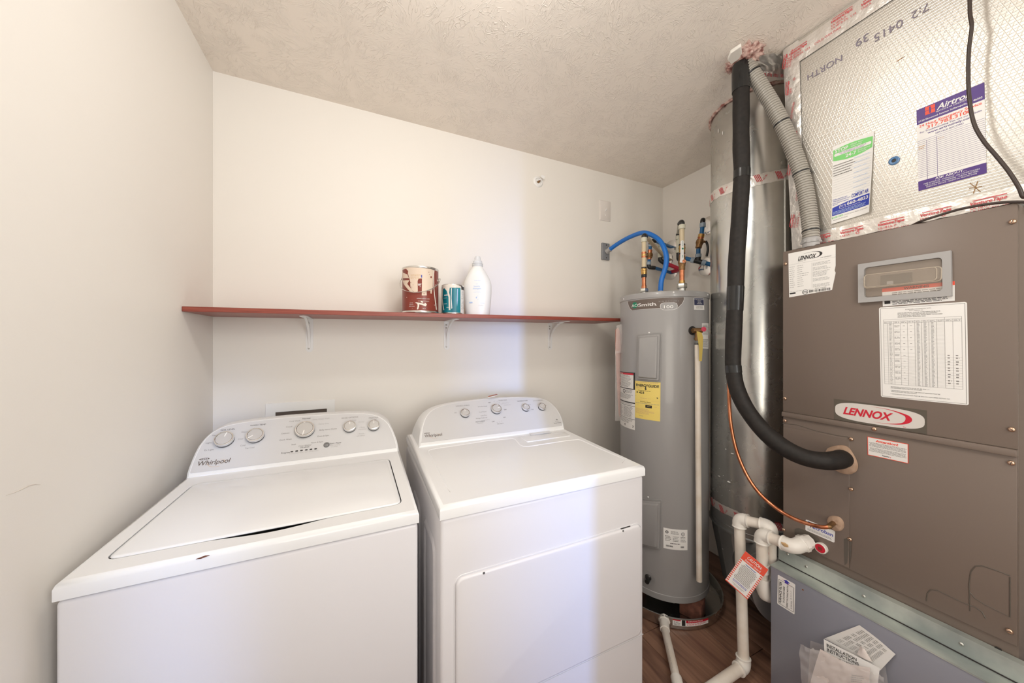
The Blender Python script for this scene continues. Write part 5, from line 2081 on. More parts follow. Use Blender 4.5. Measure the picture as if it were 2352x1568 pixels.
# blue flexible conduit from the junction box into the heater
bc = thing('blue_conduit', 'bright blue flexible conduit arching from the grey box to the water heater', 'conduit', tuple(jc))
end = Vector((TC.x, TC.y, TOPZ)) - Vector((CS, -SN, 0)) * .012
e_d = end.x * SN + end.y * CS
path = [jc + jd * .030] + [at_depth(x, y, d) for x, y, d in ((1420, 559, 2.26), (1445, 545, 2.17), (1475, 534.5, 2.06), (1498, 540, 1.99), (1518, 556, 1.93), (1529.5, 583, 1.90), (1529, 611, e_d), (1519.5, 643, e_d))] + [end + Vector((.001, 0, .030)), end + Vector((0, 0, .012))]
sp_ = smooth_path(path, 14)
mb = MB()
mb.tube(sp_, [.0132 + .0006 * (i % 2) for i in range(len(sp_))], BLUECOND, 18)
mb.build('sheath', bc, angle=80)
mb = MB()
mb.lathe([(.019, 0), (.019, .004), (.0165, .006), (.0165, .022), (.018, .023), (.018, .030), (.014, .031)], end, (0, 0, 1), LTGREYPL, 24)
mb.build('connector', bc)

# ------------------------------------------------------------------ round metal duct in the corner
DC, DR = Vector((1.842, 1.045)), 0.20
RIMZ = EYE - 0.93
duct = thing('round_duct', 'large round galvanised metal duct rising from the floor to the ceiling', 'duct', (DC.x, DC.y, 0.02))


def seam_ring(mb, z, r, m, h=.006, n=72):
    mb.lathe([(DR, z - h), (DR + r, z - h * .5), (DR + r, z + h * .5), (DR, z + h)], (DC.x, DC.y, 0), (0, 0, 1), m, n, caps=False)


def dz(px, py):
    return CylMap(DC.x, DC.y, DR).px(px, py)[1]


zj = dz(1735, 412)
zk = dz(1740, 1200)
mb = MB()
mb.lathe([(DR - .001, zj - .004), (DR - .001, CEIL - .001)], (DC.x, DC.y, 0), (0, 0, 1), GALV, 96, caps=False)
mb.build('upper_pipe', duct)
mb = MB()
mb.lathe([(DR + .0015, zk - .004), (DR + .0015, zj + .004)], (DC.x, DC.y, 0), (0, 0, 1), GALV, 96, caps=False)
# longitudinal lock seam
t = A = math.atan2(-DC.y, -DC.x) + .55
for dt in (0.0,):
    e0 = Vector((DC.x + math.cos(t) * (DR + .002), DC.y + math.sin(t) * (DR + .002), zk))
    e1 = Vector((e0.x, e0.y, zj))
    mb.tube([e0, e1], .0035, GALV, 6)
mb.build('middle_pipe', duct)
mb = MB()
mb.lathe([(DR, RIMZ + .002), (DR, zk + .004)], (DC.x, DC.y, 0), (0, 0, 1), GALVD, 96, caps=False)
seam_ring(mb, RIMZ + .004, .007, GALVD)
seam_ring(mb, RIMZ + .030, .002, GALVD, .003)
mb.build('collar', duct)
# tapering boot below the rim and the branch that runs into the filter cabinet
BZ = EYE - 1.195
bc_ = Vector((DC.x - .055, DC.y - .040))
mb = MB()


def hoop(c, z, r, n=16):
    return [Vector((c.x + r * math.cos(2 * PI * k / n), c.y + r * math.sin(2 * PI * k / n), z)) for k in range(n)]


mb.loft([hoop(DC, RIMZ + .002, DR - .003), hoop(DC, RIMZ - .03, DR - .004), hoop(bc_, BZ + .012, .150), hoop(bc_, BZ, .143)], GALVD)
mb.build('boot', duct, angle=12)
hd = Vector((-.64, -.768, 0)).normalized()
br0 = Vector((bc_.x, bc_.y, EYE - 1.045))
tl_ = (br0.y - (YSTAND := 0.7825)) / .768
br1 = br0 + hd * tl_
mb = MB()
mb.tube([br0, br1], .132, GALVD, 56)
mb.build('branch_pipe', duct)
for t_ in (.62, .80):
    mb = MB()
    mb.tube([br0 + hd * (tl_ * t_ - .004), br0 + hd * (tl_ * t_ + .004)], .1355, GALVD, 56)
    mb.build('branch_band', duct)
# foil tape around the joints with red print
for z, w, broken in ((zj, .050, True), (zk, .040, True)):
    mb = MB()
    rng = random.Random(int(z * 1000))
    n = 96
    rr = []
    for i in range(n + 1):
        q = 2 * PI * i / n
        dzv = .006 * math.sin(3 * q + z * 9) + rng.uniform(-.0025, .0025)
        rr.append((q, dzv))
    rr[-1] = (2 * PI, rr[0][1])
    vs, fs = [], []
    for q, dv in rr:
        for hh, e in ((w / 2, .0026), (0, .0045), (-w / 2, .0024)):
            vs.append(Vector((DC.x + math.cos(q) * (DR + e), DC.y + math.sin(q) * (DR + e), z + hh + dv)))
    for i in range(n):
        for j in range(2):
            fs.append((3 * i + j, 3 * i + j + 1, 3 * i + j + 4, 3 * i + j + 3))
    mb.add(vs, fs, TAPEF)
    tp_ = mb.build('foil_tape', duct, fix=False)
    cmq = CylMap(DC.x, DC.y, DR + .0048)
    sh = Sheet(cmq, .0005)
    for i in range(16):
        a = 2 * PI * cmq.r * (i + .2) / 16
        for k in range(4):
            sh.line(a + .006 * k, z + .018, a + .006 * k + .014, z - .016, .0028, INKRT, 1)
        sh.text('UL181', a + .038, z - .012, .007, INKRT, rot=55)
    sh.build('tape_print', tp_)['kind'] = 'stuff'
sh = Sheet(CylMap(DC.x, DC.y, DR + .002), .0004)
for px, py, w, h in ((1667, 1031, .004, .002), (1682, 1041, .008, .002), (1652, 1093, .007, .003), (1674, 1106, .009, .004), (1660, 1260, .005, .002), (1668, 470, .002, .010), (1650, 300, .002, .012), (1660, 305, .002, .010)):
    a, b = sh.m.px(px, py)
    sh.poly([(a - w, b), (a - w * .2, b + h), (a + w, b + h * .3), (a + w * .7, b - h * .8), (a - w * .5, b - h)], INKW, 1)
rng = random.Random(3)
for i in range(70):
    a, b = sh.m.px(1628 + rng.random() ** 2 * 60, rng.uniform(640, 1180))
    r_ = rng.uniform(.0006, .0014)
    sh.poly([(a - r_, b - r_), (a + r_, b - r_), (a + r_, b + r_), (a - r_, b + r_)], INKW, 1)
sh.build('paint_specks', duct)['kind'] = 'stuff'

# torn insulation round the duct at the ceiling
mb = MB()
ring_, rr_ = [], []
for k in range(97):
    q_ = 2 * PI * k / 96
    w_ = noise.noise(Vector((math.cos(q_) * 7, math.sin(q_) * 7, 2)))
    ring_.append(Vector((DC.x + math.cos(q_) * (DR + .004 + .006 * w_), DC.y + math.sin(q_) * (DR + .004 + .006 * w_), CEIL - .004 - .004 * noise.noise(Vector((q_ * 9, 0, 5))))))
    rr_.append(max(.002, .0055 + .007 * noise.noise(Vector((math.cos(q_) * 13, math.sin(q_) * 13, 8)))))
ring_[-1], rr_[-1] = ring_[0], rr_[0]
mb.tube(ring_, rr_, PINK, 8, caps=False)
p = on_z(1637, 286, CEIL)
mb.blob(p + Vector((0, 0, -.012)), .013, PINK, 5, 3, .6, 4.5, (1.3, 1, 1.2))
tag(mb.build('insulation_ring', fix=False, angle=180), 'ragged pink insulation edge around the metal duct where it meets the ceiling', 'insulation')

# ------------------------------------------------------------------ air handler (furnace) on its filter cabinet
XF = 1.55
YL, YR = 0.781, 0.249
ZB, ZT, ZS = EYE - 0.79, EYE + 0.359, EYE - 0.2817
FM = PlaneMap((XF, YL, 0), (0, -1, 0), (0, 0, 1))
ah = thing('air_handler', 'tall taupe metal air handler cabinet standing on the grey filter box', 'air handler', (1.83, .515, EYE - .872))
mb = MB()
mb.box(XF + .006, 2.08, YR, YL, EYE - .8715, ZT - .002, FURN)
mb.build('cabinet', ah, bevel=.003)
mb = MB()
mb.box(XF, XF + .006, YR + .001, YL - .001, ZS + .002, ZT, FURN)
mb.build('upper_panel', ah, bevel=.002)
mb = MB()
mb.box(XF + .0008, XF + .006, YR + .002, YL - .002, ZB, ZS - .006, FURN)
mb.build('lower_panel', ah, bevel=.0015)
mb = MB()
mb.box(XF - .0085, XF + .006, YR + .001, YL - .0005, ZS - .017, ZS + .0018, FURN)
mb.build('panel_lip', ah, bevel=.0025)
# small left service panel of the lower front
mb = MB()
y_s = on_x(1951, 1000, XF).y
zt_s = on_x(1925, 1003, XF).z
mb.box(XF - .0012, XF + .001, y_s, YL - .003, ZB + .004, zt_s, FURN)
mb.build('service_panel', ah, bevel=.0008, seg=1)


def groove(pts, name='knockout', w=.0012, closed=False):
    mb = MB()
    mb.tube([on_x(x, y, XF + .0004) for x, y in pts], w, FURNDARK, 6)
    return mb.build(name, ah)


groove([(2228, 1403), (2226, 1340), (2230, 1312), (2240, 1300), (2256, 1299), (2290, 1310), (2320, 1322)])
groove([(2228, 1360), (2240, 1374), (2262, 1388), (2320, 1417), (2320, 1325)])
groove([(2128, 1380), (2130, 1362), (2138, 1354), (2152, 1355), (2210, 1383), (2240, 1394), (2256, 1405), (2264, 1420)])
groove([(1802, 1132), (1822, 1137), (1838, 1145), (1846, 1160)])
groove([(1797, 972), (1830, 975), (1870, 988), (1925, 1000), (1948, 1003), (1950, 1012)], w=.0009)
# cabinet right-hand return: dark door frame of the return air space
scr = screw_mesh('screw', .0062, .0045, COPPERSCREW)
for px, py in ((1804, 606), (2326, 509), (1803, 915), (2324, 986), (2323, 1063), (1803, 966), (2008, 985), (1955, 1008), (1955, 1123), (1952, 1238), (1800, 1216), (2319, 1449)):
    lip = py in (966, 985)
    place('screw', scr, ah, on_x(px, py, XF - (.0088 if lip and py == 985 else .0015)), (-1, 0, 0), spin=px)

# stickers of the air handler
zq = lambda x, y: (1800 + x / 9.8, 540 + y / 9.8)
q = QuadMap(FM, zq(106, 415), zq(1172, 205), zq(1172, 1270), zq(125, 1400))
sh = Sheet(q)
W, H = q.W, q.H
sh.poly([(.0, .0), (.93, .045), (1.0, .40), (.98, .45), (1, .55), (1, 1), (.0, 1)], PAPERW, 0)
sh.text('LENNOX', .22, .80, .085, INK, fit=.40, bold=.03, shear=.35)
sh.ring(.55, .865, .19, .075, (.05, .30), INK, a0=-100, a1=100)
sh.line(.35, .933, .55, .940, .0006, INK)
sh.text('DALLAS, TX', .22, .765, .018, INKG, fit=.17)
sh.text('AIR HANDLER', .70, .765, .022, INKG, fit=.22)
sh.line(.0, .735, 1, .735, .0006, INKLT)
sh.line(.52, .14, .52, .70, .0006, INKLT)
for i in range(11):
    y = .68 - i * .046
    sh.scribble(.02, .14, y - .013, y + .013, 1, INKLT, word=(.02, .05))
    sh.scribble(.20, .34 if i not in (4, 5) else .50, y - .013, y + .013, 1, INKLT, word=(.02, .06))
for y0, n in ((.62, 3), (.52, 3), (.38, 5), (.28, 3), (.15, 3)):
    sh.scribble(.54, .90, y0, y0 + n * .024, n, INKLT, word=(.02, .07))
sh.scribble(.02, .62, .112, .130, 1, INKLT)
sh.rrect(.01, .065, .16, .10, .004, INK, 1)
sh.ring(.37, .075, .062, .055, .14, INK)
sh.text('ETL', .37, .052, .046, INK, align='C', bold=.02)
sh.text('SERIAL NUMBER', .58, .115, .020, INKG, fit=.24)
x = .46
rng = random.Random(5)
while x < .90:
    w = rng.choice((.005, .008, .014))
    sh.rect(x, .05, x + w, .103, INK)
    x += w + rng.choice((.005, .007, .012))
sh.text('5811E03607', .60, .022, .018, INKG, fit=.16)
sh.build('spec_label', ah)

# warning label partly behind the window frame
wq = lambda x, y: (1960 + x / 4.1267, 560 + y / 4.1267)
q = QuadMap(FM, wq(272, 425), wq(962, 352), wq(962, 538), wq(280, 592))
sh = Sheet(q, .0006)
sh.base_grid(PAPERW)
sh.rect(0, .80, 1, 1, INKOR)
sh.text('WARNING', .5, .84, .12, INK, align='C', fit=.35, bold=.02)
sh.rect(.03, .12, .12, .30, INK)
sh.scribble(.15, .97, .30, .75, 5, INKG)
sh.scribble(.15, .97, .04, .26, 3, INK, ragged=.2)
sh.build('warning_label', ah)

# accessory kit table
q = QuadMap(FM, wq(243, 603), wq(1078, 547), wq(1095, 1530), wq(262, 1448))
sh = Sheet(q)
sh.rrect(0, 0, 1, 1, .005, PAPERW, 0)
for a, b, c, d in ((.02, .012, .98, .012), (.02, .985, .98, .985), (.02, .012, .02, .985), (.98, .012, .98, .985)):
    sh.line(a, b, c, d, .0009, INKG)
sh.text('AVAILABLE ACCESSORY KITS', .48, .955, .010, INKG, align='C', fit=.30)
sh.text('P/N 100093-02', .46, .940, .009, INKG, align='C', fit=.16)
for i, s_ in enumerate(('INSTALLER MUST CHECK APPROPRIATE BLOCK', "IN COLUMN 'A' FOR INSTALLED ACCESSORY.", 'OR IF ELECTRIC HEATERS HAVE BEEN CHANGED', 'FROM FACTORY SUPPLIED SIZE.')):
    sh.text(s_, .24, .920 - i * .0145, .0095, INK, fit=(.49, .46, .51, .33)[i])
tx = [.055, .11, .185, .27, .355, .44, .52, .60, .685, .77, .855, .945]
ty0, ty1 = .150, .860
for i, x in enumerate(tx):
    sh.line(x, ty0, x, ty1 - (.0 if i in (0, 9, 11) else .02), .00055, INKG)
sh.line(tx[0], ty1, tx[-1], ty1, .0006, INKG)
sh.line(tx[0], ty1 - .02, tx[-1], ty1 - .02, .0005, INKG)
sh.line(tx[0], ty1 - .045, tx[-1], ty1 - .045, .0006, INKG)
sh.line(tx[0], ty0, tx[-1], ty0, .0006, INKG)
rows = 52
for r_ in range(1, rows):
    y = ty1 - .045 - (ty1 - .045 - ty0) * r_ / rows
    big = r_ > 27
    for i in range(11):
        if i in (5, 6, 7, 8):
            sh.line(tx[i], y, tx[i + 1], y, .0003, INKLT)
        elif i in (0, 1) and (r_ % 2 == 0 or not big):
            sh.line(tx[i], y, tx[i + 1], y, .0003, INKLT)
        elif i == 2 and r_ % 5 == 0:
            sh.line(tx[i], y, tx[i + 1], y, .0004, INKG)
        elif i in (3, 4) and ((r_ % 5 == 0 and not big) or (big and r_ % (2 if i == 3 else 1) == 0)):
            sh.line(tx[i], y, tx[i + 1], y, .0003, INKG)
        elif i in (9, 10) and big and r_ % 2 == 0:
            sh.line(tx[i], y, tx[i + 1], y, .0003, INKG)
for i in (5, 6, 7):
    m_ = (tx[i] + tx[i + 1]) / 2
    sh.scribble(m_ - .018, m_ + .018, ty0, ty1 - .045, rows, INKLT, ragged=.1, weight=.5, word=(.02, .036))
m_ = (tx[1] + tx[2]) / 2
sh.scribble(m_ - .018, m_ + .018, ty0, ty1 - .045, 44, INKLT, ragged=.2, weight=.45, word=(.015, .03))
for k in range(10):
    yb = ty1 - .075 - k * .063
    sh.scribble(tx[2] + .008, tx[3] - .008, yb - .012, yb + .012, 3, INKG, ragged=.1, word=(.02, .06))
    sh.scribble(tx[3] + .028, tx[3] + .055, yb - .005, yb + .005, 1, INKG, ragged=0, word=(.02, .03))
    if k < 5:
        sh.scribble(tx[4] + .028, tx[4] + .055, yb - .005, yb + .005, 1, INKG, ragged=0, word=(.02, .03))
    else:
        for i in (9, 10):
            sh.scribble(tx[i] + .025, tx[i] + .06, yb - .03, yb + .02, 2, INKG, ragged=0, word=(.02, .03))
for i in range(11):
    sh.scribble(tx[i] + .01, tx[i + 1] - .008, ty1 - .042, ty1 - .024, 2, INKG, ragged=.1, word=(.02, .05))
for i, s_ in enumerate(('ACCESSORY KITS SHOWN 02, 03, 07, 08, 09 & -11', 'ARE EQUIPPED WITH CIRCUIT BREAKERS.')):
    sh.text(s_, .13, .118 - i * .013, .0085, INK, fit=(.46, .38)[i])
for i, s_ in enumerate(('* BOLD TEXT INDICATES THAT THE CIRCUIT BREAKER MUST BE', 'REPLACED WITH THE SIZE SHOWN.')):
    sh.text(s_, .13 if i == 0 else .14, .078 - i * .013, .0085, INK, fit=(.58, .31)[i])
sh.text('** DOWNFLOW APPLICATION MUST BE RAN ON HIGH SPEED MOTOR TAP.', .125, .040, .0085, INK, fit=.69)
sh.build('kit_table_label', ah)

# brand badge
lq = lambda x, y: (1880 + x / 7.84, 900 + y / 7.84)
q = QuadMap(FM, lq(278, 122), lq(1952, 332), lq(1952, 760), lq(282, 490))
sh = Sheet(q, .0006)
sh.base_grid(BADGEBG)


def sq(cx, cy, rx, ry, p, n=48):
    return [(cx + rx * math.copysign(abs(math.cos(t)) ** p, math.cos(t)), cy + ry * math.copysign(abs(math.sin(t)) ** p, math.sin(t))) for t in [2 * PI * k / n for k in range(n)]]


sh.poly(sq(.498, .50, .484, .425, .62), BADGE, 1)
sh.text('LENNOX', .115, .345, .33, INKR, fit=.565, bold=.035, shear=.36, layer=3)
# the swoosh: a tapering loop from over the E round the X to under the N
vs, fs = [], []
n = 40
for i in range(n + 1):
    t = i / n
    a = math.radians(100 - 205 * t)
    w = .014 + .30 * math.sin(PI * min(1, max(0, t))) ** 2.2
    cx_, rx, ry = .60 - .0 * t, .265, .345
    if t < .2:
        pass
    for k in (1.0, 1.0 - w):
        x_ = .60 + (rx * k + (.02 if k < 1 else 0)) * math.cos(a) - (.32 * max(0, (t * -1 + .35)) if t < .35 else 0) - (.22 * max(0, t - .72) if t > .72 else 0)
        vs.append(sh.P(x_, .515 + ry * k * math.sin(a), 3))
for i in range(n):
    fs.append((2 * i, 2 * i + 1, 2 * i + 3, 2 * i + 2))
sh.add(vs, fs, INKR)
sh.text('TM', .775, .125, .05, INKR, layer=3)
sh.build('brand_badge', ah)

# attention label
q = QuadMap(FM, lq(880, 800), lq(1620, 935), lq(1622, 1290), lq(886, 1130))
sh = Sheet(q)
sh.base_grid(INKOR)
sh.rect(.018, .03, .982, .97, PAPER, 1)
sh.text('Attention!', .49, .79, .115, INKOR, align='C', fit=.55, bold=.035)
sh.scribble(.04, .96, .50, .74, 4, INKG, 2, ragged=.06, align='C', word=(.02, .08))
sh.scribble(.04, .96, .23, .46, 4, INKG, 2, ragged=.06, align='C', word=(.02, .08))
sh.text('Resolve', .38, .10, .07, INK, fit=.17, bold=.02)
sh.poly([(.56, .06), (.60, .11), (.55, .17), (.58, .11)], INKR, 2)
sh.build('attention_label', ah)

# white antimicrobial label under the copper line
mq = lambda x, y: (1640 + x / 6.533, 1160 + y / 6.533)
q = QuadMap(FM, mq(1380, 207), mq(1822, 385), mq(1812, 562), mq(1374, 372))
sh = Sheet(q, .0020)
sh.rrect(0, 0, 1, 1, .004, PAPERW, 0)
sh.ring(.12, .80, .05, .12, .35, INKB)
sh.text('Microban', .16, .45, .30, INKB, fit=.78, bold=.01)
sh.line(.12, .34, .94, .34, .0005, INKLT)
sh.scribble(.08, .92, .12, .29, 2, INKG, ragged=.05, word=(.02, .07))
sh.build('antimicrobial_label', ah)

# window: frame, smoky domed cover, switch behind it
frc = [wq(60, 197), wq(938, 66), wq(945, 495), wq(62, 560)]
q = QuadMap(FM, *frc)
inn = [FM.px(*wq(*p)) for p in ((118, 255), (150, 225), (800, 132), (845, 150), (858, 185), (860, 410), (835, 452), (160, 512), (128, 490))]
out_ = [q.f(0, 0), q.f(q.W, 0), q.f(q.W, q.H), q.f(0, q.H)]
mb = MB()
n_ = Vector((-1, 0, 0))
inn3 = [FM.f(a, b, 0) for a, b in quad_round([FM.px(*wq(*p)) for p in ((120, 512), (860, 445), (855, 130), (118, 230))], .010, 4)]
mb.plate([[p + n_ * .001 for p in out_], [p + n_ * .001 for p in inn3]], n_ * .012, LTGREYPL)
fr = mb.build('window_frame', ah, bevel=.0012, seg=1)
c0 = sum(inn3, Vector()) / len(inn3)
mb = MB()


def scale_ring(k, h):
    return [c0 + (p - c0) * k + n_ * h for p in inn3]


mb.loft([scale_ring(.995, .004), scale_ring(.985, .010), scale_ring(.95, .0115)], CLEAR, caps=False)
mb.add(scale_ring(.95, .0115), [tuple(t) for t in tessellate_polygon([scale_ring(.95, .0115)])], CLEAR)
mb.build('clear_cover', fr, angle=50)
gr = [FM.px(*wq(*p)) for p in ((118, 425), (850, 350), (852, 215), (118, 300))]
g3 = [FM.f(a, b, .012) for a, b in quad_round(gr, .010, 4)]
gc = sum(g3, Vector()) / len(g3)
mb = MB()
mb.loft([g3, [gc + (p - gc) * .96 + n_ * .012 for p in g3], [gc + (p - gc) * .88 + n_ * .014 for p in g3]], CLEAR, caps=False)
mb.add([gc + (p - gc) * .88 + n_ * .014 for p in g3], [tuple(t) for t in tessellate_polygon([g3])], CLEAR)
mb.build('grip_ridge', fr, angle=50)
mb = MB()
mb.tube(g3 + [g3[0]], .0016, CLEARRIM, 8, caps=False)
mb.tube([gc + (p - gc) * .93 + n_ * .0135 for p in g3 + [g3[0]]], .0010, CLEARRIM, 6, caps=False)
mb.build('grip_edge', fr)
mb = MB()
s4 = [on_x(*wq(*p), XF - .0012) for p in ((262, 398), (560, 372), (558, 268), (262, 302))]
mb.prism(s4, n_ * .004, BLACKPL)
mb.build('breaker_switch', fr)
mb = MB()
mb.prism([on_x(*wq(*p), XF - .005) for p in ((320, 385), (380, 380), (378, 350), (322, 355))], n_ * .003, LTGREYPL)
mb.build('breaker_toggle', fr)

# putty seals, drain ports
for c_, pts, h in (((1938, 1055), ((1896, 1040), (1900, 1030), (1915, 1024), (1935, 1022), (1950, 1028), (1962, 1045), (1969, 1060), (1971, 1072), (1966, 1083), (1952, 1089), (1935, 1087), (1920, 1080), (1905, 1070)), .012),
                   ((1919, 1201), ((1900, 1195), (1904, 1186), (1917, 1184), (1930, 1188), (1938, 1199), (1938, 1212), (1930, 1219), (1918, 1218), (1906, 1207)), .010)):
    cc = on_x(*c_, XF - .0012)
    r0 = [on_x(x, y, XF - .0012) for x, y in pts]
    dense = smooth_path(r0 + [r0[0]], 3)[:-1]
    mb = MB()
    rng = random.Random(c_[0])
    rings = [[p for p in dense]]
    for k, hh in ((.96, .5), (.8, .85), (.5, 1.0), (.2, 1.0)):
        rings.append([cc + (p - cc) * k + n_ * h * hh * (1 + .35 * noise.noise(p * 40 + Vector((0, 0, k * 5)))) for p in dense])
    mb.loft(rings, PUTTY)
    mb.build('putty_seal', ah, angle=70)
mb = MB()
op = on_x(1852, 1232, XF - .0012)
mb.prism([op + Vector((-.0002, -a, b)) for a, b in sq(.002, 0, .040, .022, .7, 24)], n_ * .0008, FURNDARK)
mb.build('drain_opening', ah)
pp_ = on_x(1888, 1257, XF - .0012)
mb = MB()
mb.lathe([(.0185, 0), (.0185, .012), (.0155, .014), (.0150, .012), (.0150, .004)], pp_, (-1, -.0, 0), PVCFIT, 28)
port = mb.build('drain_port', ah)
mb = MB()
mb.lathe([(.0150, .004), (.0150, .013), (.0135, .0145), (.0001, .0145)], pp_, (-1, 0, 0), INKR, 24)
mb.box(pp_.x - .0155, pp_.x - .0143, pp_.y - .0055, pp_.y + .0055, pp_.z - .0055, pp_.z + .0055, MAROON)
mb.build('red_plug', port)
mb = MB()
mb.prism([on_x(x, y, XF - .0014) for x, y in ((1938, 1237), (1948, 1236), (1949, 1262), (1946, 1293), (1940, 1298), (1938, 1270))], n_ * .0002, FURNDARK)
mb.prism([on_x(x, y, XF - .0014) for x, y in ((1951, 1240), (1956, 1240), (1955, 1270), (1951, 1300))], n_ * .0002, FURNDARK)
o = mb.build('rust_streak', ah)
o['label'] = 'dark drip streaks below the screw'
mb = MB()
mb.prism([on_x(x, y, XF + .005) for x, y in ((2278, 1488), (2288, 1484), (2300, 1490), (2306, 1500), (2298, 1502), (2284, 1497))], n_ * .004, DARK)
mb.build('rubber_plug', ah)

# ------------------------------------------------------------------ filter cabinet below
XS = 1.47
ZTOP = EYE - 0.8726
fc = thing('filter_cabinet', 'grey sheet-metal filter cabinet standing on the floor under the air handler', 'cabinet', (1.78, .51, 0))
mb = MB()
mb.box(XS, 2.08, YR - .06, YL, 0.001, ZTOP - .001, STAND)
mb.build('housing', fc, bevel=.002)
mb = MB()
mb.box(XS - .001, XF + .02, YR - .06, YL + .001, ZTOP - .001, ZTOP, ZINC)
mb.box(XS - .0016, XS - .0006, YR - .06, YL + .001, ZTOP - .004, ZTOP, ZINC)
mb.build('top_ledge', fc)
XL = 1.53
mb = MB()
mb.box(XL, XL + .0015, YR - .05, YL + .004, ZTOP + .001, EYE - .8207, ZINC)
mb.box(XL - .002, XL + .0005, YR - .05, YL + .002, ZTOP, ZTOP + .003, DARK)
mb.box(XL, XF + .004, YR - .05, YL + .004, EYE - .8207, EYE - .8195, ZINC)
mb.build('angle_flange', fc)
gscrew = screw_mesh('screw', .0048, .003, STEEL)
for px, py in ((1852, 1301), (1984, 1369), (2208, 1479), (1809, 1272)):
    place('screw', gscrew, fc, on_x(px, py, XL - .0003), (-1, 0, 0), spin=px)
mb = MB()
p = on_x(1844, 1354, XS - .0003)
mb.lathe([(.0028, 0), (.0026, .0004), (.0001, .0004)], p, (-1, 0, 0), mat('rust', (.25, .09, .03), .8), 10)
mb.build('rivet_hole', fc)
SM = PlaneMap((XS, YL, 0), (0, -1, 0), (0, 0, 1))
q = QuadMap(SM, mq(958, 1037), mq(1222, 1185), mq(1210, 1640), mq(948, 1475))
sh = Sheet(q)
sh.rrect(0, 0, 1, 1, .004, PAPERW, 0)
for a, b, c, d in ((.07, .06, .93, .06), (.07, .86, .93, .86), (.07, .06, .07, .86), (.93, .06, .93, .86)):
    sh.line(a, b, c, d, .0012, INK)
sh.poly([(.30, .915), (.52, .975), (.74, .915), (.62, .915), (.62, .855), (.42, .855), (.42, .915)], INKB, 2)
sh.line(.27, .94, .80, .84, .0006, INKR, 3)
for s_, x, sz, ln, y0, bd in (('FURNACE FILTER', .24, .125, .72, .10, .02), ('IS LOCATED HERE', .43, .095, .54, .18, .01), ('INSPECT OR CHANGE MONTHLY', .62, .080, .76, .09, .01), ('FILTER SIZE', .85, .070, .26, .12, .0)):
    w_ = text_shape(s_, bd)[2]
    # vertical print: cap height across the sheet, run along it
    vs, fs, w_ = text_shape(s_, bd, 0.0, 1.0)
    k1 = ln * q.H / w_
    k2 = sz * q.W
    sh.add([q.f(x * q.W - b * k2, y0 * q.H + a * k1, sh.h0 + 2 * sh.STEP) for a, b in vs], fs, INK)
for k in range(4):
    sh.ring(.80, .45 + k * .08, .045, .025, .25, INKG, 2, n=12, a0=40 * k, a1=300)
sh.build('filter_label', fc)

# ------------------------------------------------------------------ foil-faced plenum on top
PB, PT = 1.620, 1.553            # front plane leans outwards towards the ceiling


def pfront(y, z, h=0.0):
    t = (z - ZT) / (CEIL - ZT)
    return Vector((PB + (PT - PB) * t - h, y, z))


pl = thing('foil_plenum', 'silver foil-faced duct board plenum between the air handler and the ceiling', 'plenum', (1.84, .5, ZT))
PYR = 0.215
nrm = Vector((CEIL - ZT, 0, PB - PT)).normalized() * -1
nrm = Vector((-(CEIL - ZT), 0, PT - PB)).normalized()
PMP = PlaneMap((PB, YL - .004, ZT), (0, -1, 0), Vector((PT - PB, 0, CEIL - ZT)))
mb = MB()
a = [Vector((PB, YL - .004, ZT + .001)), Vector((PB, PYR, ZT + .001)), Vector((PT, PYR, CEIL - .001)), Vector((PT, YL - .004, CEIL - .001))]
mb.prism(a, (.025, 0, 0), FOIL)
mb.build('front_board', pl)
mb = MB()
mb.prism([Vector((PB + .026, YL - .004, ZT + .001)), Vector((2.06, YL - .004, ZT + .001)), Vector((2.06, YL - .004, CEIL - .001)), Vector((PT + .026, YL - .004, CEIL - .001))], (0, -.025, 0), FOIL)
mb.build('left_board', pl)
mb = MB()
mb.prism([Vector((PB + .026, PYR, ZT + .001)), Vector((2.06, PYR, ZT + .001)), Vector((2.06, PYR, CEIL - .001)), Vector((PT + .026, PYR, CEIL - .001))], (0, .025, 0), FOIL)
mb.build('right_board', pl)


def tape(pts_a, pts_b, nu=40, nv=4, lift=.0035, seed=0):
    """crinkled foil strip between two edge lines"""
    mb = MB()

    def fn(s, t):
        def at(pts, s):
            k = s * (len(pts) - 1)
            i = min(int(k), len(pts) - 2)
            return Vector(pts[i]).lerp(Vector(pts[i + 1]), k - i)
        p = at(pts_a, s).lerp(at(pts_b, s), t)
        w = .0025 * noise.noise(p * 28 + Vector((seed, 0, 0))) + .0012 * noise.noise(p * 90)
        edge = .0018 if 0 < t < 1 else 0.0008
        return p + nrm * (lift + edge + w * (1 if 0 < t < 1 else .3))
    mb.grid(fn, nu, nv, TAPEF)
    return mb.build('foil_tape', pl, fix=False, angle=60)


def pp3(px, py):
    d = PMP.px(px, py)
    return PMP.f(*d)


YE = YL - .004
Lt, Lb = PMP.f(0, PMP_H := (Vector((PT - PB, 0, CEIL - ZT)).length) - .002), PMP.f(0, .002)
t_left = tape([PMP.f(-.002, .004), PMP.f(-.004, .4), PMP.f(-.002, .8), PMP.f(0, PMP_H - .002)], [PMP.f(.048, .012), PMP.f(.046, .4), PMP.f(.052, .8), PMP.f(.050, PMP_H - .002)], 60, 5)
t_top = tape([PMP.f(.0, PMP_H - .010), PMP.f(.3, PMP_H - .008), PMP.f(.556, PMP_H - .008)], [PMP.f(.0, PMP_H - .085), PMP.f(.3, PMP_H - .075), PMP.f(.556, PMP_H - .072)], 60, 4, seed=4)
t_bot = tape([PMP.f(.02, .064), PMP.f(.3, .062), PMP.f(.558, .060)], [PMP.f(.02, .004), PMP.f(.3, .002), PMP.f(.558, .004)], 60, 4, seed=9)
t_fold = None
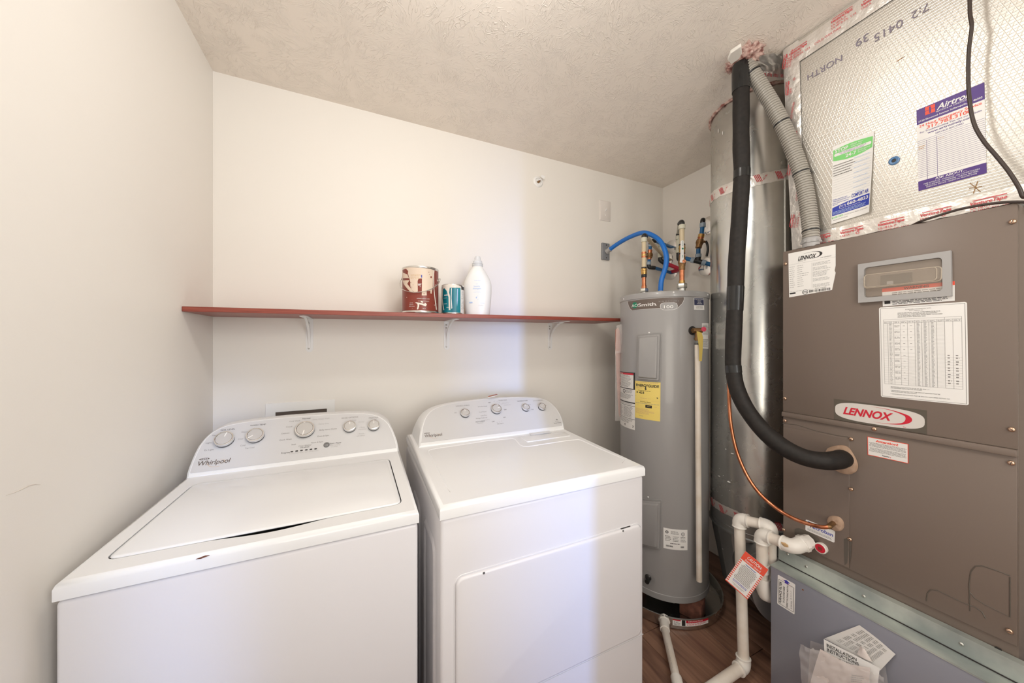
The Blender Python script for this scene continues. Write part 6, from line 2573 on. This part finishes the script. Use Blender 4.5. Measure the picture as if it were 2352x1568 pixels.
# the lower strip folds forward on to the air handler top
mb = MB()
mb.grid(lambda s, t: Vector((PB - .004 - .060 * t + .003 * noise.noise(Vector((s * 9, t * 3, 2))), YL - .03 - .50 * s, ZT + .0022 + .010 * (1 - t) ** 2 + .0015 * noise.noise(Vector((s * 22, t * 5, 7))))), 50, 4, TAPEF)
mb.build('foil_tape', pl, fix=False, angle=60)
# left side strip down the corner
mb = MB()
mb.grid(lambda s, t: Vector((PB + (PT - PB) * s - .0045 * t + .045 * (1 - t), YL - .0025 + .0016 * noise.noise(Vector((s * 22, t * 4, 3))), ZT + .002 + (CEIL - ZT - .004) * s)), 50, 3, TAPEF)
mb.build('foil_tape', pl, fix=False, angle=60)


def tape_print(parent, items):
    sh = Sheet(PMP, .0078)
    for a, b, rot, k, style in items:
        ca, sa = math.cos(math.radians(rot)), math.sin(math.radians(rot))

        def T(s, dx, dy, h, **kw):
            sh.text(s, a + dx * ca - dy * sa, b + dx * sa + dy * ca, h, INKRT, rot=rot, **kw)
        if style == 0:
            T('VentureTape', 0, .021 * k, .0095 * k, bold=.02, shear=.3, fit=.064 * k)
            x0, y0 = a + .004 * ca - .034 * k * sa, b + .004 * sa + .034 * k * ca
            sh.line(x0, y0, x0 + .060 * k * ca, y0 + .060 * k * sa, .0022 * k, INKRT, 2)
            T('UL181A-P', 0, .009 * k, .0075 * k)
            T('UL181B-FX  V14', 0, -.002 * k, .0075 * k)
        elif style == 1:
            T('COLD WEATHER', 0, .004 * k, .0078 * k)
        elif style == 2:
            T('VentureTape', 0, .021 * k, .0095 * k, bold=.02, shear=.3, fit=.064 * k)
            x0, y0 = a + .004 * ca - .034 * k * sa, b + .004 * sa + .034 * k * ca
            sh.line(x0, y0, x0 + .060 * k * ca, y0 + .060 * k * sa, .0022 * k, INKRT, 2)
            T('1581A', 0, .009 * k, .0075 * k)
            sh.ring(a + .048 * k * ca, b + .013 * k + .048 * k * sa, .005 * k, .005 * k, .3, INKRT, 2)
    sh.build('tape_print', parent)['kind'] = 'stuff'


tape_print(t_bot, [(.062, .015, 0, .95, 0), (.152, .015, 0, .95, 2), (.250, .013, 0, .95, 0), (.345, .013, 0, .95, 2), (.440, .013, 0, .95, 0)])
tape_print(t_left, [(.020 + .008 * (i % 2), .10 + .105 * i, 78 if i % 2 == 0 else 84, .80, i % 3 if i % 3 != 1 else 1) for i in range(10)])
tape_print(t_top, [(.02, PMP_H - .06, 0, .9, 0), (.10, PMP_H - .065, 0, .9, 1), (.15, PMP_H - .045, 0, .9, 0), (.23, PMP_H - .055, 0, .9, 2), (.32, PMP_H - .05, 0, .9, 0), (.42, PMP_H - .06, 0, .9, 1)])

sh = Sheet(PMP, .0012)
for s_, px, py, h in (('NORTH', 1893, 150, .021), ('39', 1980, 84, .025), ('0415', 2040, 62, .024), ('7:2', 2113, 18, .022)):
    a, b = PMP.px(px, py)
    sh.text(s_, a, b, h, INKSTAMP, align='C', rot=180, bold=.0)
sh.build('ink_stamp', pl)['kind'] = 'stuff'
# tear, star patch and the blue test plug
mb = MB()
mb.prism([pp3(x, y) + nrm * .0008 for x, y in ((2058, 142), (2068, 135), (2080, 128), (2072, 134), (2062, 141))], nrm * .0004, BRONZE)
mb.build('foil_tear', pl)
mb = MB()
for x0, y0, x1, y1 in ((2228, 420, 2252, 440), (2246, 416, 2236, 444), (2226, 432, 2256, 428)):
    a_, b_ = pp3(x0, y0), pp3(x1, y1)
    mb.tube([a_ + nrm * .001, b_ + nrm * .001], .0009, BRONZE, 5)
mb.build('star_cut', pl)
p = pp3(2054, 369)
mb = MB()
mb.lathe([(.013, .0005), (.013, .003), (.010, .005), (.006, .0045), (.0055, .001), (.0001, .001)], p, nrm, mat('steel_blue_plug', (.10, .22, .42), .35), 24)
mb.lathe([(.0052, .0015), (.0001, .0016)], p, nrm, BLACKPL, 16)
mb.build('test_plug', pl)

# -- service stickers on the plenum
pq = lambda x, y: (1840 + x / 3.7324, 100 + y / 3.7324)


class Curl(QuadMap):
    def f(self, a, b, h=0.0):
        s, t = a / self.W, b / self.H
        return super().f(a, b, h + .010 * max(0, s - .55) ** 2 * 4 * (1.2 - t) + .004 * (1 - t) ** 3)


q = Curl(PMP, pq(272, 885), pq(630, 752), pq(600, 1447), pq(265, 1548))
sh = Sheet(q, .0015)
sh.grid(lambda s, t: sh.P(s, t, 0), 16, 16, PAPERW)


def spoly(pts, m, layer=1):
    """polygon that follows a curled sheet"""
    W, H = q.W, q.H
    dense = densify([(a * W, b * H) for a, b in pts], .012)
    bm = bmesh.new()
    vs = [bm.verts.new((a, b, 0)) for a, b in dense]
    for f in tessellate_polygon([[Vector((a, b, 0)) for a, b in dense]]):
        try:
            bm.faces.new([vs[i] for i in f])
        except ValueError:
            pass
    for axis, L_ in ((0, W), (1, H)):
        for k in range(1, 16):
            co, no = [0, 0, 0], [0, 0, 0]
            co[axis], no[axis] = L_ * k / 16, 1
            bmesh.ops.bisect_plane(bm, geom=bm.verts[:] + bm.edges[:] + bm.faces[:], plane_co=co, plane_no=no)
    bm.verts.index_update()
    sh.add([q.f(v.co.x, v.co.y, sh.h0 + layer * .0005) for v in bm.verts], [[v.index for v in f.verts] for f in bm.faces], m)
    bm.free()


sh.STEP = .0005
arc = [(.02 + .96 * k / 12, .945 + .022 * math.sin(PI * k / 12)) for k in range(13)]
arc2 = [(.98 - .96 * k / 12, .812 - .034 * math.sin(PI * k / 12)) for k in range(13)]
spoly(arc + arc2, INKGRN, 1)
spoly([(.06, .862), (.09, .858), (.91, .858), (.94, .862), (.955, .8765), (.94, .891), (.91, .895), (.09, .895), (.06, .891), (.045, .8765)], PAPERW, 2)
sh.text('STOP', .07, .904, .042, INKW, fit=.33, bold=.02, layer=3)
sh.text('Check Your', .46, .932, .019, INKW, fit=.30, layer=3)
sh.text('Warranty!', .46, .907, .019, INKW, fit=.27, layer=3)
sh.text('This equipment may be covered', .5, .880, .0115, INKPU, align='C', fit=.66, layer=4)
sh.text('by our CAREfree warranty!', .5, .8635, .0115, INKPU, align='C', fit=.56, layer=4)
sh.text('24-7', .34, .804, .040, INKW, fit=.26, bold=.02, layer=3)
sh.text('Emergency', .64, .830, .019, INKW, fit=.29, layer=3)
sh.text('Service', .64, .806, .019, INKW, fit=.20, layer=3)
for k in range(14):
    y = .745 - k * .031
    sh.line(.03, y, .97, y, .0005, INKLT, 2)
for k in range(7):
    sh.scribble(.55, .97, .752 - k * .062, .764 - k * .062, 1, INKLB, 2, word=(.02, .10))
sh.scribble(.03, .60, .60, .76, 5, INKG, 3, weight=.30, word=(.015, .05), ragged=.35)
sh.text('MrPlumberIndy.com', .03, .298, .016, INKB, fit=.38)
sh.text('WilliamsComfortAir.com', .03, .276, .016, INKB, fit=.45)
sh.text('Same Day Emergency', .03, .252, .015, INKB, fit=.42)
sh.text('Service!', .03, .232, .015, INKB, fit=.14)
sh.text('COMFORT AIR', .52, .262, .046, INKB, fit=.43, bold=.015, layer=3)
sh.text('Williams', .60, .316, .016, INKLB, fit=.22)
spoly([(.02, .10)] + [(.02, .205)] + [(.02 + .96 * k / 12, .205 + .040 * math.sin(PI * .60 * k / 12)) for k in range(1, 13)] + [(.98, .10)], INKB, 1)
sh.text('(317)', .21, .184, .026, INKW, fit=.17, bold=.01, layer=3)
sh.text('660-4823', .41, .186, .038, INKW, fit=.54, bold=.02, layer=3)
sh.text('If your comfort system fails...', .22, .162, .013, INKW, fit=.56, layer=3)
sh.scribble(.05, .95, .108, .152, 3, INKLB, 3, ragged=.1, word=(.02, .07))
sh.text('$100 OFF', .02, .062, .022, INKGRN, fit=.30, bold=.01)
sh.text('HVAC Service Repair or Installed', .36, .064, .012, INKG, fit=.58)
sh.text('Equipment Purchase', .06, .034, .012, INKG, fit=.38)
sh.build('green_service_sticker', pl)

q = QuadMap(PMP, pq(990, 573), pq(1572, 332), pq(1593, 1110), pq(1008, 1265))
sh = Sheet(q, .0012)
sh.base_grid(PAPERW)
sh.rect(0, .815, 1, 1, INKPU)
sh.rect(0, 0, 1, .118, INKPU)
for a, b in ((.14, .895), (.222, .895), (.14, .945), (.222, .945)):
    sh.rect(a, b, a + .075, b + .045, INKOR, 2)
sh.rect(.205, .905, .232, .975, INKPU, 3)
sh.text('Airtron', .32, .905, .062, INKW, fit=.50, bold=.02, shear=.3)
sh.text('HEATING & AIR CONDITIONING', .31, .878, .018, INKW, fit=.52)
sh.text('5150 Elmwood Avenue Indianapolis, IN 46203', .03, .838, .020, INKW, fit=.94, bold=.01)
sh.text('24 Hour Emergency Service', .04, .772, .030, INKOR, fit=.92, bold=.015)
sh.text('317.783.3100', .16, .728, .036, INKOR, fit=.66, bold=.02)
sh.text('For Troubleshooting Tips visit our website', .05, .698, .020, INKPU, fit=.91)
sh.text('www.airtronindy.com', .17, .664, .024, INKPU, fit=.66, bold=.015)
sh.text('SERVICE RECORD', .5, .628, .018, INKPU, align='C', fit=.42)
for k in range(21):
    y = .610 - k * .0225
    sh.line(0.0, y, 1, y, .0007, INKPU)
for x in (.15, .31):
    sh.line(x, .118, x, .595, .0007, INKPU)
sh.scribble(.02, .13, .50, .55, 2, INKTAN, word=(.01, .03))
sh.text('F.C.C', .33, .552, .018, INKTAN, fit=.09)
sh.text('ASK ABOUT...', .5, .088, .024, INKW, align='C', fit=.46, bold=.015)
for i, s_ in enumerate(('FREE ESTIMATES - FURNACES - AIR CONDITIONERS', 'AIR CLEANERS - HUMIDIFIERS - WATER HEATERS', 'ESSENTIAL SERVICE - ESSENTIAL PROTECTION')):
    sh.text(s_, .5, .062 - i * .022, .014, INKW, align='C', fit=(.82, .78, .74)[i])
sh.build('purple_service_sticker', pl)

# ------------------------------------------------------------------ insulated refrigerant pipe, copper line, flexible conduit
def along(path, n=10):
    return smooth_path([at_depth(*p) for p in path], n)


ins = thing('insulated_refrigerant_pipe', 'black foam-insulated refrigerant pipe curving down from the ceiling into the air handler', 'pipe', (1.45, .87, .9))
ipath = [(1703, 150, 1.385), (1702, 180, 1.385), (1702, 267, 1.385), (1702, 330, 1.385), (1704, 385, 1.385), (1703, 422, 1.385), (1698, 508, 1.385), (1692, 590, 1.385), (1688, 700, 1.383), (1684, 800, 1.378), (1684, 845, 1.37), (1692, 890, 1.355), (1712, 935, 1.325), (1747, 982, 1.28),
         (1792, 1022, 1.23), (1842, 1048, 1.185), (1890, 1058, 1.155), (1925, 1056, 1.155)]
ip = along(ipath, 8)
hole_p = on_x(1938, 1052, XF)
ip += smooth_path([ip[-1], ip[-1].lerp(hole_p, .55) + Vector((.0, 0, .001)), hole_p + Vector((-.012, 0, 0))], 6)[1:]
rs = []
for i, p in enumerate(ip):
    t = i / (len(ip) - 1)
    r = .0295 + .0022 * noise.noise(p * 9)
    rs.append(r)
mb = MB()
mb.tube(ip, rs, INSUL, 22)
body = mb.build('foam_sleeve', ins, angle=60)
for t0_, t1_ in ((0.0, .075), (.225, .262), (.415, .445), (.535, .56)):
    i0, i1 = int(t0_ * (len(ip) - 1)), max(int(t1_ * (len(ip) - 1)), int(t0_ * (len(ip) - 1)) + 2)
    mb = MB()
    mb.tube(ip[i0:i1 + 1], [r + (.0012 if t0_ else .0022) for r in rs[i0:i1 + 1]], TAPEBLK, 22)
    mb.build('tape_wrap', ins)

cop = thing('copper_line', 'thin bare copper tube drooping from behind the black pipe to the air handler', 'pipe', (1.5, .75, .6))
cpth = along([(1676, 815, 1.43), (1674, 870, 1.425), (1675, 920, 1.42), (1679, 975, 1.41), (1692, 1035, 1.395), (1715, 1090, 1.37), (1745, 1133, 1.34), (1785, 1168, 1.30), (1825, 1191, 1.25), (1865, 1205, 1.205), (1890, 1210, 1.175), (1904, 1209, 1.165)], 8)
cpth.append(on_x(1914, 1201, XF - .008))
mb = MB()
mb.tube(cpth, .0068, COPPER, 14)
mb.build('tube', cop)
mb = MB()
mb.tube([cpth[-4], cpth[-3], cpth[-2], cpth[-1]], .0082, BRONZE, 12)
mb.build('corroded_end', cop)

flex = thing('flexible_conduit', 'grey ribbed flexible conduit slanting from the ceiling to the air handler top', 'conduit', (1.58, .7, ZT))
fpath = smooth_path([at_depth(*p) for p in ((1706, 130, 1.385), (1716, 146, 1.375), (1748, 198, 1.36), (1777, 246, 1.345), (1804, 301, 1.33), (1825, 353, 1.32), (1842, 404, 1.31), (1853, 456, 1.302), (1860, 508, 1.295), (1862.5, 535, 1.29), (1863, 556, 1.288))], 10)
# resample evenly, then ribs
cum = [0.0]
for a_, b_ in zip(fpath, fpath[1:]):
    cum.append(cum[-1] + (b_ - a_).length)
tot = cum[-1]
PITCH = .0098
nr = int(tot / PITCH)


def at_len(s):
    s = max(0, min(tot, s))
    for i in range(len(cum) - 1):
        if cum[i + 1] >= s:
            return fpath[i].lerp(fpath[i + 1], (s - cum[i]) / max(1e-9, cum[i + 1] - cum[i]))
    return fpath[-1]


pts, rad = [], []
for i in range(nr):
    for f_, r_ in ((.0, .0225), (.14, .0225), (.30, .0262), (.78, .0262), (.93, .0225)):
        pts.append(at_len((i + f_) * PITCH))
        rad.append(r_)
mb = MB()
mb.tube(pts, rad, FLEX, 22)
mb.build('ribbed_sleeve', flex, angle=30)
last, prev = pts[-1], pts[-12]
mb = MB()
bot = Vector((last.x, last.y, ZT + .0005))
mb.lathe([(.026, 0), (.026, .014), (.0285, .016), (.0285, .030), (.027, .032), (.024, bot.z * 0 + .036)], bot, (0, 0, 1), LTGREYPL, 28)
for k in range(5):
    q_ = 2 * PI * k / 5 + 3.0
    mb.box(bot.x + math.cos(q_) * .0285 - .004, bot.x + math.cos(q_) * .0285 + .004, bot.y + math.sin(q_) * .0285 - .004, bot.y + math.sin(q_) * .0285 + .004, bot.z + .018, bot.z + .025, LTGREYPL)
mb.build('connector', flex)
for px, py in ((1718, 158), (1786, 284), (1838, 402), (1860, 541)):
    best = min(range(len(pts)), key=lambda i: (at_depth(px, py, 1.33) - pts[i]).length)
    c_ = pts[best]
    ax = (pts[min(best + 3, len(pts) - 1)] - pts[max(best - 3, 0)]).normalized()
    mb = MB()
    mb.cyl(c_ - ax * .0028, c_ + ax * .0028, .0275, BLACKPL, n=24)
    s_ = c_ + Vector((-SN * .5 + CS, -CS * .5 - SN, 0)).normalized() * .027
    mb.box(s_.x - .004, s_.x + .004, s_.y - .004, s_.y + .004, s_.z - .004, s_.z + .004, BLACKPL)
    mb.build('cable_tie', flex)

# thin black cable tied along the conduit
cb = along([(1843, 360, 1.31), (1859, 400, 1.30), (1871, 450, 1.29), (1878, 505, 1.285), (1881, 540, 1.285), (1890, 553, 1.28)], 6)
mb = MB()
mb.tube(cb, .0022, BLACKPL, 8)
tag(mb.build('control_wire'), 'thin black control wire tied along the grey ribbed conduit', 'wire')

# pink insulation and gypsum scrap where the lines pass the ceiling
for px, py, r, seed, lab in ((1688, 146, .030, 1, 'pink fibreglass tuft left of the black pipe at the ceiling'), (1718, 117, .040, 2, 'pink fibreglass tuft above the grey ribbed conduit at the ceiling')):
    p = on_z(px, py, CEIL)
    mb = MB()
    mb.blob(p + Vector((.0, .0, -r * .25)), r, PINK, seed, 4, .60, 4.6, (1.1, 1.0, .75))
    tag(mb.build('insulation_tuft', fix=False, angle=180), lab, 'insulation')
g = [on_z(x, y, CEIL - .055) for x, y in ((1671, 131), (1678, 114), (1702, 98), (1704, 116), (1697, 128), (1680, 140))]
mb = MB()
mb.prism(g, (0, 0, -.014), GYPSUM)
tag(mb.build('drywall_scrap', bevel=.002, seg=1), 'white scrap of drywall hanging at the ceiling hole above the black pipe', 'drywall')
# crumpled foil flap behind the conduit at the ceiling
mb = MB()
fl0 = [on_z(1728, 128, CEIL - .012), on_z(1795, 122, CEIL - .008), on_z(1800, 180, CEIL - .020), on_z(1748, 172, CEIL - .014)]
mb.grid(lambda s, t: fl0[0].lerp(fl0[1], s).lerp(fl0[3].lerp(fl0[2], s), t) + Vector((0, 0, 1)) * .010 * noise.noise(Vector((s * 5, t * 5, 3))), 14, 12, TAPEF)
ff = mb.build('foil_flap', fix=False, angle=60)
tag(ff, 'crumpled foil flap with red print hanging behind the grey ribbed conduit', 'foil')
pmf = PlaneMap(fl0[3], fl0[2] - fl0[3], Vector((fl0[0] - fl0[3]).normalized()))
sh = Sheet(pmf, .012)
if pmf.n.z > 0:
    sh.h0 = -.012
    sh.STEP = -.00025
for k in range(4):
    for j in range(4):
        sh.line(.006 + .030 * k + .006 * j, .008 + .004 * k, .014 + .030 * k + .006 * j, .036 + .004 * k, .0028, INKRT, 1)
o = sh.build('tape_print', ff)
o['kind'] = 'stuff'

# ------------------------------------------------------------------ cables by the plenum
blk = smooth_path([on_x(px, py, x) for px, py, x in ((2228, -190, 1.515), (2226, -110, 1.515), (2227, -40, 1.515), (2228, 30, 1.515), (2232, 60, 1.515), (2226, 110, 1.518), (2224, 160, 1.52), (2226, 220, 1.522), (2236, 280, 1.525), (2258, 322, 1.527), (2290, 360, 1.53), (2318, 395, 1.53),
                                                         (2340, 430, 1.53), (2350, 452, 1.535))] + [Vector((1.560, .236, ZT + .012)), Vector((1.585, .228, ZT + .0055)), Vector((1.605, .222, ZT + .0052))], 8)
mb = MB()
mb.tube(blk, .0040, CABLE, 12)
tag(mb.build('thermostat_cable'), 'dark brown cable hanging in a curve in front of the foil plenum', 'cable')
z_ = ZT + .0036
c2 = [on_z(x, y, z_) for x, y in ((2096, 517), (2115, 508))] + [on_x(2150, 496.5, XF - .002), on_x(2200, 481.5, XF - .003), on_x(2250, 471.5, XF - .003), on_x(2300, 465, XF - .003), on_x(2345, 463.5, XF - .003), on_x(2365, 466, XF - .003)]
mb = MB()
mb.tube(smooth_path(c2, 8), .0036, CABLE, 10)
tag(mb.build('low_voltage_cable'), 'thin brown cable lying along the top front edge of the air handler', 'cable')

# ------------------------------------------------------------------ condensate drain in white plastic
cdr = thing('condensate_drain', 'cream plastic condensate drain pipes with elbows beside the filter cabinet', 'drain pipe', (1.45, .86, 0))
RP, RF = .0205, .0262


def pelbow(c, d0, d1, leg=.034, bend=.020, m=PVCFIT, name='elbow', lip=True):
    """90-degree socket elbow at c; d0, d1 point out of its two mouths"""
    c, d0, d1 = Vector(c), Vector(d0).normalized(), Vector(d1).normalized()
    mb = MB()
    pts = [c + d0 * leg]
    for k in range(9):
        t = k / 8
        pts.append((c + d0 * bend) * (1 - t) ** 2 + c * 2 * t * (1 - t) + (c + d1 * bend) * t * t)
    pts.append(c + d1 * leg)
    mb.tube(pts, RF, m, 22)
    for d in (d0, d1):
        mb.lathe([(RF, -.005), (RF * 1.045, -.004), (RF * 1.045, .0), (RF * .8, .0005)], c + d * leg, d, m, 22)
    return mb.build(name, cdr, angle=50)


def ppipe(a, b, name='pipe', r=RP):
    mb = MB()
    mb.tube([Vector(a), Vector(b)], r, PVC, 22)
    return mb.build(name, cdr)


Cx = 1.485
cE = on_x(1822, 1256, Cx)                                   # elbow at the outlet
port_c = Vector((XF - .002, cE.y - .002, cE.z))
cT = on_x(1750, 1226, Cx)                                   # first elbow down
run = (cT - cE).normalized()
port_at = on_x(1862, 1241, XF)
od = (port_at - cE).normalized()
pelbow(cE, od, run, leg=.036)
mb = MB()
ad = od
mb.lathe([(RF * 1.0, 0), (RF * 1.14, .002), (RF * 1.14, .014), (RF, .016), (RF * .9, (port_at - cE).length - .036)], cE + ad * .034, ad, PVCFIT, 8)
mb.build('adapter', cdr)
ppipe(cE + run * .02, cT - run * .02)
down = Vector((0.004, .0, -1)).normalized()
pelbow(cT, -run, down)
tB = cT + Vector((.004, 0, -.205))
ppipe(cT + down * .02, tB + Vector((0, 0, .02)))
mb = MB()
mb.cyl(cT + Vector((.0, 0, -.118)), cT + Vector((.001, 0, -.150)), RF, PVCFIT, n=22)
mb.build('coupling', cdr)
# back leg of the trap, behind, up to the second elbow
Cx2 = 1.545
cU = on_x(1779, 1213, 1.525)
cU.y = max(cU.y, YL + .030)
tB2 = Vector((cU.x, cU.y, tB.z))
mb = MB()
mid_b = tB.lerp(tB2, .5) + Vector((0, 0, -.045))
mb.tube(smooth_path([tB + Vector((0, 0, .03)), tB, mid_b, tB2, tB2 + Vector((0, 0, .03))], 6), RF, PVCFIT, 20)
mb.build('trap_bend', cdr)
ppipe(tB2, cU + Vector((0, 0, -.02)))
cL = on_x(1698, 1191, 1.50)
run2 = (cL - cU).normalized()
pelbow(cU, (0, 0, -1), run2)
ppipe(cU + run2 * .02, cL - run2 * .02)
cB = on_z(1708, 1528, .042)
dn2 = (cB - cL).normalized()
pelbow(cL, -run2, dn2)
ppipe(cL + dn2 * .02, cB - dn2 * .02, 'riser_pipe')
c9 = on_z(1640, 1575, .040)
run3 = (c9 - cB).normalized()
pelbow(cB, -dn2, run3)
ppipe(cB + run3 * .02, cB + run3 * .9, 'floor_pipe')
sh = Sheet(PlaneMap(cU + Vector((-.0205, -.004, -.035)), (0, 0, -1), Vector((0, -1, 0))), .002)
sh.text('Charlotte Pipe', 0, -.004, .007, INKRT, fit=.085)
sh.build('pipe_lettering', cdr)['kind'] = 'stuff'
mb = MB()
p = cE + Vector((-.0262, .014, .008))
mb.blob(p, .0075, INKTAN, 4, 2, .6, 2.5, (.25, 1.6, 1.0))
mb.build('glue_smear', cdr)

# caution tag hanging on the drain pipe
tgc = [at_depth(*mq(*p), d) for p, d in (((470, 685), 1.345), ((813, 962), 1.325), ((500, 1410), 1.345), ((165, 1115), 1.365))]
TL, TR, BR, BL = tgc
tu, tv = (TR - TL), (TL - BL)
tn = tu.cross(tv).normalized()
if tn.y > 0:
    tn = -tn


class FreeMap:
    W, H = tu.length, tv.length

    @staticmethod
    def f(a, b, h=0.0):
        s, t = a / FreeMap.W, b / FreeMap.H
        return (BL * (1 - s) + BR * s) * (1 - t) + (TL * (1 - s) + TR * s) * t + tn * (h + .004 * (s - .5) ** 2)


tagt = thing('caution_tag', 'orange-red and white caution tag hanging crooked on the cream drain pipe', 'tag', tuple(BR))
sh = Sheet(FreeMap, 0.0)
sh.base_grid(PAPERW, 8, 2)
sh.grid(lambda s, t: sh.P(s, t, -3), 8, 2, PAPERW)
sh.build('card', tagt)
sh = Sheet(FreeMap, 0.0002)
sh.rect(0, .76, 1, 1, INKOR, 1, nu=8)
for k in range(13):
    y = .76 - (k + 1) * .0585
    sh.rect(0, y, .10, y + .030, INKOR, 1)
    sh.rect(.90, y, 1, y + .030, INKOR, 1)
sh.rect(.10, .0, .90, .022, INKOR, 1, nu=6)
sh.text('CAUTION:', .5, .865, .075, INKW, align='C', fit=.62, bold=.015, layer=2)
sh.text('Damage Hazard', .5, .785, .050, INKW, align='C', fit=.66, bold=.01, layer=2)
sh.text('Attention Homeowner', .5, .700, .030, INKB, align='C', fit=.46, bold=.015, layer=2)
sh.scribble(.14, .86, .22, .68, 13, INKG, 2, ragged=.3, align='C', word=(.02, .07))
sh.scribble(.14, .86, .14, .20, 2, INKB, 2, ragged=.2, align='C', word=(.03, .08))
sh.scribble(.20, .80, .06, .11, 2, INKLT, 2, ragged=.4, align='C', word=(.02, .06))
sh.ring(.50, .955, .020, .018, .95, INK, 2, n=16)
sh.build('tag_print', tagt)['kind'] = 'stuff'

# ------------------------------------------------------------------ manuals in a torn plastic bag on the filter cabinet
def patch(c, bulge, nu, nv, seed=0, amp=.0):
    """curved paper: c = four (px, py, x) corners TL TR BR BL on planes of that x"""
    c = [on_x(a, b, x) for a, b, x in c]

    def fn(s, t):
        p = c[0].lerp(c[1], s).lerp(c[3].lerp(c[2], s), t)
        h = bulge(s, t) + amp * noise.noise(Vector((s * 4, t * 4, seed)))
        return p + Vector((-1, 0, 0)) * h
    return fn


class FnMap:
    W = H = 1.0

    def __init__(self, fn, flip=1):
        self.fn = fn

    def f(self, a, b, h=0.0):
        return self.fn(a, 1 - b) + Vector((-1, 0, 0)) * h


bz_ = lambda x, y: (1820 + x / 7.84, 1420 + y / 7.84)
manual = thing('open_manual', 'white folded instruction manual standing open out of the plastic bag', 'manual', tuple(on_x(1950, 1600, XS - .02)))
fn = patch([(1893, 1466, XS - .012), (1974, 1435, XS - .004), (2057, 1502, XS - .004), (2020, 1536, XS - .016)], lambda s, t: .006 * math.sin(PI * s) * 0, 12, 12)
c_back = [(1893, 1466, XS - .012), (1974, 1435, XS - .004), (2057, 1502, XS - .006), (2021, 1540, XS - .018)]
fnb = patch(c_back, lambda s, t: -.004 * math.sin(PI * t), 12, 12)
mb = MB()
mb.grid(fnb, 14, 14, PAPER)
mb.build('back_page', manual, fix=False)
sh = Sheet(FnMap(fnb), .0012)
for k in range(16):
    x0 = .12 + k * .048
    sh.scribble(.06, .95, 0, 0, 0, INK)
    for y_ in range(6):
        if random.random() < .85:
            sh.line(.16 + k * .05, .86 - y_ * .12, .16 + k * .05 + .01, .86 - y_ * .12 - .09, .011, INK if k > 3 else INKG, 1)
sh.build('page_print', manual)['kind'] = 'stuff'
c_front = [(1893, 1467, XS - .022), (2019, 1534, XS - .030), (2010, 1600, XS - .020), (1900, 1600, XS - .020)]
fnf = patch([(1892, 1467, XS - .030), (2021, 1534, XS - .034), (2018, 1610, XS - .030), (1915, 1610, XS - .030)], lambda s, t: .012 * math.sin(PI * min(1, t * 1.2)) * (1 - .3 * s), 12, 12)
mb = MB()
mb.grid(fnf, 14, 14, PAPERW)
mb.build('front_page', manual, fix=False)
sh = Sheet(FnMap(fnf), .0012)
sh.text('INSTALLATION', .06, .905, .056, INK, fit=.56, bold=.01)
sh.text('INSTRUCTIONS', .06, .835, .056, INK, fit=.60, bold=.01)
sh.text('- C33 SERIES', .26, .765, .045, INK, fit=.34)
sh.build('cover_print', manual)['kind'] = 'stuff'
fnm = patch([(1977, 1482, XS - .014), (1986, 1490, XS - .016), (2004, 1520, XS - .020), (1968, 1502, XS - .020)], lambda s, t: .004 * math.sin(PI * s), 6, 6)
mb = MB()
mb.grid(fnm, 6, 6, PAPERP)
mb.build('inner_page', manual, fix=False)
leaf = patch([(1862, 1482, XS - .040), (1930, 1496, XS - .046), (2000, 1534, XS - .046), (2000, 1620, XS - .036)], lambda s, t: 0, 6, 6)
def lf(s, t):
    top = ((1884, 1490), (1908, 1503), (1930, 1515), (1946, 1523), (1972, 1529), (1999, 1533))
    k = min(4.999, s * 5)
    i = int(k)
    a_ = Vector(top[i]).lerp(Vector(top[i + 1]), k - i)
    p = on_x(a_.x, a_.y, XS - .046).lerp(on_x(1850 + 152 * s, 1622, XS - .044), t)
    return p + Vector((-1, 0, 0)) * .010 * math.sin(PI * t)



mb = MB()
mb.grid(lf, 14, 14, PAPERP)
l_o = mb.build('folded_leaflet', fix=False)
tag(l_o, 'pinkish folded leaflet in front of the open manual inside the bag', 'leaflet')
sh = Sheet(FnMap(lf), .0012)
sh.scribble(.70, .92, .62, .80, 4, INKLT, 1, word=(.01, .04))
sh.scribble(.74, .92, .40, .58, 3, INKG, 1, word=(.005, .02))
sh.build('leaflet_print', l_o)['kind'] = 'stuff'
bag = thing('plastic_bag', 'clear crumpled plastic bag of manuals fixed to the filter cabinet front', 'bag', tuple(on_x(1930, 1620, XS - .03)))
fb = patch([(1838, 1478, XS - .050), (2030, 1555, XS - .054), (2048, 1640, XS - .052), (1850, 1640, XS - .052)], lambda s, t: .010 * math.sin(PI * t), 20, 20, 3, .012)


def bagfn(s, t):
    p = fb(s, t)
    k = max(0, 1 - t * 3)
    return p + Vector((0, 0, .010 * k * noise.noise(Vector((s * 30, 1, 5))))) + Vector((-1, 0, 0)) * (.006 * noise.noise(Vector((s * 11, t * 11, 2))) + .003 * noise.noise(Vector((s * 30, t * 24, 6))))


mb = MB()
mb.grid(bagfn, 44, 34, FILM)
mb.build('front_film', bag, fix=False, angle=80)
fb2 = patch([(1862, 1470, XS - .003), (2034, 1528, XS - .003), (2052, 1640, XS - .003), (1852, 1640, XS - .003)], lambda s, t: .002, 10, 10, 8, .001)
mb = MB()
mb.grid(fb2, 16, 14, FILM)
mb.build('back_film', bag, fix=False, angle=80)
